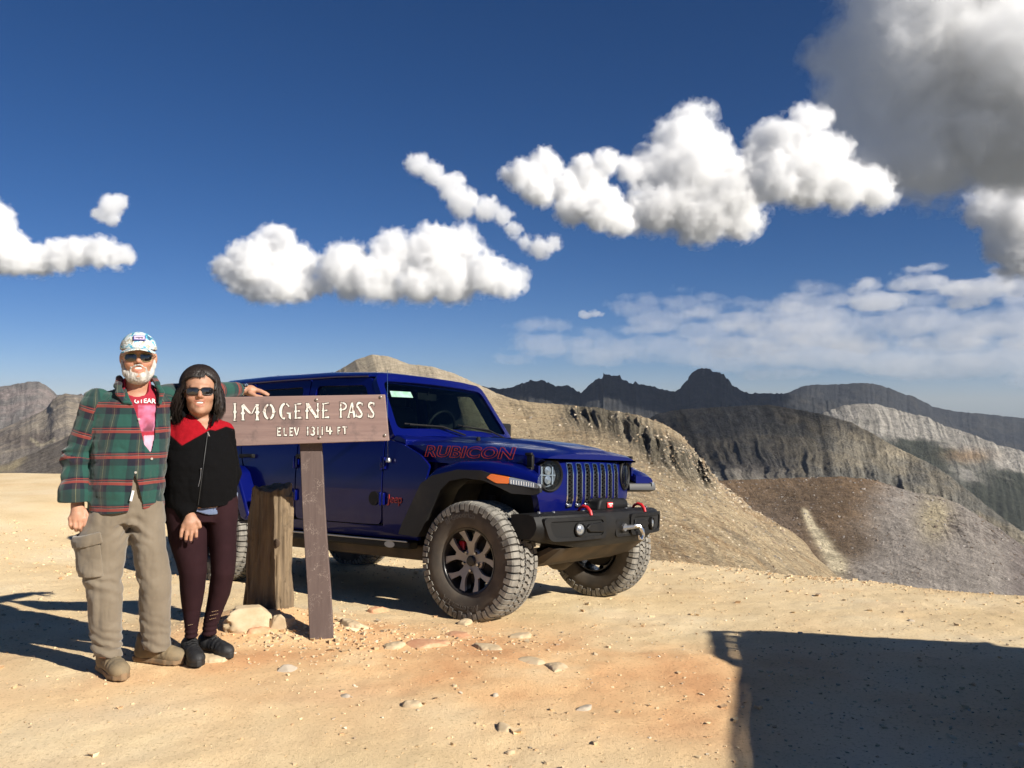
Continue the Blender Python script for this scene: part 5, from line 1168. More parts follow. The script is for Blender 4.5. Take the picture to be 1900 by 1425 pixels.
def attr_material(name, attr, rough=.6, sub=0.0, noise=0.0, bump=0.0, bscale=300, sheen=0.0, spec=.5):
    m, n, l, p = new_mat(name); p.inputs['Roughness'].default_value = rough; p.inputs['Specular IOR Level'].default_value = spec
    a = node(n, 'ShaderNodeAttribute', attribute_name=attr); out = a.outputs['Color']
    tc = node(n, 'ShaderNodeTexCoord')
    if noise:
        t = node(n, 'ShaderNodeTexNoise'); t.inputs['Scale'].default_value = 60; t.inputs['Detail'].default_value = 4; l.new(tc.outputs['Object'], t.inputs['Vector'])
        r = node(n, 'ShaderNodeMapRange'); r.inputs['To Min'].default_value = 1 - noise; r.inputs['To Max'].default_value = 1 + noise; l.new(t.outputs['Fac'], r.inputs[0])
        x = node(n, 'ShaderNodeVectorMath', operation='MULTIPLY'); l.new(out, x.inputs[0]); l.new(r.outputs[0], x.inputs[1]); out = x.outputs[0]
    l.new(out, p.inputs['Base Color'])
    if sub: p.inputs['Subsurface Weight'].default_value = sub; p.inputs['Subsurface Scale'].default_value = .01; p.inputs['Subsurface Radius'].default_value = (1, .35, .2)
    if sheen: p.inputs['Sheen Weight'].default_value = sheen
    if bump:
        t = node(n, 'ShaderNodeTexNoise'); t.inputs['Scale'].default_value = bscale; l.new(tc.outputs['Object'], t.inputs['Vector'])
        b = node(n, 'ShaderNodeBump'); b.inputs['Strength'].default_value = bump; b.inputs['Distance'].default_value = .002; l.new(t.outputs['Fac'], b.inputs['Height']); l.new(b.outputs[0], p.inputs['Normal'])
    return m
SKIN = attr_material('skin', 'tint', .58, .06, .2, .3, 300)
def folds(P, f, amp, seed, st=(1, 1, 1)):
    return amp * (ridged(P * np.array(st) * f, 3, seed, .45) - .2)
def head_sdf(q, s=1.0, fat=1.0):
    q = q / s; X = np.stack([np.abs(q[:, 0]), q[:, 1], q[:, 2]], 1)
    d = s_ell(q, (0, .012, .035), (.076 * fat, .094, .088))
    d = smin(d, s_ell(q, (0, -.018, -.03), (.063 * fat, .076, .088)), .03)
    d = smin(d, s_ell(q, (0, -.030, -.083), (.047 * fat, .052, .036)), .03)
    d = smin(d, s_ell(X, (.036, -.066, -.028), (.027 * fat, .024, .024)), .02)
    d = smin(d, s_cap(X, (.0, -.088, .024), (.036, -.078, .022), .011, .009), .018)
    d = smax(d, -s_ell(X, (.031, -.104, .002), (.017, .016, .012)), .016)
    d = smin(d, s_cap(q, (0, -.090, .014), (0, -.1085, -.020), .0075, .0118), .011)
    d = smin(d, s_ell(X, (.0115, -.098, -.026), (.0085, .009, .007)), .007)
    d = smin(d, s_chain(X, [(0, -.0935, -.0485), (.016, -.089, -.0480), (.029, -.078, -.0425)], [.0058, .0052, .003]), .006)
    d = smin(d, s_chain(X, [(0, -.0905, -.0735), (.016, -.086, -.0685), (.028, -.078, -.0455)], [.0066, .0058, .003]), .006)
    d = smax(d, -s_ell(q, (0, -.100, -.0585), (.0215, .014, .0085)), .004)
    d = smin(d, s_ell(q, (0, -.076, -.098), (.024, .020, .018)), .02)
    d = smin(d, s_ell(X, (.077 * fat, .010, -.004), (.010, .020, .030)), .008)
    return d * s
def head_tint(q, s, base):
    q = q / s; c = np.tile(np.array(base, float), (len(q), 1)); X = np.abs(q[:, 0])
    f = (q[:, 1] < -.03)
    lip = f * np.exp(-((q[:, 2] + .0485 - X * .15) / .005) ** 2) * (X < .027) + f * np.exp(-((q[:, 2] + .0725 - X * X * 30) / .0065) ** 2) * (X < .024)
    c = mixc(c, (base[0] * .82, base[1] * .50, base[2] * .50), np.clip(lip, 0, 1))
    ch = f * np.exp(-((X - .038) / .018) ** 2 - ((q[:, 2] + .03) / .02) ** 2) + f * np.exp(-(X / .014) ** 2 - ((q[:, 2] + .024) / .012) ** 2)
    c = mixc(c, (base[0] * 1.02, base[1] * .78, base[2] * .72), np.clip(ch * .55, 0, 1))
    return c
def hand_sdf(P, wrist, palm, fingers, thumb, rp=(.040, .034, .016)):
    """palm as a flattened ellipsoid chain between wrist and knuckles; fingers and thumb as bent chains"""
    d = s_chain(P, [wrist, palm], [.029, .036], .0)
    for i, f in enumerate(fingers):
        kn = f[0]; d = smin(d, s_cap(P, palm, kn, .026, .013), .012)
        d = smin(d, s_chain(P, f, [.0115, .0105, .0095, .0080][:len(f)]), .006)
    d = smin(d, s_chain(P, thumb, [.016, .0125, .0105][:len(thumb)]), .010)
    return d
def tinted(name, V, F, tint, mat_, parent, sharp=None):
    C = np.concatenate([tint, np.ones((len(V), 1))], 1)
    return arr_mesh(name, V, F, mat_, parent, True, sharp, {'tint': ('FLOAT_COLOR', C)})
def person(frame, label):
    e = empty('person', tuple(frame.root), (0, 0, frame.a)); tag(e, label, 'person'); return e
def pt(*a): return np.array(a, float)
# ================================================================== the man
MF = Frame(257, 1241, 4.64); man = person(MF, 'bearded man in plaid shirt, khaki cargo trousers and patterned cap, arm along the sign')
MS = 1.05; mh = MF(257, 664, -.02)
SK_M = (.42, .215, .135)
m_S, m_E, m_W = MF(180, 748, .03), MF(146, 850, .05), MF(143, 922, -.01)               # right arm (picture left), hanging
n_S, n_E, n_W = MF(306, 738, .05), MF(372, 728, .33), MF(446, 722, .53)                # left arm reaching along the sign
torso_m = MF.rows([(712, 232, 280, .060, .03), (722, 212, 296, .085, .03), (733, 188, 312, .110, .03), (748, 172, 319, .125, .02), (775, 170, 318, .135, .015), (805, 172, 315, .142, .0), (850, 168, 312, .158, -.01), (900, 164, 306, .160, -.01), (952, 160, 303, .152, 0)])
rleg_m = MF.rows([(925, 172, 240, .115, 0), (955, 158, 241, .122, 0), (1000, 142, 241, .112, -.01), (1040, 145, 234, .100, -.02), (1070, 152, 227, .093, -.03), (1100, 160, 229, .090, -.03), (1150, 163, 227, .086, -.02), (1195, 169, 226, .082, -.01), (1216, 172, 226, .084, -.01)])
lleg_m = MF.rows([(925, 232, 303, .125, 0), (960, 236, 305, .122, 0), (1000, 241, 308, .112, -.01), (1040, 248, 314, .100, -.02), (1070, 254, 319, .093, -.02), (1100, 257, 320, .090, -.01), (1150, 258, 318, .086, .03), (1185, 262, 317, .082, .05), (1203, 265, 316, .084, .06)])
mf1, mf2 = MF(205, 1238, -.02), MF(288, 1226, .09)                                     # foot centres on the ground
rw = MF(144, 938, -.01)
R_FING = [[MF(131, 962, -.045), MF(131, 974, -.055), MF(134, 980, -.035), MF(137, 972, -.02)], [MF(139, 964, -.055), MF(139, 978, -.062), MF(142, 984, -.040), MF(144, 975, -.02)], [MF(148, 964, -.055), MF(148, 979, -.060), MF(150, 984, -.040), MF(150, 975, -.02)], [MF(156, 962, -.050), MF(157, 975, -.053), MF(158, 979, -.035), MF(157, 972, -.02)]]
R_THUMB = [MF(158, 948, -.03), MF(164, 960, -.05), MF(162, 973, -.055)]
lw = MF(450, 722, .545)
L_FING = [[MF(474, 724, .52), MF(484, 727, .50), MF(492, 731, .485), MF(497, 733, .482)], [MF(474, 723, .54), MF(485, 726, .53), MF(493, 729, .525), MF(498, 732, .52)], [MF(473, 722, .56), MF(484, 725, .56), MF(492, 729, .56)], [MF(471, 722, .58), MF(481, 726, .585), MF(488, 729, .585)]]
L_THUMB = [MF(464, 729, .49), MF(475, 735, .465), MF(486, 737, .455)]
def man_body(P):
    d = head_sdf(P - mh, MS, 1.04)
    d = smin(d, s_cap(P, mh + pt(0, .02, -.08), mh + pt(-.01, .05, -.20), .060, .066), .025)
    T = [(z, cx, cy, a - .045, b - .045) for z, cx, cy, a, b in torso_m]
    d = smin(d, s_loft(P, T), .02)
    d = smin(d, s_chain(P, [m_S, m_E, rw], [.055, .042, .031]), .02)
    d = smin(d, hand_sdf(P, rw, MF(144, 955, -.035), R_FING, R_THUMB), .012)
    d = smin(d, s_chain(P, [n_S, n_E, n_W, lw], [.055, .045, .033, .030]), .02)
    d = smin(d, hand_sdf(P, lw, MF(465, 725, .535), L_FING, L_THUMB), .010)
    for R in (rleg_m, lleg_m):
        d = smin(d, s_loft(P, [(z, cx, cy, a - .025, b - .025) for z, cx, cy, a, b in R]), .02)
    return d
V, F = sdf_mesh(man_body, (-.50, -.22, .06), (.86, .72, 1.84), .0045)
t = np.tile(np.array(SK_M), (len(V), 1)); hm = V[:, 2] > mh[2] - .13; t[hm] = head_tint(V[hm] - mh, MS, SK_M)
tinted('body', V, F, t, SKIN, man)
# shirt: hollow shell, open over the chest and at the hem
PLAID_H, PLAID_V = .134, .150
def arm_len(P, pts):
    best = np.full(len(P), 1e9); L = np.zeros(len(P)); acc = 0
    for a, b in zip(pts[:-1], pts[1:]):
        ab = b - a; n = np.linalg.norm(ab); t = np.clip((P - a) @ ab / (n * n), 0, 1); e = np.linalg.norm(P - a - t[:, None] * ab, axis=1)
        k = e < best; best[k] = e[k]; L[k] = (acc + t * n)[k]; acc += n
    return best, L
def shirt_arms(P):
    r = s_chain(P, [m_S, m_E, m_W], [.078, .076, .080], .03)
    l = s_chain(P, [n_S, n_E, n_W], [.075, .062, .046], .03)
    return r, l
chest_cut = [MF(*p, -.2) for p in ((226, 700), (292, 700), (291, 760), (287, 815), (281, 842), (268, 826), (262, 800), (252, 765), (240, 738))]
hem_cut = [MF(*p, -.2) for p in ((249, 880), (256, 900), (263, 930), (268, 965), (236, 965), (243, 920))]
def poly_sdf(x, z, poly):
    d = np.full(x.shape, 1e9); s = np.ones(x.shape)
    for i in range(len(poly)):
        ax_, az = poly[i - 1]; bx, bz = poly[i]; ex, ez = bx - ax_, bz - az
        t_ = np.clip(((x - ax_) * ex + (z - az) * ez) / (ex * ex + ez * ez), 0, 1); d = np.minimum(d, np.hypot(x - ax_ - t_ * ex, z - az - t_ * ez))
        c = ((az > z) != (bz > z)) & (x < (bx - ax_) * (z - az) / (bz - az + 1e-12) + ax_); s = np.where(c, -s, s)
    return d * s
CC = [(p[0], p[2]) for p in chest_cut]; HC = [(p[0], p[2]) for p in hem_cut]
def man_shirt(P):
    r, l = shirt_arms(P)
    fo = folds(P, 7.5, .0085, 3, (1, 1, 1.5)) + folds(P, 19, .0030, 5, (1, 1, .6))
    hemz = MF(200, 947, 0)[2] + .010 * np.sin(P[:, 0] * 11 + 1)
    t_ = smax(s_loft(P, torso_m) + fo, hemz - P[:, 2], .008)
    wv = fbm(P * 8, 2, 44)
    r = r + fo + .007 * np.sin((P[:, 2] - .35 * P[:, 0]) * 80 + wv * 4) * np.exp(-((P[:, 2] - m_E[2]) / .10) ** 2)
    r = smin(r, s_cap(P, m_W + pt(-.004, 0, .022), m_W + pt(-.008, 0, -.008), .090, .086) + .004 * wv, .006)
    r = smax(r, (m_W[2] - .022 + .02 * (P[:, 0] - m_W[0])) - P[:, 2], .006)
    sl = n_W - n_E; sl = sl / np.linalg.norm(sl); l = smax(l + fo * .6, (P - (n_W - sl * .012)) @ sl, .004)
    outer = smin(smin(t_, r, .022), l, .035)
    inner = outer + .0105
    sh = np.maximum(outer, -inner)
    # hollow everywhere the body fills anyway; cut the openings at the front
    front = P[:, 1] < .03
    c1 = poly_sdf(P[:, 0], P[:, 2], CC); c2 = poly_sdf(P[:, 0], P[:, 2], HC)
    sh = np.where(front, np.maximum(sh, -np.minimum(c1, c2)), sh)
    nk = s_cap(P, mh + pt(-.005, .02, -.06), mh + pt(-.01, .035, -.175), .072, .075); sh = np.maximum(sh, -nk)
    # lower ends open
    return sh
def s_path_strip(P, pts, r): return s_chain(P, pts, [r] * len(pts))
V, F = sdf_mesh(man_shirt, (-.52, -.24, .78), (.80, .72, 1.66), .0052, .012)
r, l = shirt_arms(V); tb = s_loft(V, torso_m)
_, La = arm_len(V, [m_S, m_E, m_W]); _, Lb = arm_len(V, [n_S, n_E, n_W])
w_r = (r < tb - .004) | (V[:, 0] < m_S[0] - .03); w_l = (l < tb - .004) & ~w_r
cx = np.interp(V[:, 2], [q[0] for q in torso_m], [q[1] for q in torso_m])
ang = np.arctan2(V[:, 0] - cx, -(V[:, 1])); pu = ang * .150; pv = V[:, 2].copy()
axr = np.arctan2(V[:, 0] - np.interp(V[:, 2], [m_W[2], m_E[2], m_S[2]], [m_W[0], m_E[0], m_S[0]]), -(V[:, 1] - .03)); pu = np.where(w_r, axr * .085 + .04, pu)
pv = np.where(w_r, m_S[2] - La + .03, pv); pv = np.where(w_l, Lb * 1.0, pv); pu = np.where(w_l, np.arctan2(V[:, 2] - n_S[2], -(V[:, 1])) * .08, pu)
def plaid_material():
    m, n, l, p = new_mat('plaid_flannel'); p.inputs['Roughness'].default_value = .92; p.inputs['Sheen Weight'].default_value = .25; p.inputs['Specular IOR Level'].default_value = .15
    a = node(n, 'ShaderNodeAttribute', attribute_name='plaid'); sp = node(n, 'ShaderNodeSeparateXYZ'); l.new(a.outputs['Vector'], sp.inputs[0])
    def stripes(out, period, stops, off=0.0):
        d = node(n, 'ShaderNodeMath', operation='MULTIPLY_ADD'); d.inputs[1].default_value = 1 / period; d.inputs[2].default_value = off; l.new(out, d.inputs[0])
        f = node(n, 'ShaderNodeMath', operation='FRACT'); l.new(d.outputs[0], f.inputs[0])
        r = node(n, 'ShaderNodeValToRGB'); r.color_ramp.interpolation = 'CONSTANT'; e = r.color_ramp.elements
        e[0].position = 0; e[0].color = stops[0][1]; e[1].position = stops[1][0]; e[1].color = stops[1][1]
        for q, c in stops[2:]: x = e.new(q); x.color = c
        l.new(f.outputs[0], r.inputs[0]); return r.outputs[0], r.outputs[1]
    G, N_, RD, PK, YL = (.016, .062, .050), (.013, .013, .023), (.19, .033, .026), (.26, .12, .10), (.24, .21, .11)
    H, Ha = stripes(sp.outputs[1], PLAID_H, [(0, (*G, .5)), (.34, (*N_, .5)), (.55, (*N_, .62)), (.60, (*RD, .9)), (.70, (*PK, .75)), (.715, (*N_, .6)), (.76, (*RD, .85)), (.80, (*N_, .5)), (.86, (*G, .5))], .10)
    W, Wa = stripes(sp.outputs[0], PLAID_V, [(0, (*G, 1)), (.30, (*N_, 1)), (.52, (*(.045, .028, .03), 1)), (.60, (*YL, 1)), (.612, (*(.045, .028, .03), 1)), (.70, (*N_, 1)), (.80, (*G, 1))], .35)
    x = node(n, 'ShaderNodeMix', data_type='RGBA'); l.new(Ha, x.inputs[0]); l.new(W, x.inputs[6]); l.new(H, x.inputs[7]); l.new(x.outputs[2], p.inputs['Base Color'])
    tc = node(n, 'ShaderNodeTexCoord'); t = node(n, 'ShaderNodeTexNoise'); t.inputs['Scale'].default_value = 260; l.new(tc.outputs['Object'], t.inputs['Vector'])
    b = node(n, 'ShaderNodeBump'); b.inputs['Strength'].default_value = .3; b.inputs['Distance'].default_value = .002; l.new(t.outputs['Fac'], b.inputs['Height']); l.new(b.outputs[0], p.inputs['Normal'])
    return m
PLAID = plaid_material()
pl3 = np.stack([pu + .008 * fbm(V * 6, 2, 5), pv + .006 * fbm(V * 5, 2, 6), 0 * pu], 1)
shirt = arr_mesh('plaid_shirt', V, F, PLAID, man, True, None, {'plaid': ('FLOAT_VECTOR', pl3)})
# collar and lapels
def collar(P):
    c = mh + pt(-.008, .03, -.165)
    a = s_chain(P, [MF(292, 712, -.05), MF(286, 702, .02), c + pt(.02, .085, .030), c + pt(-.06, .075, .030), MF(221, 702, .03), MF(217, 716, -.04), MF(228, 733, -.095)], [.016, .015, .014, .014, .015, .016, .012], .01)
    b = s_chain(P, [MF(222, 712, -.05), MF(219, 730, -.085), MF(231, 745, -.105), MF(243, 748, -.115)], [.013, .013, .012, .008], .01)
    e = s_chain(P, [MF(291, 712, -.05), MF(300, 728, -.07), MF(297, 748, -.09)], [.013, .013, .009], .01)
    return np.minimum(np.minimum(a, b), e)
V, F = sdf_mesh(collar, (-.30, -.20, 1.36), (.26, .24, 1.62), .005)
arr_mesh('collar', V, F, PLAID, shirt, True, None, {'plaid': ('FLOAT_VECTOR', np.stack([V[:, 0], V[:, 2] * 1.6, 0 * V[:, 0]], 1))})
for u, v in ((258, 777), (281, 848), (252, 872)):
    m = MB(); c = MF(u, v, 0); row = [np.interp(c[2], [q[0] for q in torso_m], [q[k] for q in torso_m]) for k in (1, 2, 3, 4)]
    y = row[1] - row[3] * math.sqrt(max(0, 1 - ((c[0] - row[0]) / row[2]) ** 2)); m.lathe([(.0065, .004), (.0065, -.004), (0, -.005)], 10, 'Y', (c[0], y - .004, c[2])); m.build('button', mat('button', (.35, .32, .28), .4), shirt)
m = MB(); m.box(tuple(MF(245, 920, -.175)), (.012, .005, .055), (0, R_(12), 0)); m.build('hem_tag', mat('tag_white', (.6, .6, .6), .8), shirt)
# red tee inside the open shirt, with its faded print
tee_rows = [(z, cx, cy, a - .022, b - .016) for z, cx, cy, a, b in torso_m]
def tee(P):
    d = s_loft(P, tee_rows) + folds(P, 12, .004, 9)
    d = smin(d, s_cap(P, mh + pt(-.01, .03, -.16), mh + pt(-.01, .03, -.20), .078, .095), .02)
    d = np.maximum(d, -s_cap(P, mh + pt(-.006, -.01, -.05), mh + pt(-.006, -.03, -.158), .068, .060))
    return np.maximum(d, np.abs(P[:, 2] - 1.34) - .25)
V, F = sdf_mesh(tee, (-.30, -.20, .90), (.28, .24, 1.60), .006)
k = V[:, 2] > 1.0
tc_ = np.tile(np.array((.28, .010, .026)), (len(V), 1)); u_, v_ = V[:, 0], V[:, 2]
zt, zb2 = MF(270, 752, -.1)[2], MF(270, 800, -.1)[2]
inside = sstep(zb2 - .004, zb2 + .004, v_) * (1 - sstep(zt - .004, zt + .004, v_)) * sstep(MF(256, 770, -.1)[0] - .003, MF(256, 770, -.1)[0] + .003, u_) * (V[:, 1] < 0)
tc_ = mixc(tc_, (.50, .20, .34), np.clip(inside * (.55 + .5 * fbm(V * 30, 3, 5)), 0, 1))
low = (V[:, 1] < 0) * sstep(MF(270, 795, -.1)[2], MF(270, 800, -.1)[2] - .01, v_); 
tc_ = mixc(tc_, (.10, .02, .035), np.clip(inside * sstep(.1, .35, fbm(V * np.array([22, 22, 9]), 3, 8)) * sstep(zt - .06, zb2, v_), 0, .9))
tcl = (v_ < MF(275, 808, -.1)[2]) & (v_ > MF(275, 838, -.1)[2]) & (V[:, 1] < 0) & (u_ > MF(266, 820, -.1)[0]); tc_[tcl] = np.array((.55, .33, .42)) * (.85 + .3 * fbm(V[tcl] * 25, 2, 3))[:, None]
tinted('tee', V, F, tc_, attr_material('tee_cotton', 'tint', .9, 0, .15, .3, 500), man)
tv, tf = text_mesh('GTEAR', .034, .0, bold=.0008)
c = MF(269, 744, -.12); out = []
for p in tv:
    x, z = c[0] + p[0], c[2] + p[1] - .25 * (p[0]) ** 2 * 4
    row = [np.interp(z, [q[0] for q in tee_rows], [q[k] for q in tee_rows]) for k in (1, 2, 3, 4)]; out.append((x, row[1] - row[3] * math.sqrt(max(.01, 1 - ((x - row[0]) / row[2]) ** 2)) - .007, z))
MB().add(out, tf).build('tee_lettering', mat('tee_print', (.62, .55, .55), .9), man, False)
# trousers
def man_trousers(P):
    d = smin(s_loft(P, rleg_m), s_loft(P, lleg_m), .030)
    pel = MF.rows([(845, 180, 300, .1425, -.008), (900, 176, 298, .1445, -.008), (940, 170, 299, .138, 0), (968, 156, 304, .122, 0)])
    d = smin(d, s_loft(P, pel), .03)
    low = 1 - sstep(.12, .34, P[:, 2])
    wv = fbm(P * 7, 3, 4)
    d = d + folds(P, 7, .0085, 13, (1.2, 1, .8)) + folds(P, 17, .0030, 15, (1.4, 1, .7)) + low * (.4 + 1.0 * np.clip(fbm(P * 6, 2, 9) + .3, 0, 1)) * .0075 * np.sin((P[:, 2] + .45 * P[:, 0] + .055 * wv) * 125)
    cr = MF(243, 985, -.1); q = P - cr; d = d + .008 * np.sin((q[:, 2] * 1.0 + np.abs(q[:, 0]) * .55) * 105 + 2 + wv * 5) * np.exp(-(q[:, 0] / .09) ** 2 - ((q[:, 2] - .01) / .07) ** 2) * (P[:, 1] < 0)
    kn = P - MF(188, 1085, -.1); d = d + .005 * np.sin((kn[:, 2] + .4 * kn[:, 0] + .05 * wv) * 90) * np.exp(-((kn[:, 2]) / .07) ** 2) * (P[:, 0] < 0)
    return d
V, F = sdf_mesh(man_trousers, (-.44, -.22, .05), (.30, .22, 1.10), .0055, .012)
KHAKI = cloth_material('khaki_cotton', (.150, .122, .088), (.190, .158, .118), .9)
trs = arr_mesh('trousers', V, F, KHAKI, man, True)
def pocket(P):
    c = MF(164, 1030, 0); d0 = man_trousers(P)
    sh = np.maximum(d0 - .017, -(d0 - .002)); M = Euler((0, R_(-6), R_(0))).to_matrix()
    return smax(sh, s_box(P, c + pt(.0, -.05, -.015), (.070, .16, .085), .01, M), .006)
V, F = sdf_mesh(pocket, (-.44, -.22, .50), (-.10, .16, .86), .005, .01); arr_mesh('cargo_pocket', V, F, KHAKI, trs, True)
def flap(P):
    c = MF(160, 1000, 0); d0 = man_trousers(P); sh = np.maximum(d0 - .026, -(d0 - .006)); M = Euler((0, R_(-14), 0)).to_matrix()
    return smax(sh, s_box(P, c + pt(.004, -.05, .005), (.078, .17, .030), .008, M), .005)
V, F = sdf_mesh(flap, (-.46, -.24, .60), (-.10, .16, .92), .005, .01); arr_mesh('pocket_flap', V, F, KHAKI, trs, True)
# boots
def boots(name, side_name, c, yaw, col, sole, lace, parent, size=1.0, shaft=.12):
    ca, sa = math.cos(yaw), math.sin(yaw)                        # yaw 0: toe towards the camera (-Y); positive turns the toe to +X
    Mr = np.array([[ca, -sa, 0], [sa, ca, 0], [0, 0, 1]])
    def up(P):
        q = (P - c) @ Mr / size                                  # local: toe -Y
        d = s_ell(q, (0, -.105, .040), (.050, .070, .046)); d = smin(d, s_ell(q, (0, -.02, .052), (.045, .085, .052)), .03)
        d = smin(d, s_ell(q, (0, .075, .050), (.040, .046, .055)), .03); d = smin(d, s_cap(q, (0, .045, .06), (0, .055, shaft), .045, .048), .03)
        d = d + .0022 * np.sin(q[:, 1] * 190) * np.exp(-((q[:, 1] + .05) / .05) ** 2) * (q[:, 2] > .05) + .0015 * ridged(q * 22, 2, 3)
        return np.maximum(d, .006 - q[:, 2]) * size
    def so(P):
        q = (P - c) @ Mr / size
        w = np.interp(q[:, 1], [-.175, -.14, -.09, -.02, .05, .10, .125], [.012, .042, .053, .044, .041, .040, .020]); cy = np.clip(q[:, 1], -.172, .122)
        d = np.maximum(np.abs(q[:, 0]) - w, np.abs(q[:, 1] + .025) - .150); tr = .003 * (np.sin(q[:, 1] * 230) > .2)
        return smax(d, np.maximum(q[:, 2] - .030 - .010 * np.clip((-q[:, 1] - .12) / .05, 0, 1), -.000 + tr - q[:, 2]), .006) * size
    lo, hi = c - pt(.24, .24, .01), c + pt(.24, .24, .25)
    V, F = sdf_mesh(up, lo, hi, .005, .003); b = arr_mesh(name, V, F, col, parent, True)
    V, F = sdf_mesh(so, lo, hi, .005, .004); arr_mesh('sole', V, F, sole, b, True, 40)
    m = MB()
    for k in range(5):
        y, z = -.065 + k * .022, .094 + k * .008
        a, e = (np.array(((-.026, y, z - .012), (0, y - .006, z + .002), (.026, y, z - .012))), 0)
        m.tube([tuple(Mr @ (q * size) + c) for q in a], .0035 * size, 5)
    m.build('lace', lace, b); return b
BOOT = mat('boot_suede', (.22, .165, .095), .85, col2=(.14, .11, .07), scale=16, bump=.4, bscale=150); SOLE = mat('boot_sole', (.22, .14, .075), .85, col2=(.14, .10, .06), scale=20); LACE = mat('boot_lace', (.22, .17, .11), .9)
boots('boot', '', mf1 * pt(1, 1, 0) + pt(0, 0, float(ground_z(MF.root[0], MF.root[1])) - MF.root[2] + .004), R_(22), BOOT, SOLE, LACE, man, 1.06)
boots('boot', '', mf2 * pt(1, 1, 0) + pt(.0, 0, float(ground_z(MF.root[0] + .1, MF.root[1] + .1)) - MF.root[2] + .004), R_(52), BOOT, SOLE, LACE, man, 1.06)
# beard, moustache, hair, teeth
def on_head(fn, s, c, lo, hi, h): 
    V, F = sdf_mesh(lambda P: fn((P - c) / s) * s, c + np.array(lo) * s, c + np.array(hi) * s, h); return V, F
def beard(q):
    X = np.stack([np.abs(q[:, 0]), q[:, 1], q[:, 2]], 1)
    d = s_ell(q, (0, -.036, -.094), (.062, .062, .046)); d = smin(d, s_chain(X, [(.073, .004, -.002), (.070, -.018, -.04), (.056, -.040, -.078)], [.010, .014, .020]), .02)
    d = smin(d, s_cap(X, (.005, -.0985, -.0395), (.031, -.082, -.050), .0062, .006), .006); d = smin(d, s_cap(X, (.033, -.080, -.050), (.036, -.070, -.080), .007, .010), .008)
    d = np.maximum(d, -s_ell(q, (0, -.110, -.0590), (.0265, .040, .0130))); d = np.maximum(d, -s_ell(X, (.038, -.088, -.026), (.026, .034, .022)))
    return d + .0030 * ridged(q * np.array([60, 60, 26]), 3, 4) + .002 * fbm(q * 160, 2, 7)
WHITEHAIR = mat('white_hair', (.52, .49, .45), .8, col2=(.30, .28, .25), scale=45, bump=.7, bscale=160, stretch=(1, 1, .35), bdist=.004)
V, F = on_head(beard, MS, mh, (-.10, -.14, -.16), (.10, .06, .03), .0034); arr_mesh('beard', V, F, WHITEHAIR, man, True)
def hair_m(q):
    d = s_ell(q, (0, .028, .005), (.086, .088, .062)); d = np.maximum(d, -.010 - q[:, 1] - .35 * np.clip(-q[:, 2], 0, .1)); d = np.maximum(d, q[:, 2] - .05)
    return d + .004 * ridged(q * np.array([50, 50, 20]), 3, 4)
V, F = on_head(hair_m, MS, mh, (-.11, -.05, -.08), (.11, .14, .07), .004); arr_mesh('hair', V, F, WHITEHAIR, man, True)
def teeth(q): return s_ell(q, (0, -.0815, -.0565), (.0225, .0125, .0085))
TEETH = mat('teeth', (.75, .72, .66), .25)
V, F = on_head(teeth, MS, mh, (-.03, -.12, -.075), (.03, -.05, -.04), .0022); arr_mesh('teeth', V, F, TEETH, man, True)
# sunglasses
LENSD = mat('dark_lens', (.010, .008, .008), .06, spec=.7, coat=.6); WIRE = mat('wire_frame', (.30, .22, .10), .3, .9)
def sunglasses(c, s, parent, lw_=.031, lh=.021, drop=.0, wire=WIRE, y0=-.103, thick=.0016, square=2.4):
    e = empty('sunglasses', tuple(c)); e.parent = parent; e.scale = (s, s, s)
    for sx in (-1, 1):
        m = MB(); ring = []; n = 24
        for k in range(n):
            t = 2 * math.pi * k / n; cx, sx2 = math.cos(t), math.sin(t)
            x = math.copysign(abs(cx) ** (2 / square), cx) * lw_; z = math.copysign(abs(sx2) ** (2 / square), sx2) * lh - (.003 if sx2 < 0 else 0)
            ring.append((sx * .0345 + x, y0 + .55 * (sx * .0345 + x) ** 2 * 6, z + .002 + drop))
        cpt = (sx * .0345, y0 - .004 + .55 * .0345 ** 2 * 6, .002 + drop)
        m.add(ring + [cpt], [(k, (k + 1) % n, n) for k in range(n)]); m.build('lens', LENSD, e)
        MB().tube(ring + [ring[0]], thick, 6, False).build('rim', wire, e)
        MB().tube([(sx * .066, y0 + .016, .008 + drop), (sx * .078, -.06, .010), (sx * .082, .0, .006)], thick * 1.2, 6).build('temple', wire, e)
    MB().tube([(-.006, y0 - .001, .006 + drop), (0, y0 - .004, .010 + drop), (.006, y0 - .001, .006 + drop)], thick, 6).build('bridge', wire, e)
    return e
sunglasses(mh, MS, man, .0285, .0190, -.002)
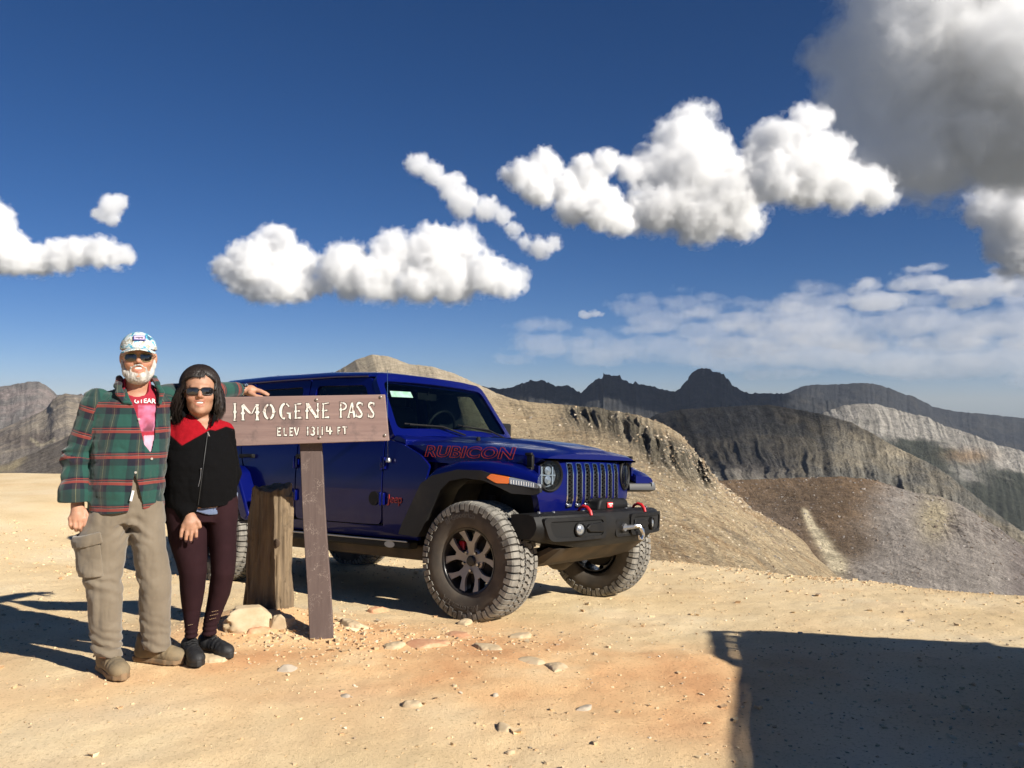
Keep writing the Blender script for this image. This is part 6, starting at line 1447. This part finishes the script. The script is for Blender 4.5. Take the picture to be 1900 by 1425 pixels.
# cap with curved brim and patch
def cap_dome(q):
    d = s_ell(q, (0, .010, .046), (.088, .106, .088)); d = np.maximum(d, -(s_ell(q, (0, .010, .046), (.083, .101, .083))))
    d = np.maximum(d, .040 + .10 * np.clip(q[:, 1], -.02, .1) * -.15 - q[:, 2]); seam = np.abs(np.sin(np.arctan2(q[:, 0], -(q[:, 1] - .01)) * 3)); return d - .0010 * np.clip(1 - seam * 10, 0, 1) * -1
def cap_brim(q):
    x, y, z = q.T; f = -(y + .075); zs = .050 - 4.2 * x * x - .17 * np.clip(f, 0, 1)
    e = (np.abs(x / .082) ** 2.4 + np.abs((y + .075) / .098) ** 2.4) ** (1 / 2.4); d = (e - 1) * .08
    return np.maximum(np.maximum(d, np.abs(z - zs) - .0035), y + .060)
def camo_material():
    m, n, l, p = new_mat('cap_print'); p.inputs['Roughness'].default_value = .85
    tc = node(n, 'ShaderNodeTexCoord'); t = node(n, 'ShaderNodeTexNoise'); t.inputs['Scale'].default_value = 26; t.inputs['Detail'].default_value = 3; t.inputs['Distortion'].default_value = .8; l.new(tc.outputs['Object'], t.inputs['Vector'])
    r = node(n, 'ShaderNodeValToRGB'); r.color_ramp.interpolation = 'CONSTANT'; e = r.color_ramp.elements; e[0].position = 0; e[0].color = (.035, .10, .17, 1); e[1].position = .37; e[1].color = (.07, .33, .45, 1)
    for q, c in ((.46, (.55, .60, .60)), (.55, (.36, .34, .27)), (.61, (.65, .66, .64)), (.68, (.10, .30, .40))): x = e.new(q); x.color = c4(c)
    l.new(t.outputs['Fac'], r.inputs[0]); l.new(r.outputs[0], p.inputs['Base Color']); return m
CAMO = camo_material()
V, F = on_head(cap_dome, MS, mh, (-.11, -.12, .0), (.11, .14, .15), .0034); capo = arr_mesh('cap', V, F, CAMO, man, True)
V, F = on_head(cap_brim, MS, mh, (-.11, -.21, -.05), (.11, -.03, .07), .0032); arr_mesh('brim', V, F, CAMO, capo, True)
pm = Matrix.Rotation(R_(-38), 3, 'X'); pc = Vector(tuple(mh)) + Vector((.004, -.0785, .095)) * MS
def patch(name, boxes, m_, par):
    mb = MB()
    for (x, z, w, h, d) in boxes: mb.box(tuple(pc + pm @ Vector((x, -d, z))), (w, .003, h), pm)
    return mb.build(name, m_, par)
pa = patch('patch', [(0, 0, .060, .034, .0035)], mat('patch_blue', (.03, .04, .22), .8), capo)
patch('patch_field', [(0, 0, .051, .025, .0050)], mat('patch_pink', (.52, .42, .52), .8, col2=(.40, .28, .42), scale=60, stretch=(1, 1, 6)), pa)
patch('patch_emblem', [(-.004, 0, .030, .0035, .0065), (.013, -.002, .008, .006, .0065), (-.002, -.005, .004, .008, .0065)], mat('patch_dark', (.02, .02, .05), .8), pa)
# wristwatch and bead bracelet
wd = lw - n_W; wd = Vector(tuple((MF(465, 725, .535) - lw))).normalized()
def ring_at(c, r, tube, m_, name, par, n=20, beads=0):
    a = wd.orthogonal().normalized(); b = wd.cross(a); m = MB(); c = Vector(tuple(c))
    P = [c + (a * math.cos(2 * math.pi * k / n) + b * math.sin(2 * math.pi * k / n)) * r for k in range(n)]
    if beads:
        for p in P: m.lathe([(0, -tube), (tube * .8, -tube * .6), (tube, 0), (tube * .8, tube * .6), (0, tube)], 8, 'Z', tuple(p))
    else: m.tube([tuple(p) for p in P] + [tuple(P[0])], tube, 8, False)
    return m.build(name, m_, par)
wt = ring_at(MF(454, 722, .543), .033, .0085, CHROME, 'watch', man, 14, True)
m = MB(); c = MF(455, 714, .510); m.lathe([(.0, -.006), (.019, -.005), (.019, .004), (.014, .006), (0, .006)], 18, 'Z', tuple(c)); m.build('watch_case', CHROME, wt)
# ================================================================== the woman
WF = Frame(373, 1212, 4.80); wom = person(WF, 'dark-haired woman in black fleece jacket with red shoulders and plum leggings')
WS = 1.07; wh = WF(371, 727, -.02); SK_W = (.36, .19, .12)
w_S, w_E, w_W = WF(319, 801, .02), WF(309, 890, .03), WF(352, 957, -.13)
x_S, x_E, x_W = WF(415, 800, .03), WF(428, 880, .12), WF(420, 930, .14)
torso_w = WF.rows([(768, 343, 401, .060, .02), (778, 328, 410, .085, .02), (788, 315, 419, .105, .015), (802, 308, 425, .118, .01), (830, 306, 432, .135, -.01), (860, 305, 438, .150, -.02), (895, 304, 440, .155, -.02), (938, 306, 440, .155, -.01)])
rleg_w = WF.rows([(920, 306, 380, .125, 0), (950, 306, 384, .125, 0), (1000, 312, 386, .115, -.01), (1040, 325, 385, .100, -.02), (1062, 331, 384, .090, -.02), (1100, 334, 380, .085, 0), (1130, 338, 374, .068, .01), (1160, 342, 368, .050, .0), (1180, 343, 367, .047, 0)])
lleg_w = WF.rows([(920, 372, 440, .125, 0), (950, 382, 440, .125, 0), (1000, 387, 439, .115, -.01), (1040, 390, 438, .100, -.02), (1062, 391, 436, .090, -.02), (1100, 386, 428, .085, .02), (1130, 381, 416, .068, .04), (1160, 376, 404, .050, .03), (1178, 374, 401, .047, .03)])
ww = WF(354, 961, -.14)
W_FING = [[WF(341, 975, -.160), WF(337, 986, -.165), WF(336, 994, -.163), WF(336, 999, -.160)], [WF(348, 979, -.165), WF(346, 992, -.170), WF(345, 999, -.168), WF(345, 1004, -.164)], [WF(356, 980, -.165), WF(355, 992, -.170), WF(354, 1000, -.168), WF(354, 1006, -.164)], [WF(363, 977, -.160), WF(364, 988, -.165), WF(364, 995, -.163), WF(365, 999, -.160)]]
W_THUMB = [WF(361, 963, -.155), WF(368, 969, -.165), WF(371, 977, -.165)]
def wom_body(P):
    d = head_sdf(P - wh, WS, 1.07)
    d = smin(d, s_cap(P, wh + pt(0, .02, -.08), wh + pt(.0, .04, -.20), .050, .056), .025)
    d = smin(d, s_loft(P, [(z, cx, cy, a - .022, b - .022) for z, cx, cy, a, b in torso_w]), .02)
    d = smin(d, s_chain(P, [w_S, w_E, ww], [.05, .040, .028]), .02); d = smin(d, s_chain(P, [x_S, x_E, x_W], [.05, .04, .028]), .02)
    d = smin(d, hand_sdf(P, ww, WF(352, 970, -.150), W_FING, W_THUMB), .010)
    d = smin(d, hand_sdf(P, x_W, x_W + pt(0, .0, -.05), [[x_W + pt(-.02 + .014 * k, 0, -.07), x_W + pt(-.022 + .014 * k, .0, -.10), x_W + pt(-.02 + .014 * k, .012, -.125)] for k in range(4)], [x_W + pt(.03, 0, -.03), x_W + pt(.04, 0, -.06)]), .010)
    for R in (rleg_w, lleg_w): d = smin(d, s_loft(P, [(z, cx, cy, a - .012, b - .012) for z, cx, cy, a, b in R]), .02)
    return d
V, F = sdf_mesh(wom_body, (-.34, -.28, .06), (.34, .32, 1.66), .0044)
t = np.tile(np.array(SK_W), (len(V), 1)); hm = V[:, 2] > wh[2] - .13; t[hm] = head_tint(V[hm] - wh, WS, SK_W)
for f in W_FING:
    k = np.linalg.norm(V - (f[-1] + pt(0, -.004, .0)), axis=1) < .0095; t[k] = (.035, .010, .015)
k = np.linalg.norm(V - W_THUMB[-1], axis=1) < .0095; t[k] = (.035, .010, .015)
tinted('body', V, F, t, SKIN, wom)
yk = [WF(u, v, -.1) for u, v in ((285, 800), (308, 802), (338, 826), (390, 797), (400, 799), (420, 792), (445, 800))]
YX, YZ = [p[0] for p in yk], [p[2] for p in yk]
neck_cut = [WF(*p, -.2) for p in ((346, 742), (398, 742), (394, 775), (384, 800), (372, 785), (356, 772))]; NC = [(p[0], p[2]) for p in neck_cut]
def jacket(P):
    ar = s_chain(P, [w_S, w_E, w_W], [.066, .066, .051], .03); al = s_chain(P, [x_S, x_E, x_W], [.060, .056, .046], .03)
    tt = s_loft(P, torso_w)
    hemz = WF(380, 938, 0)[2] + .006 * np.sin(P[:, 0] * 16)
    fo = folds(P, 7, .0070, 23, (1, 1, 1.2)) + folds(P, 17, .0022, 25)
    sl = (w_W - w_E) / np.linalg.norm(w_W - w_E)
    tt = smax(tt + fo, hemz - P[:, 2], .008); ar = smax(ar + fo, (P - w_W) @ sl - .004, .006); al = al + fo
    ar = ar + .006 * np.sin((P[:, 2] + .5 * P[:, 0]) * 90 + 4 * fbm(P * 8, 2, 3)) * np.exp(-((P[:, 2] - w_E[2]) / .08) ** 2)
    d = smin(smin(tt, ar, .016), al, .02)
    d = d + .0045 * np.exp(-((P[:, 0] - np.interp(P[:, 2], [.78, 1.30], [WF(368, 930, 0)[0], WF(386, 795, 0)[0]])) / .006) ** 2) * (P[:, 1] < 0)
    sh = np.maximum(d, -(d + .010))
    sh = np.where(P[:, 1] < .02, np.maximum(sh, -poly_sdf(P[:, 0], P[:, 2], NC)), sh)
    return np.maximum(sh, -s_cap(P, wh + pt(.0, .02, -.06), wh + pt(.0, .035, -.175), .058, .062))
V, F = sdf_mesh(jacket, (-.36, -.28, .70), (.36, .28, 1.46), .005, .012)
zy = np.interp(V[:, 0], YX, YZ); red = sstep(-.003, .003, V[:, 2] - zy)
zip_ = np.exp(-((V[:, 0] - np.interp(V[:, 2], [.78, 1.30], [WF(368, 930, 0)[0], WF(386, 795, 0)[0]])) / .004) ** 2) * (V[:, 1] < 0)
cj = mixc(np.tile(np.array((.0032, .0031, .0035)), (len(V), 1)), (.27, .006, .012), red)
jk = tinted('fleece_jacket', V, F, cj, attr_material('fleece', 'tint', .95, 0, .25, .6, 220, .0, .1), wom)
def wcollar(P):
    c = wh + pt(0, .03, -.16)
    return s_chain(P, [WF(393, 790, -.100), WF(397, 778, -.080), WF(401, 762, -.03), c + pt(.05, .060, .035), c + pt(-.03, .065, .035), WF(338, 762, -.01), WF(341, 772, -.06)], [.006, .010, .014, .016, .016, .016, .010], .008)
V, F = sdf_mesh(wcollar, (-.20, -.20, 1.15), (.20, .22, 1.46), .005); arr_mesh('collar', V, F, cloth_material('fleece_black', (.0020, .0020, .0023), (.004, .004, .0045), .95, sheen=.0), jk, True)
m = MB(); zp = []
for v in np.linspace(800, 930, 16):
    c = WF(np.interp(v, [795, 930], [386, 368]), v, 0); row = [np.interp(c[2], [q[0] for q in torso_w], [q[k] for q in torso_w]) for k in (1, 2, 3, 4)]
    zp.append((c[0], row[1] - row[3] * math.sqrt(max(0, 1 - ((c[0] - row[0]) / row[2]) ** 2)) - .006, c[2]))
m.tube(zp, .0022, 5); m.build('zipper', mat('zip_black', (.03, .03, .03), .35, .3), jk)
m = MB(); m.box((zp[0][0] + .004, zp[0][1] - .003, zp[0][2] - .012), (.006, .003, .026), (0, R_(-20), 0)); m.build('zip_pull', CHROME, jk)
m = MB(); m.tube([tuple(WF(373, 872, -.178)), tuple(WF(372, 886, -.18)), tuple(WF(368, 903, -.18))], .0018, 5); m.lathe([(0, -.006), (.004, 0), (0, .006)], 8, 'Z', tuple(WF(373, 870, -.18))); m.build('pocket_zip', SATIN, jk)
# blue shirt tail under the jacket, leggings
def tail(P):
    d = s_loft(P, [(z, cx, cy, a + .004, b + .006) for z, cx, cy, a, b in WF.rows([(915, 306, 440, .135, 0), (955, 306, 440, .132, 0)])]) + folds(P, 14, .005, 31)
    z0 = WF(400, 946, 0)[2] - .012 * np.sin(P[:, 0] * 30) - .02 * np.clip(P[:, 0] - .02, -.1, .1)
    return np.maximum(np.maximum(d, -(d + .006)), np.maximum(z0 - P[:, 2], P[:, 2] - z0 - .09))
V, F = sdf_mesh(tail, (-.30, -.24, .74), (.30, .24, .96), .005, .006); arr_mesh('shirt_tail', V, F, cloth_material('blue_jersey', (.10, .13, .21)), wom, True)
def leggings(P):
    d = smin(s_loft(P, rleg_w), s_loft(P, lleg_w), .018)
    d = smin(d, s_loft(P, WF.rows([(900, 316, 432, .120, 0), (930, 306, 440, .130, 0), (965, 306, 440, .120, 0)])), .02)
    low = 1 - sstep(.10, .20, P[:, 2])
    return d + folds(P, 11, .0022, 33) + low * .003 * np.sin(P[:, 2] * 230)
V, F = sdf_mesh(leggings, (-.28, -.22, .06), (.26, .22, 1.0), .005, .004)
lg = np.tile(np.array((.030, .0105, .014)), (len(V), 1)); arr_mesh('leggings', V, F, cloth_material('plum_jersey', (.016, .0055, .0075), (.024, .009, .0115), .9, sheen=.0), wom, True)
SHOE = mat('black_shoe', (.008, .008, .009), .6, col2=(.02, .02, .021), scale=30, bump=.5, bscale=260); SHOESOLE = mat('black_sole', (.012, .012, .012), .7); SHOELACE = mat('black_lace', (.015, .015, .016), .8)
for u, v, dy, yw in ((356, 1208, -.02, 14), (395, 1200, .05, 38)):
    c = WF(u, v, dy); wx = WF.root + WF.ex * c[0] + WF.ey * c[1]
    boots('shoe', '', c * pt(1, 1, 0) + pt(0, 0, float(ground_z(wx[0], wx[1])) - WF.root[2] + .006), R_(yw), SHOE, SHOESOLE, SHOELACE, wom, .93, .085)
# sequin cuffs glinting at the ankles
for (u, v, dy, n) in ((400, 1135, -.04, 4), (397, 1142, -.04, 5), (396, 1149, -.04, 4), (356, 1160, -.06, 3)):
    m = MB()
    for k in range(n): m.box(tuple(WF(u - 6 + 3.2 * k, v - .8 * k, dy + .0005 * k - .012)), (.007, .002, .003), (R_(20), R_(10), 0))
    m.build('sequin_band', CHROME, wom)
# hair
def hair_w(q):
    d = s_ell(q, (0, .020, .036), (.0835, .098, .088))
    d = smin(d, s_ell(q, (-.004, .050, -.055), (.078, .050, .085)), .03)
    face = s_ell(q, (.006, -.125, -.034), (.058, .085, .080)); d = smax(d, -face, .010)
    return d + .002 * ridged(q * np.array([40, 40, 8]), 2, 3)
def hair_strands(n=1500, seed=5):
    """locks falling from a parting: narrow tapered ribbons over the scalp, framing the face"""
    rng = np.random.RandomState(seed); m = MB()
    for i in range(n):
        f0 = rng.uniform(-180, 180); part = 10
        sg = -1 if f0 < part else 1
        lift = rng.uniform(.0, .016) ; fin = rng.uniform(-.185, -.105) if sg < 0 else rng.uniform(-.160, -.090)
        if abs(f0) > 120: fin -= .01
        T = list(np.linspace(6, 92, 9)); pts = []
        for t_ in T:
            k = t_ / 92.0
            f = f0
            lim = (66 if sg < 0 else 60) + rng.uniform(-4, 4)
            if abs(f0 - part) < lim: f = f0 + (sg * lim - (f0 - 0)) * float(sstep(.42, .92, np.array(k))) * (1.0 if abs(f0) < 110 else 0)
            a, th = R_(f), R_(t_); rx, ry, rz = .0865 + lift, .101 + lift, .0915 + lift
            pts.append(np.array([math.sin(a) * math.sin(th) * rx, .018 - math.cos(a) * math.sin(th) * ry, .036 + math.cos(th) * rz]))
        p = pts[-1]; out = np.array([p[0], p[1] - .018, 0]); out /= np.linalg.norm(out) + 1e-9
        ph = rng.uniform(0, 6.28); wob = rng.uniform(.002, .011); spread = (.050 if p[0] < 0 else .026) * rng.uniform(.35, 1.0) * (1.0 if abs(f0) < 130 else .6)
        for k in np.linspace(.15, 1, 8):
            z = p[2] + (fin - p[2]) * k; flare = (spread * math.sin(min(k, .85) * 1.85)) - .026 * max(0, k - .76) / .24 * rng.uniform(.0, 1.3)
            pts.append(np.array([p[0], p[1], z]) + out * flare + np.array([math.sin(k * 7 + ph), math.cos(k * 6 + ph), 0]) * wob)
        if i % 12 == 0:                                           # fringe over the brow
            pts = []; e0 = rng.uniform(-52, 34); e1 = e0 * .9 - 12; lf = rng.uniform(.002, .012)
            for k in np.linspace(0, 1, 10):
                a, th = R_(8 + (e1 - 8) * k ** .8), R_(14 + (rng.uniform(66, 70) - 14) * k); pts.append(np.array([math.sin(a) * math.sin(th) * (.0865 + lf), .018 - math.cos(a) * math.sin(th) * (.106 + lf), .036 + math.cos(th) * (.0915 + lf)]))
        w0 = rng.uniform(.0028, .0065); L = len(pts); Vs = []
        for j, q in enumerate(pts):
            tn = pts[min(j + 1, L - 1)] - pts[max(j - 1, 0)]; o = q - np.array([0, .018, min(.036, q[2])]); sd = np.cross(tn, o); sd /= np.linalg.norm(sd) + 1e-9
            w = w0 * (1.0 if j < L - 5 else (L - 1 - j) / 4.0 + .04); nn = o / (np.linalg.norm(o) + 1e-9)
            Vs += [tuple((q - sd * w) * WS + wh), tuple((q + nn * w * .55) * WS + wh), tuple((q + sd * w) * WS + wh)]
        m.add(Vs, [(3 * j + c, 3 * j + c + 1, 3 * j + c + 4, 3 * j + c + 3) for j in range(L - 1) for c in (0, 1)])
    return m
def hair_material():
    m, n, l, p = new_mat('dark_hair'); p.inputs['Base Color'].default_value = (.010, .0065, .005, 1); p.inputs['Roughness'].default_value = .50
    a = node(n, 'ShaderNodeTexCoord'); mp = node(n, 'ShaderNodeMapping'); mp.inputs['Scale'].default_value = (160, 160, 9); l.new(a.outputs['Object'], mp.inputs[0])
    t = node(n, 'ShaderNodeTexNoise'); t.inputs['Scale'].default_value = 1; t.inputs['Detail'].default_value = 3; l.new(mp.outputs[0], t.inputs['Vector'])
    r = node(n, 'ShaderNodeValToRGB'); r.color_ramp.elements[0].color = (.004, .0028, .0022, 1); r.color_ramp.elements[1].color = (.026, .016, .011, 1); l.new(t.outputs['Fac'], r.inputs[0]); l.new(r.outputs[0], p.inputs['Base Color'])
    b = node(n, 'ShaderNodeBump'); b.inputs['Strength'].default_value = .7; b.inputs['Distance'].default_value = .004; l.new(t.outputs['Fac'], b.inputs['Height']); l.new(b.outputs[0], p.inputs['Normal']); return m
V, F = on_head(hair_w, WS, wh, (-.16, -.15, -.19), (.14, .15, .16), .0036); HAIRM = hair_material(); hr = arr_mesh('hair', V, F, HAIRM, wom, True); tag(hair_strands().build('hair_strands', HAIRM, hr, True, None), kind='stuff')
def teeth_w(q): return s_ell(q, (0, -.0815, -.0560), (.0215, .0125, .0075))
V, F = on_head(teeth_w, WS, wh, (-.03, -.12, -.075), (.03, -.05, -.04), .002); arr_mesh('teeth', V, F, TEETH, wom, True)
sunglasses(wh, WS, wom, .030, .0165, .002, mat('dark_frame', (.03, .018, .012), .25), -.103, .0026, 3.0)
# ------------------------------------------------------------------ half-buried rocks round the sign, and loose gravel
def rock_mat(name, c1, c2, c3):
    m = wood_material(name, c1, c2, c3, grain=(9, 9, 14), rough=.95); return m
PALE_ROCK = rock_mat('pale_rock', (.43, .32, .19), (.58, .46, .31), (.44, .25, .14)); RED_ROCK = rock_mat('red_rock', (.48, .22, .12), (.62, .38, .22), (.60, .48, .32)); GREY_ROCK = rock_mat('grey_rock', (.36, .30, .23), (.48, .41, .32), (.30, .24, .18))
def rock(label, u, v, w, d, h, seed, m, depth=None, rz=0.0, group=None, bury=.34):
    """u, v: photo pixel of its middle on the ground; w, d, h: metres"""
    y = depth
    if y is None:
        y = 5.0
        for _ in range(25):
            p = at(u, v, y); y += (p[2] - float(ground_z(p[0], p[1]))) / .32 * .9
    p = at(u, v, y); g = float(ground_z(p[0], p[1]))
    def fn(P):
        q = P / np.array([w / 2, d / 2, h]); e = (np.abs(q) ** 2.6).sum(1) ** (1 / 2.6)
        s = min(w, d, 2 * h) * .5
        dd = (e - 1) * s + .20 * s * fbm(P / (w * .30), 3, seed) + .07 * s * ridged(P / (w * .10), 3, seed + 4)
        st = np.sin((P[:, 2] + .15 * P[:, 0] + .02 * fbm(P * 12, 2, seed)) * 150); dd = dd + .05 * s * np.clip(st, -.2, 1)
        for k in range(5):                                        # broken facets
            r = np.random.RandomState(seed * 7 + k); n = r.normal(size=3); n[2] = abs(n[2]) * .8 + .2; n /= np.linalg.norm(n)
            dd = np.maximum(dd, (P @ n) - np.linalg.norm(n * np.array([w / 2, d / 2, h])) * r.uniform(.68, .92))
        return np.maximum(dd, -P[:, 2] - h * .7)
    b = np.array([w * .75, d * .75, h * 1.4]); V, F = sdf_mesh(fn, -b, b, max(w / 34, .006), .03 * w, 3)
    o = arr_mesh('rock', V, F, m, None, True, 42); o.location = (p[0], p[1], g - h * bury); o.rotation_euler = (0, 0, rz); tag(o, label, 'rock', group); return o
G_ = 'rocks half buried round the sign'
rock('large pale rock at the foot of the timber stump', 470, 1122, .34, .22, .16, 3, PALE_ROCK, 5.36, .3, G_, .12)
rock('pale rock touching the toe of the black shoe', 394, 1224, .22, .12, .050, 5, PALE_ROCK, None, .1, G_)
rock('flat reddish slab below the large pale rock', 478, 1168, .18, .13, .035, 7, RED_ROCK, None, -.2, G_)
rock('small red stone beside the black shoe', 428, 1160, .10, .08, .045, 9, RED_ROCK, None, .5, G_)
rock('pale block between the stump and the sign post', 524, 1130, .17, .13, .10, 11, PALE_ROCK, 5.34, .8, G_, .2)
rock('pale broken rock lying against the sign post', 655, 1160, .24, .16, .060, 13, PALE_ROCK, None, -.3, G_)
rock('small grey stone lying in front of the sign', 532, 1243, .12, .08, .040, 15, GREY_ROCK, None, .2, G_)
for i, (u, v, w, d, h, lab) in enumerate([(790, 1196, .30, .18, .035, 'broad pale slab level with the ground in front of the near front tyre'), (735, 1198, .16, .12, .03, 'small pale stone beside the broad slab in front of the tyre'), (862, 1157, .20, .10, .045, 'pale rock tucked under the near front tyre'), (848, 1178, .2, .14, .03, 'reddish flat rock just in front of the rock under the tyre'), (905, 1202, .22, .12, .03, 'long pale stone beyond the broad slab'), (965, 1182, .2, .1, .035, 'narrow grey-white rock lying off the tread of the near front tyre'), (700, 1135, .2, .15, .045, 'reddish rock between the sign post and the near front tyre'), (1035, 1238, .2, .12, .025, 'weathered flat stone bedded in orange soil'), (985, 1225, .18, .1, .02, 'thin pale stone bedded in orange soil')]):
    rock(lab, u, v, w, d, h, 40 + i, PALE_ROCK if i % 3 else RED_ROCK, None, i * .7, G_)
for i, (u, v, w, d, h) in enumerate([(765, 1308, .12, .08, .03), (1085, 1315, .14, .08, .03), (935, 1352, .11, .07, .028), (640, 1292, .07, .05, .02), (946, 1398, .05, .04, .022), (918, 1291, .045, .04, .025), (1105, 1214, .05, .04, .02), (1690, 1152, .06, .05, .03), (1430, 1073, .06, .05, .03)]):
    rock('loose grey stone on the open gravel away from the sign', u, v, w, d, h, 60 + i, GREY_ROCK if i % 2 else PALE_ROCK, None, i * .9, 'loose stones on the gravel')
def gravel():
    rng = np.random.RandomState(4); N = 13000
    y = 2.9 + 8.2 * rng.rand(N) ** 1.25; x = rng.uniform(-1, 1, N) * (y * .66 + .3)
    # gather some along the rim
    k = rng.rand(N) < .10; th = np.radians(rng.uniform(6, 34, k.sum())); r = edge_radius(th) + rng.normal(-.25, .22, k.sum()); x[k] = np.sin(th) * r; y[k] = np.cos(th) * r
    kk = rng.rand(N) < .07; x[kk] = rng.normal(-1.25, .75, kk.sum()); y[kk] = rng.normal(5.22, .22, kk.sum())
    P0 = np.stack([x, y, 0 * x], -1); keep = (fbm(P0 * .9, 3, 12) + rng.normal(0, .35, N)) > -.25; x, y = x[keep], y[keep]; n = len(x)
    s = .0022 + .0045 * rng.rand(n) ** 2 + .012 * (rng.rand(n) ** 30) + .0035 * (y > 8) + .010 * rng.rand(n) ** 3 * np.exp(-((x + 1.1) / 1.1) ** 2 - ((y - 5.22) / .35) ** 2)
    z = ground_z(x, y)
    cube = np.array([(a, b, c) for a in (-1, 1) for b in (-1, 1) for c in (-1, 1)], float)
    Fq = np.array([(0, 1, 3, 2), (4, 6, 7, 5), (0, 4, 5, 1), (2, 3, 7, 6), (0, 2, 6, 4), (1, 5, 7, 3)])
    J = cube[None] * (1 + .35 * rng.normal(size=(n, 8, 1))) + .25 * rng.normal(size=(n, 8, 3))
    a = rng.uniform(0, 6.28, n); ca, sa = np.cos(a)[:, None], np.sin(a)[:, None]
    sc = s[:, None, None] * np.stack([np.ones(n), rng.uniform(.6, 1, n), rng.uniform(.4, .8, n)], 1)[:, None, :]
    J = J * sc; X = J[..., 0] * ca - J[..., 1] * sa; Y = J[..., 0] * sa + J[..., 1] * ca
    V = np.stack([X + x[:, None], Y + y[:, None], J[..., 2] + z[:, None] + s[:, None] * .25], -1).reshape(-1, 3)
    F = (Fq[None] + 8 * np.arange(n)[:, None, None]).reshape(-1, 4)
    pal = np.array([(.58, .43, .25), (.64, .49, .30), (.54, .35, .19), (.47, .37, .25), (.36, .27, .18), (.62, .53, .40)]); c = pal[rng.choice(6, n, p=[.36, .26, .18, .10, .05, .05])] * rng.uniform(.8, 1.15, (n, 1))
    C = np.repeat(np.concatenate([c, np.ones((n, 1))], 1), 8, 0)
    o = arr_mesh('gravel', V, F, attr_material('gravel_stone', 'tint', .95), None, False, None, {'tint': ('FLOAT_COLOR', C)}); tag(o, 'fine loose gravel scattered over the sandy pass', kind='stuff')
gravel()
# ------------------------------------------------------------------ mountain air: one even box of haze round the camera and all the land
mb = MB(); mb.box((0, 300, -280), (26000, 26000, 1100)); hz = mb.build('haze', None, None, False)
hm_ = D.materials.new('mountain_air'); hm_.use_nodes = True; _n, _l = hm_.node_tree.nodes, hm_.node_tree.links; _n.clear()
_o = node(_n, 'ShaderNodeOutputMaterial'); _v = node(_n, 'ShaderNodeVolumePrincipled'); _v.inputs['Color'].default_value = (.62, .74, .95, 1); _v.inputs['Density'].default_value = 2.2e-5; _v.inputs['Anisotropy'].default_value = .2
_l.new(_v.outputs[0], _o.inputs['Volume']); hz.data.materials.append(hm_); tag(hz, 'thin blue haze in the valleys', kind='stuff')
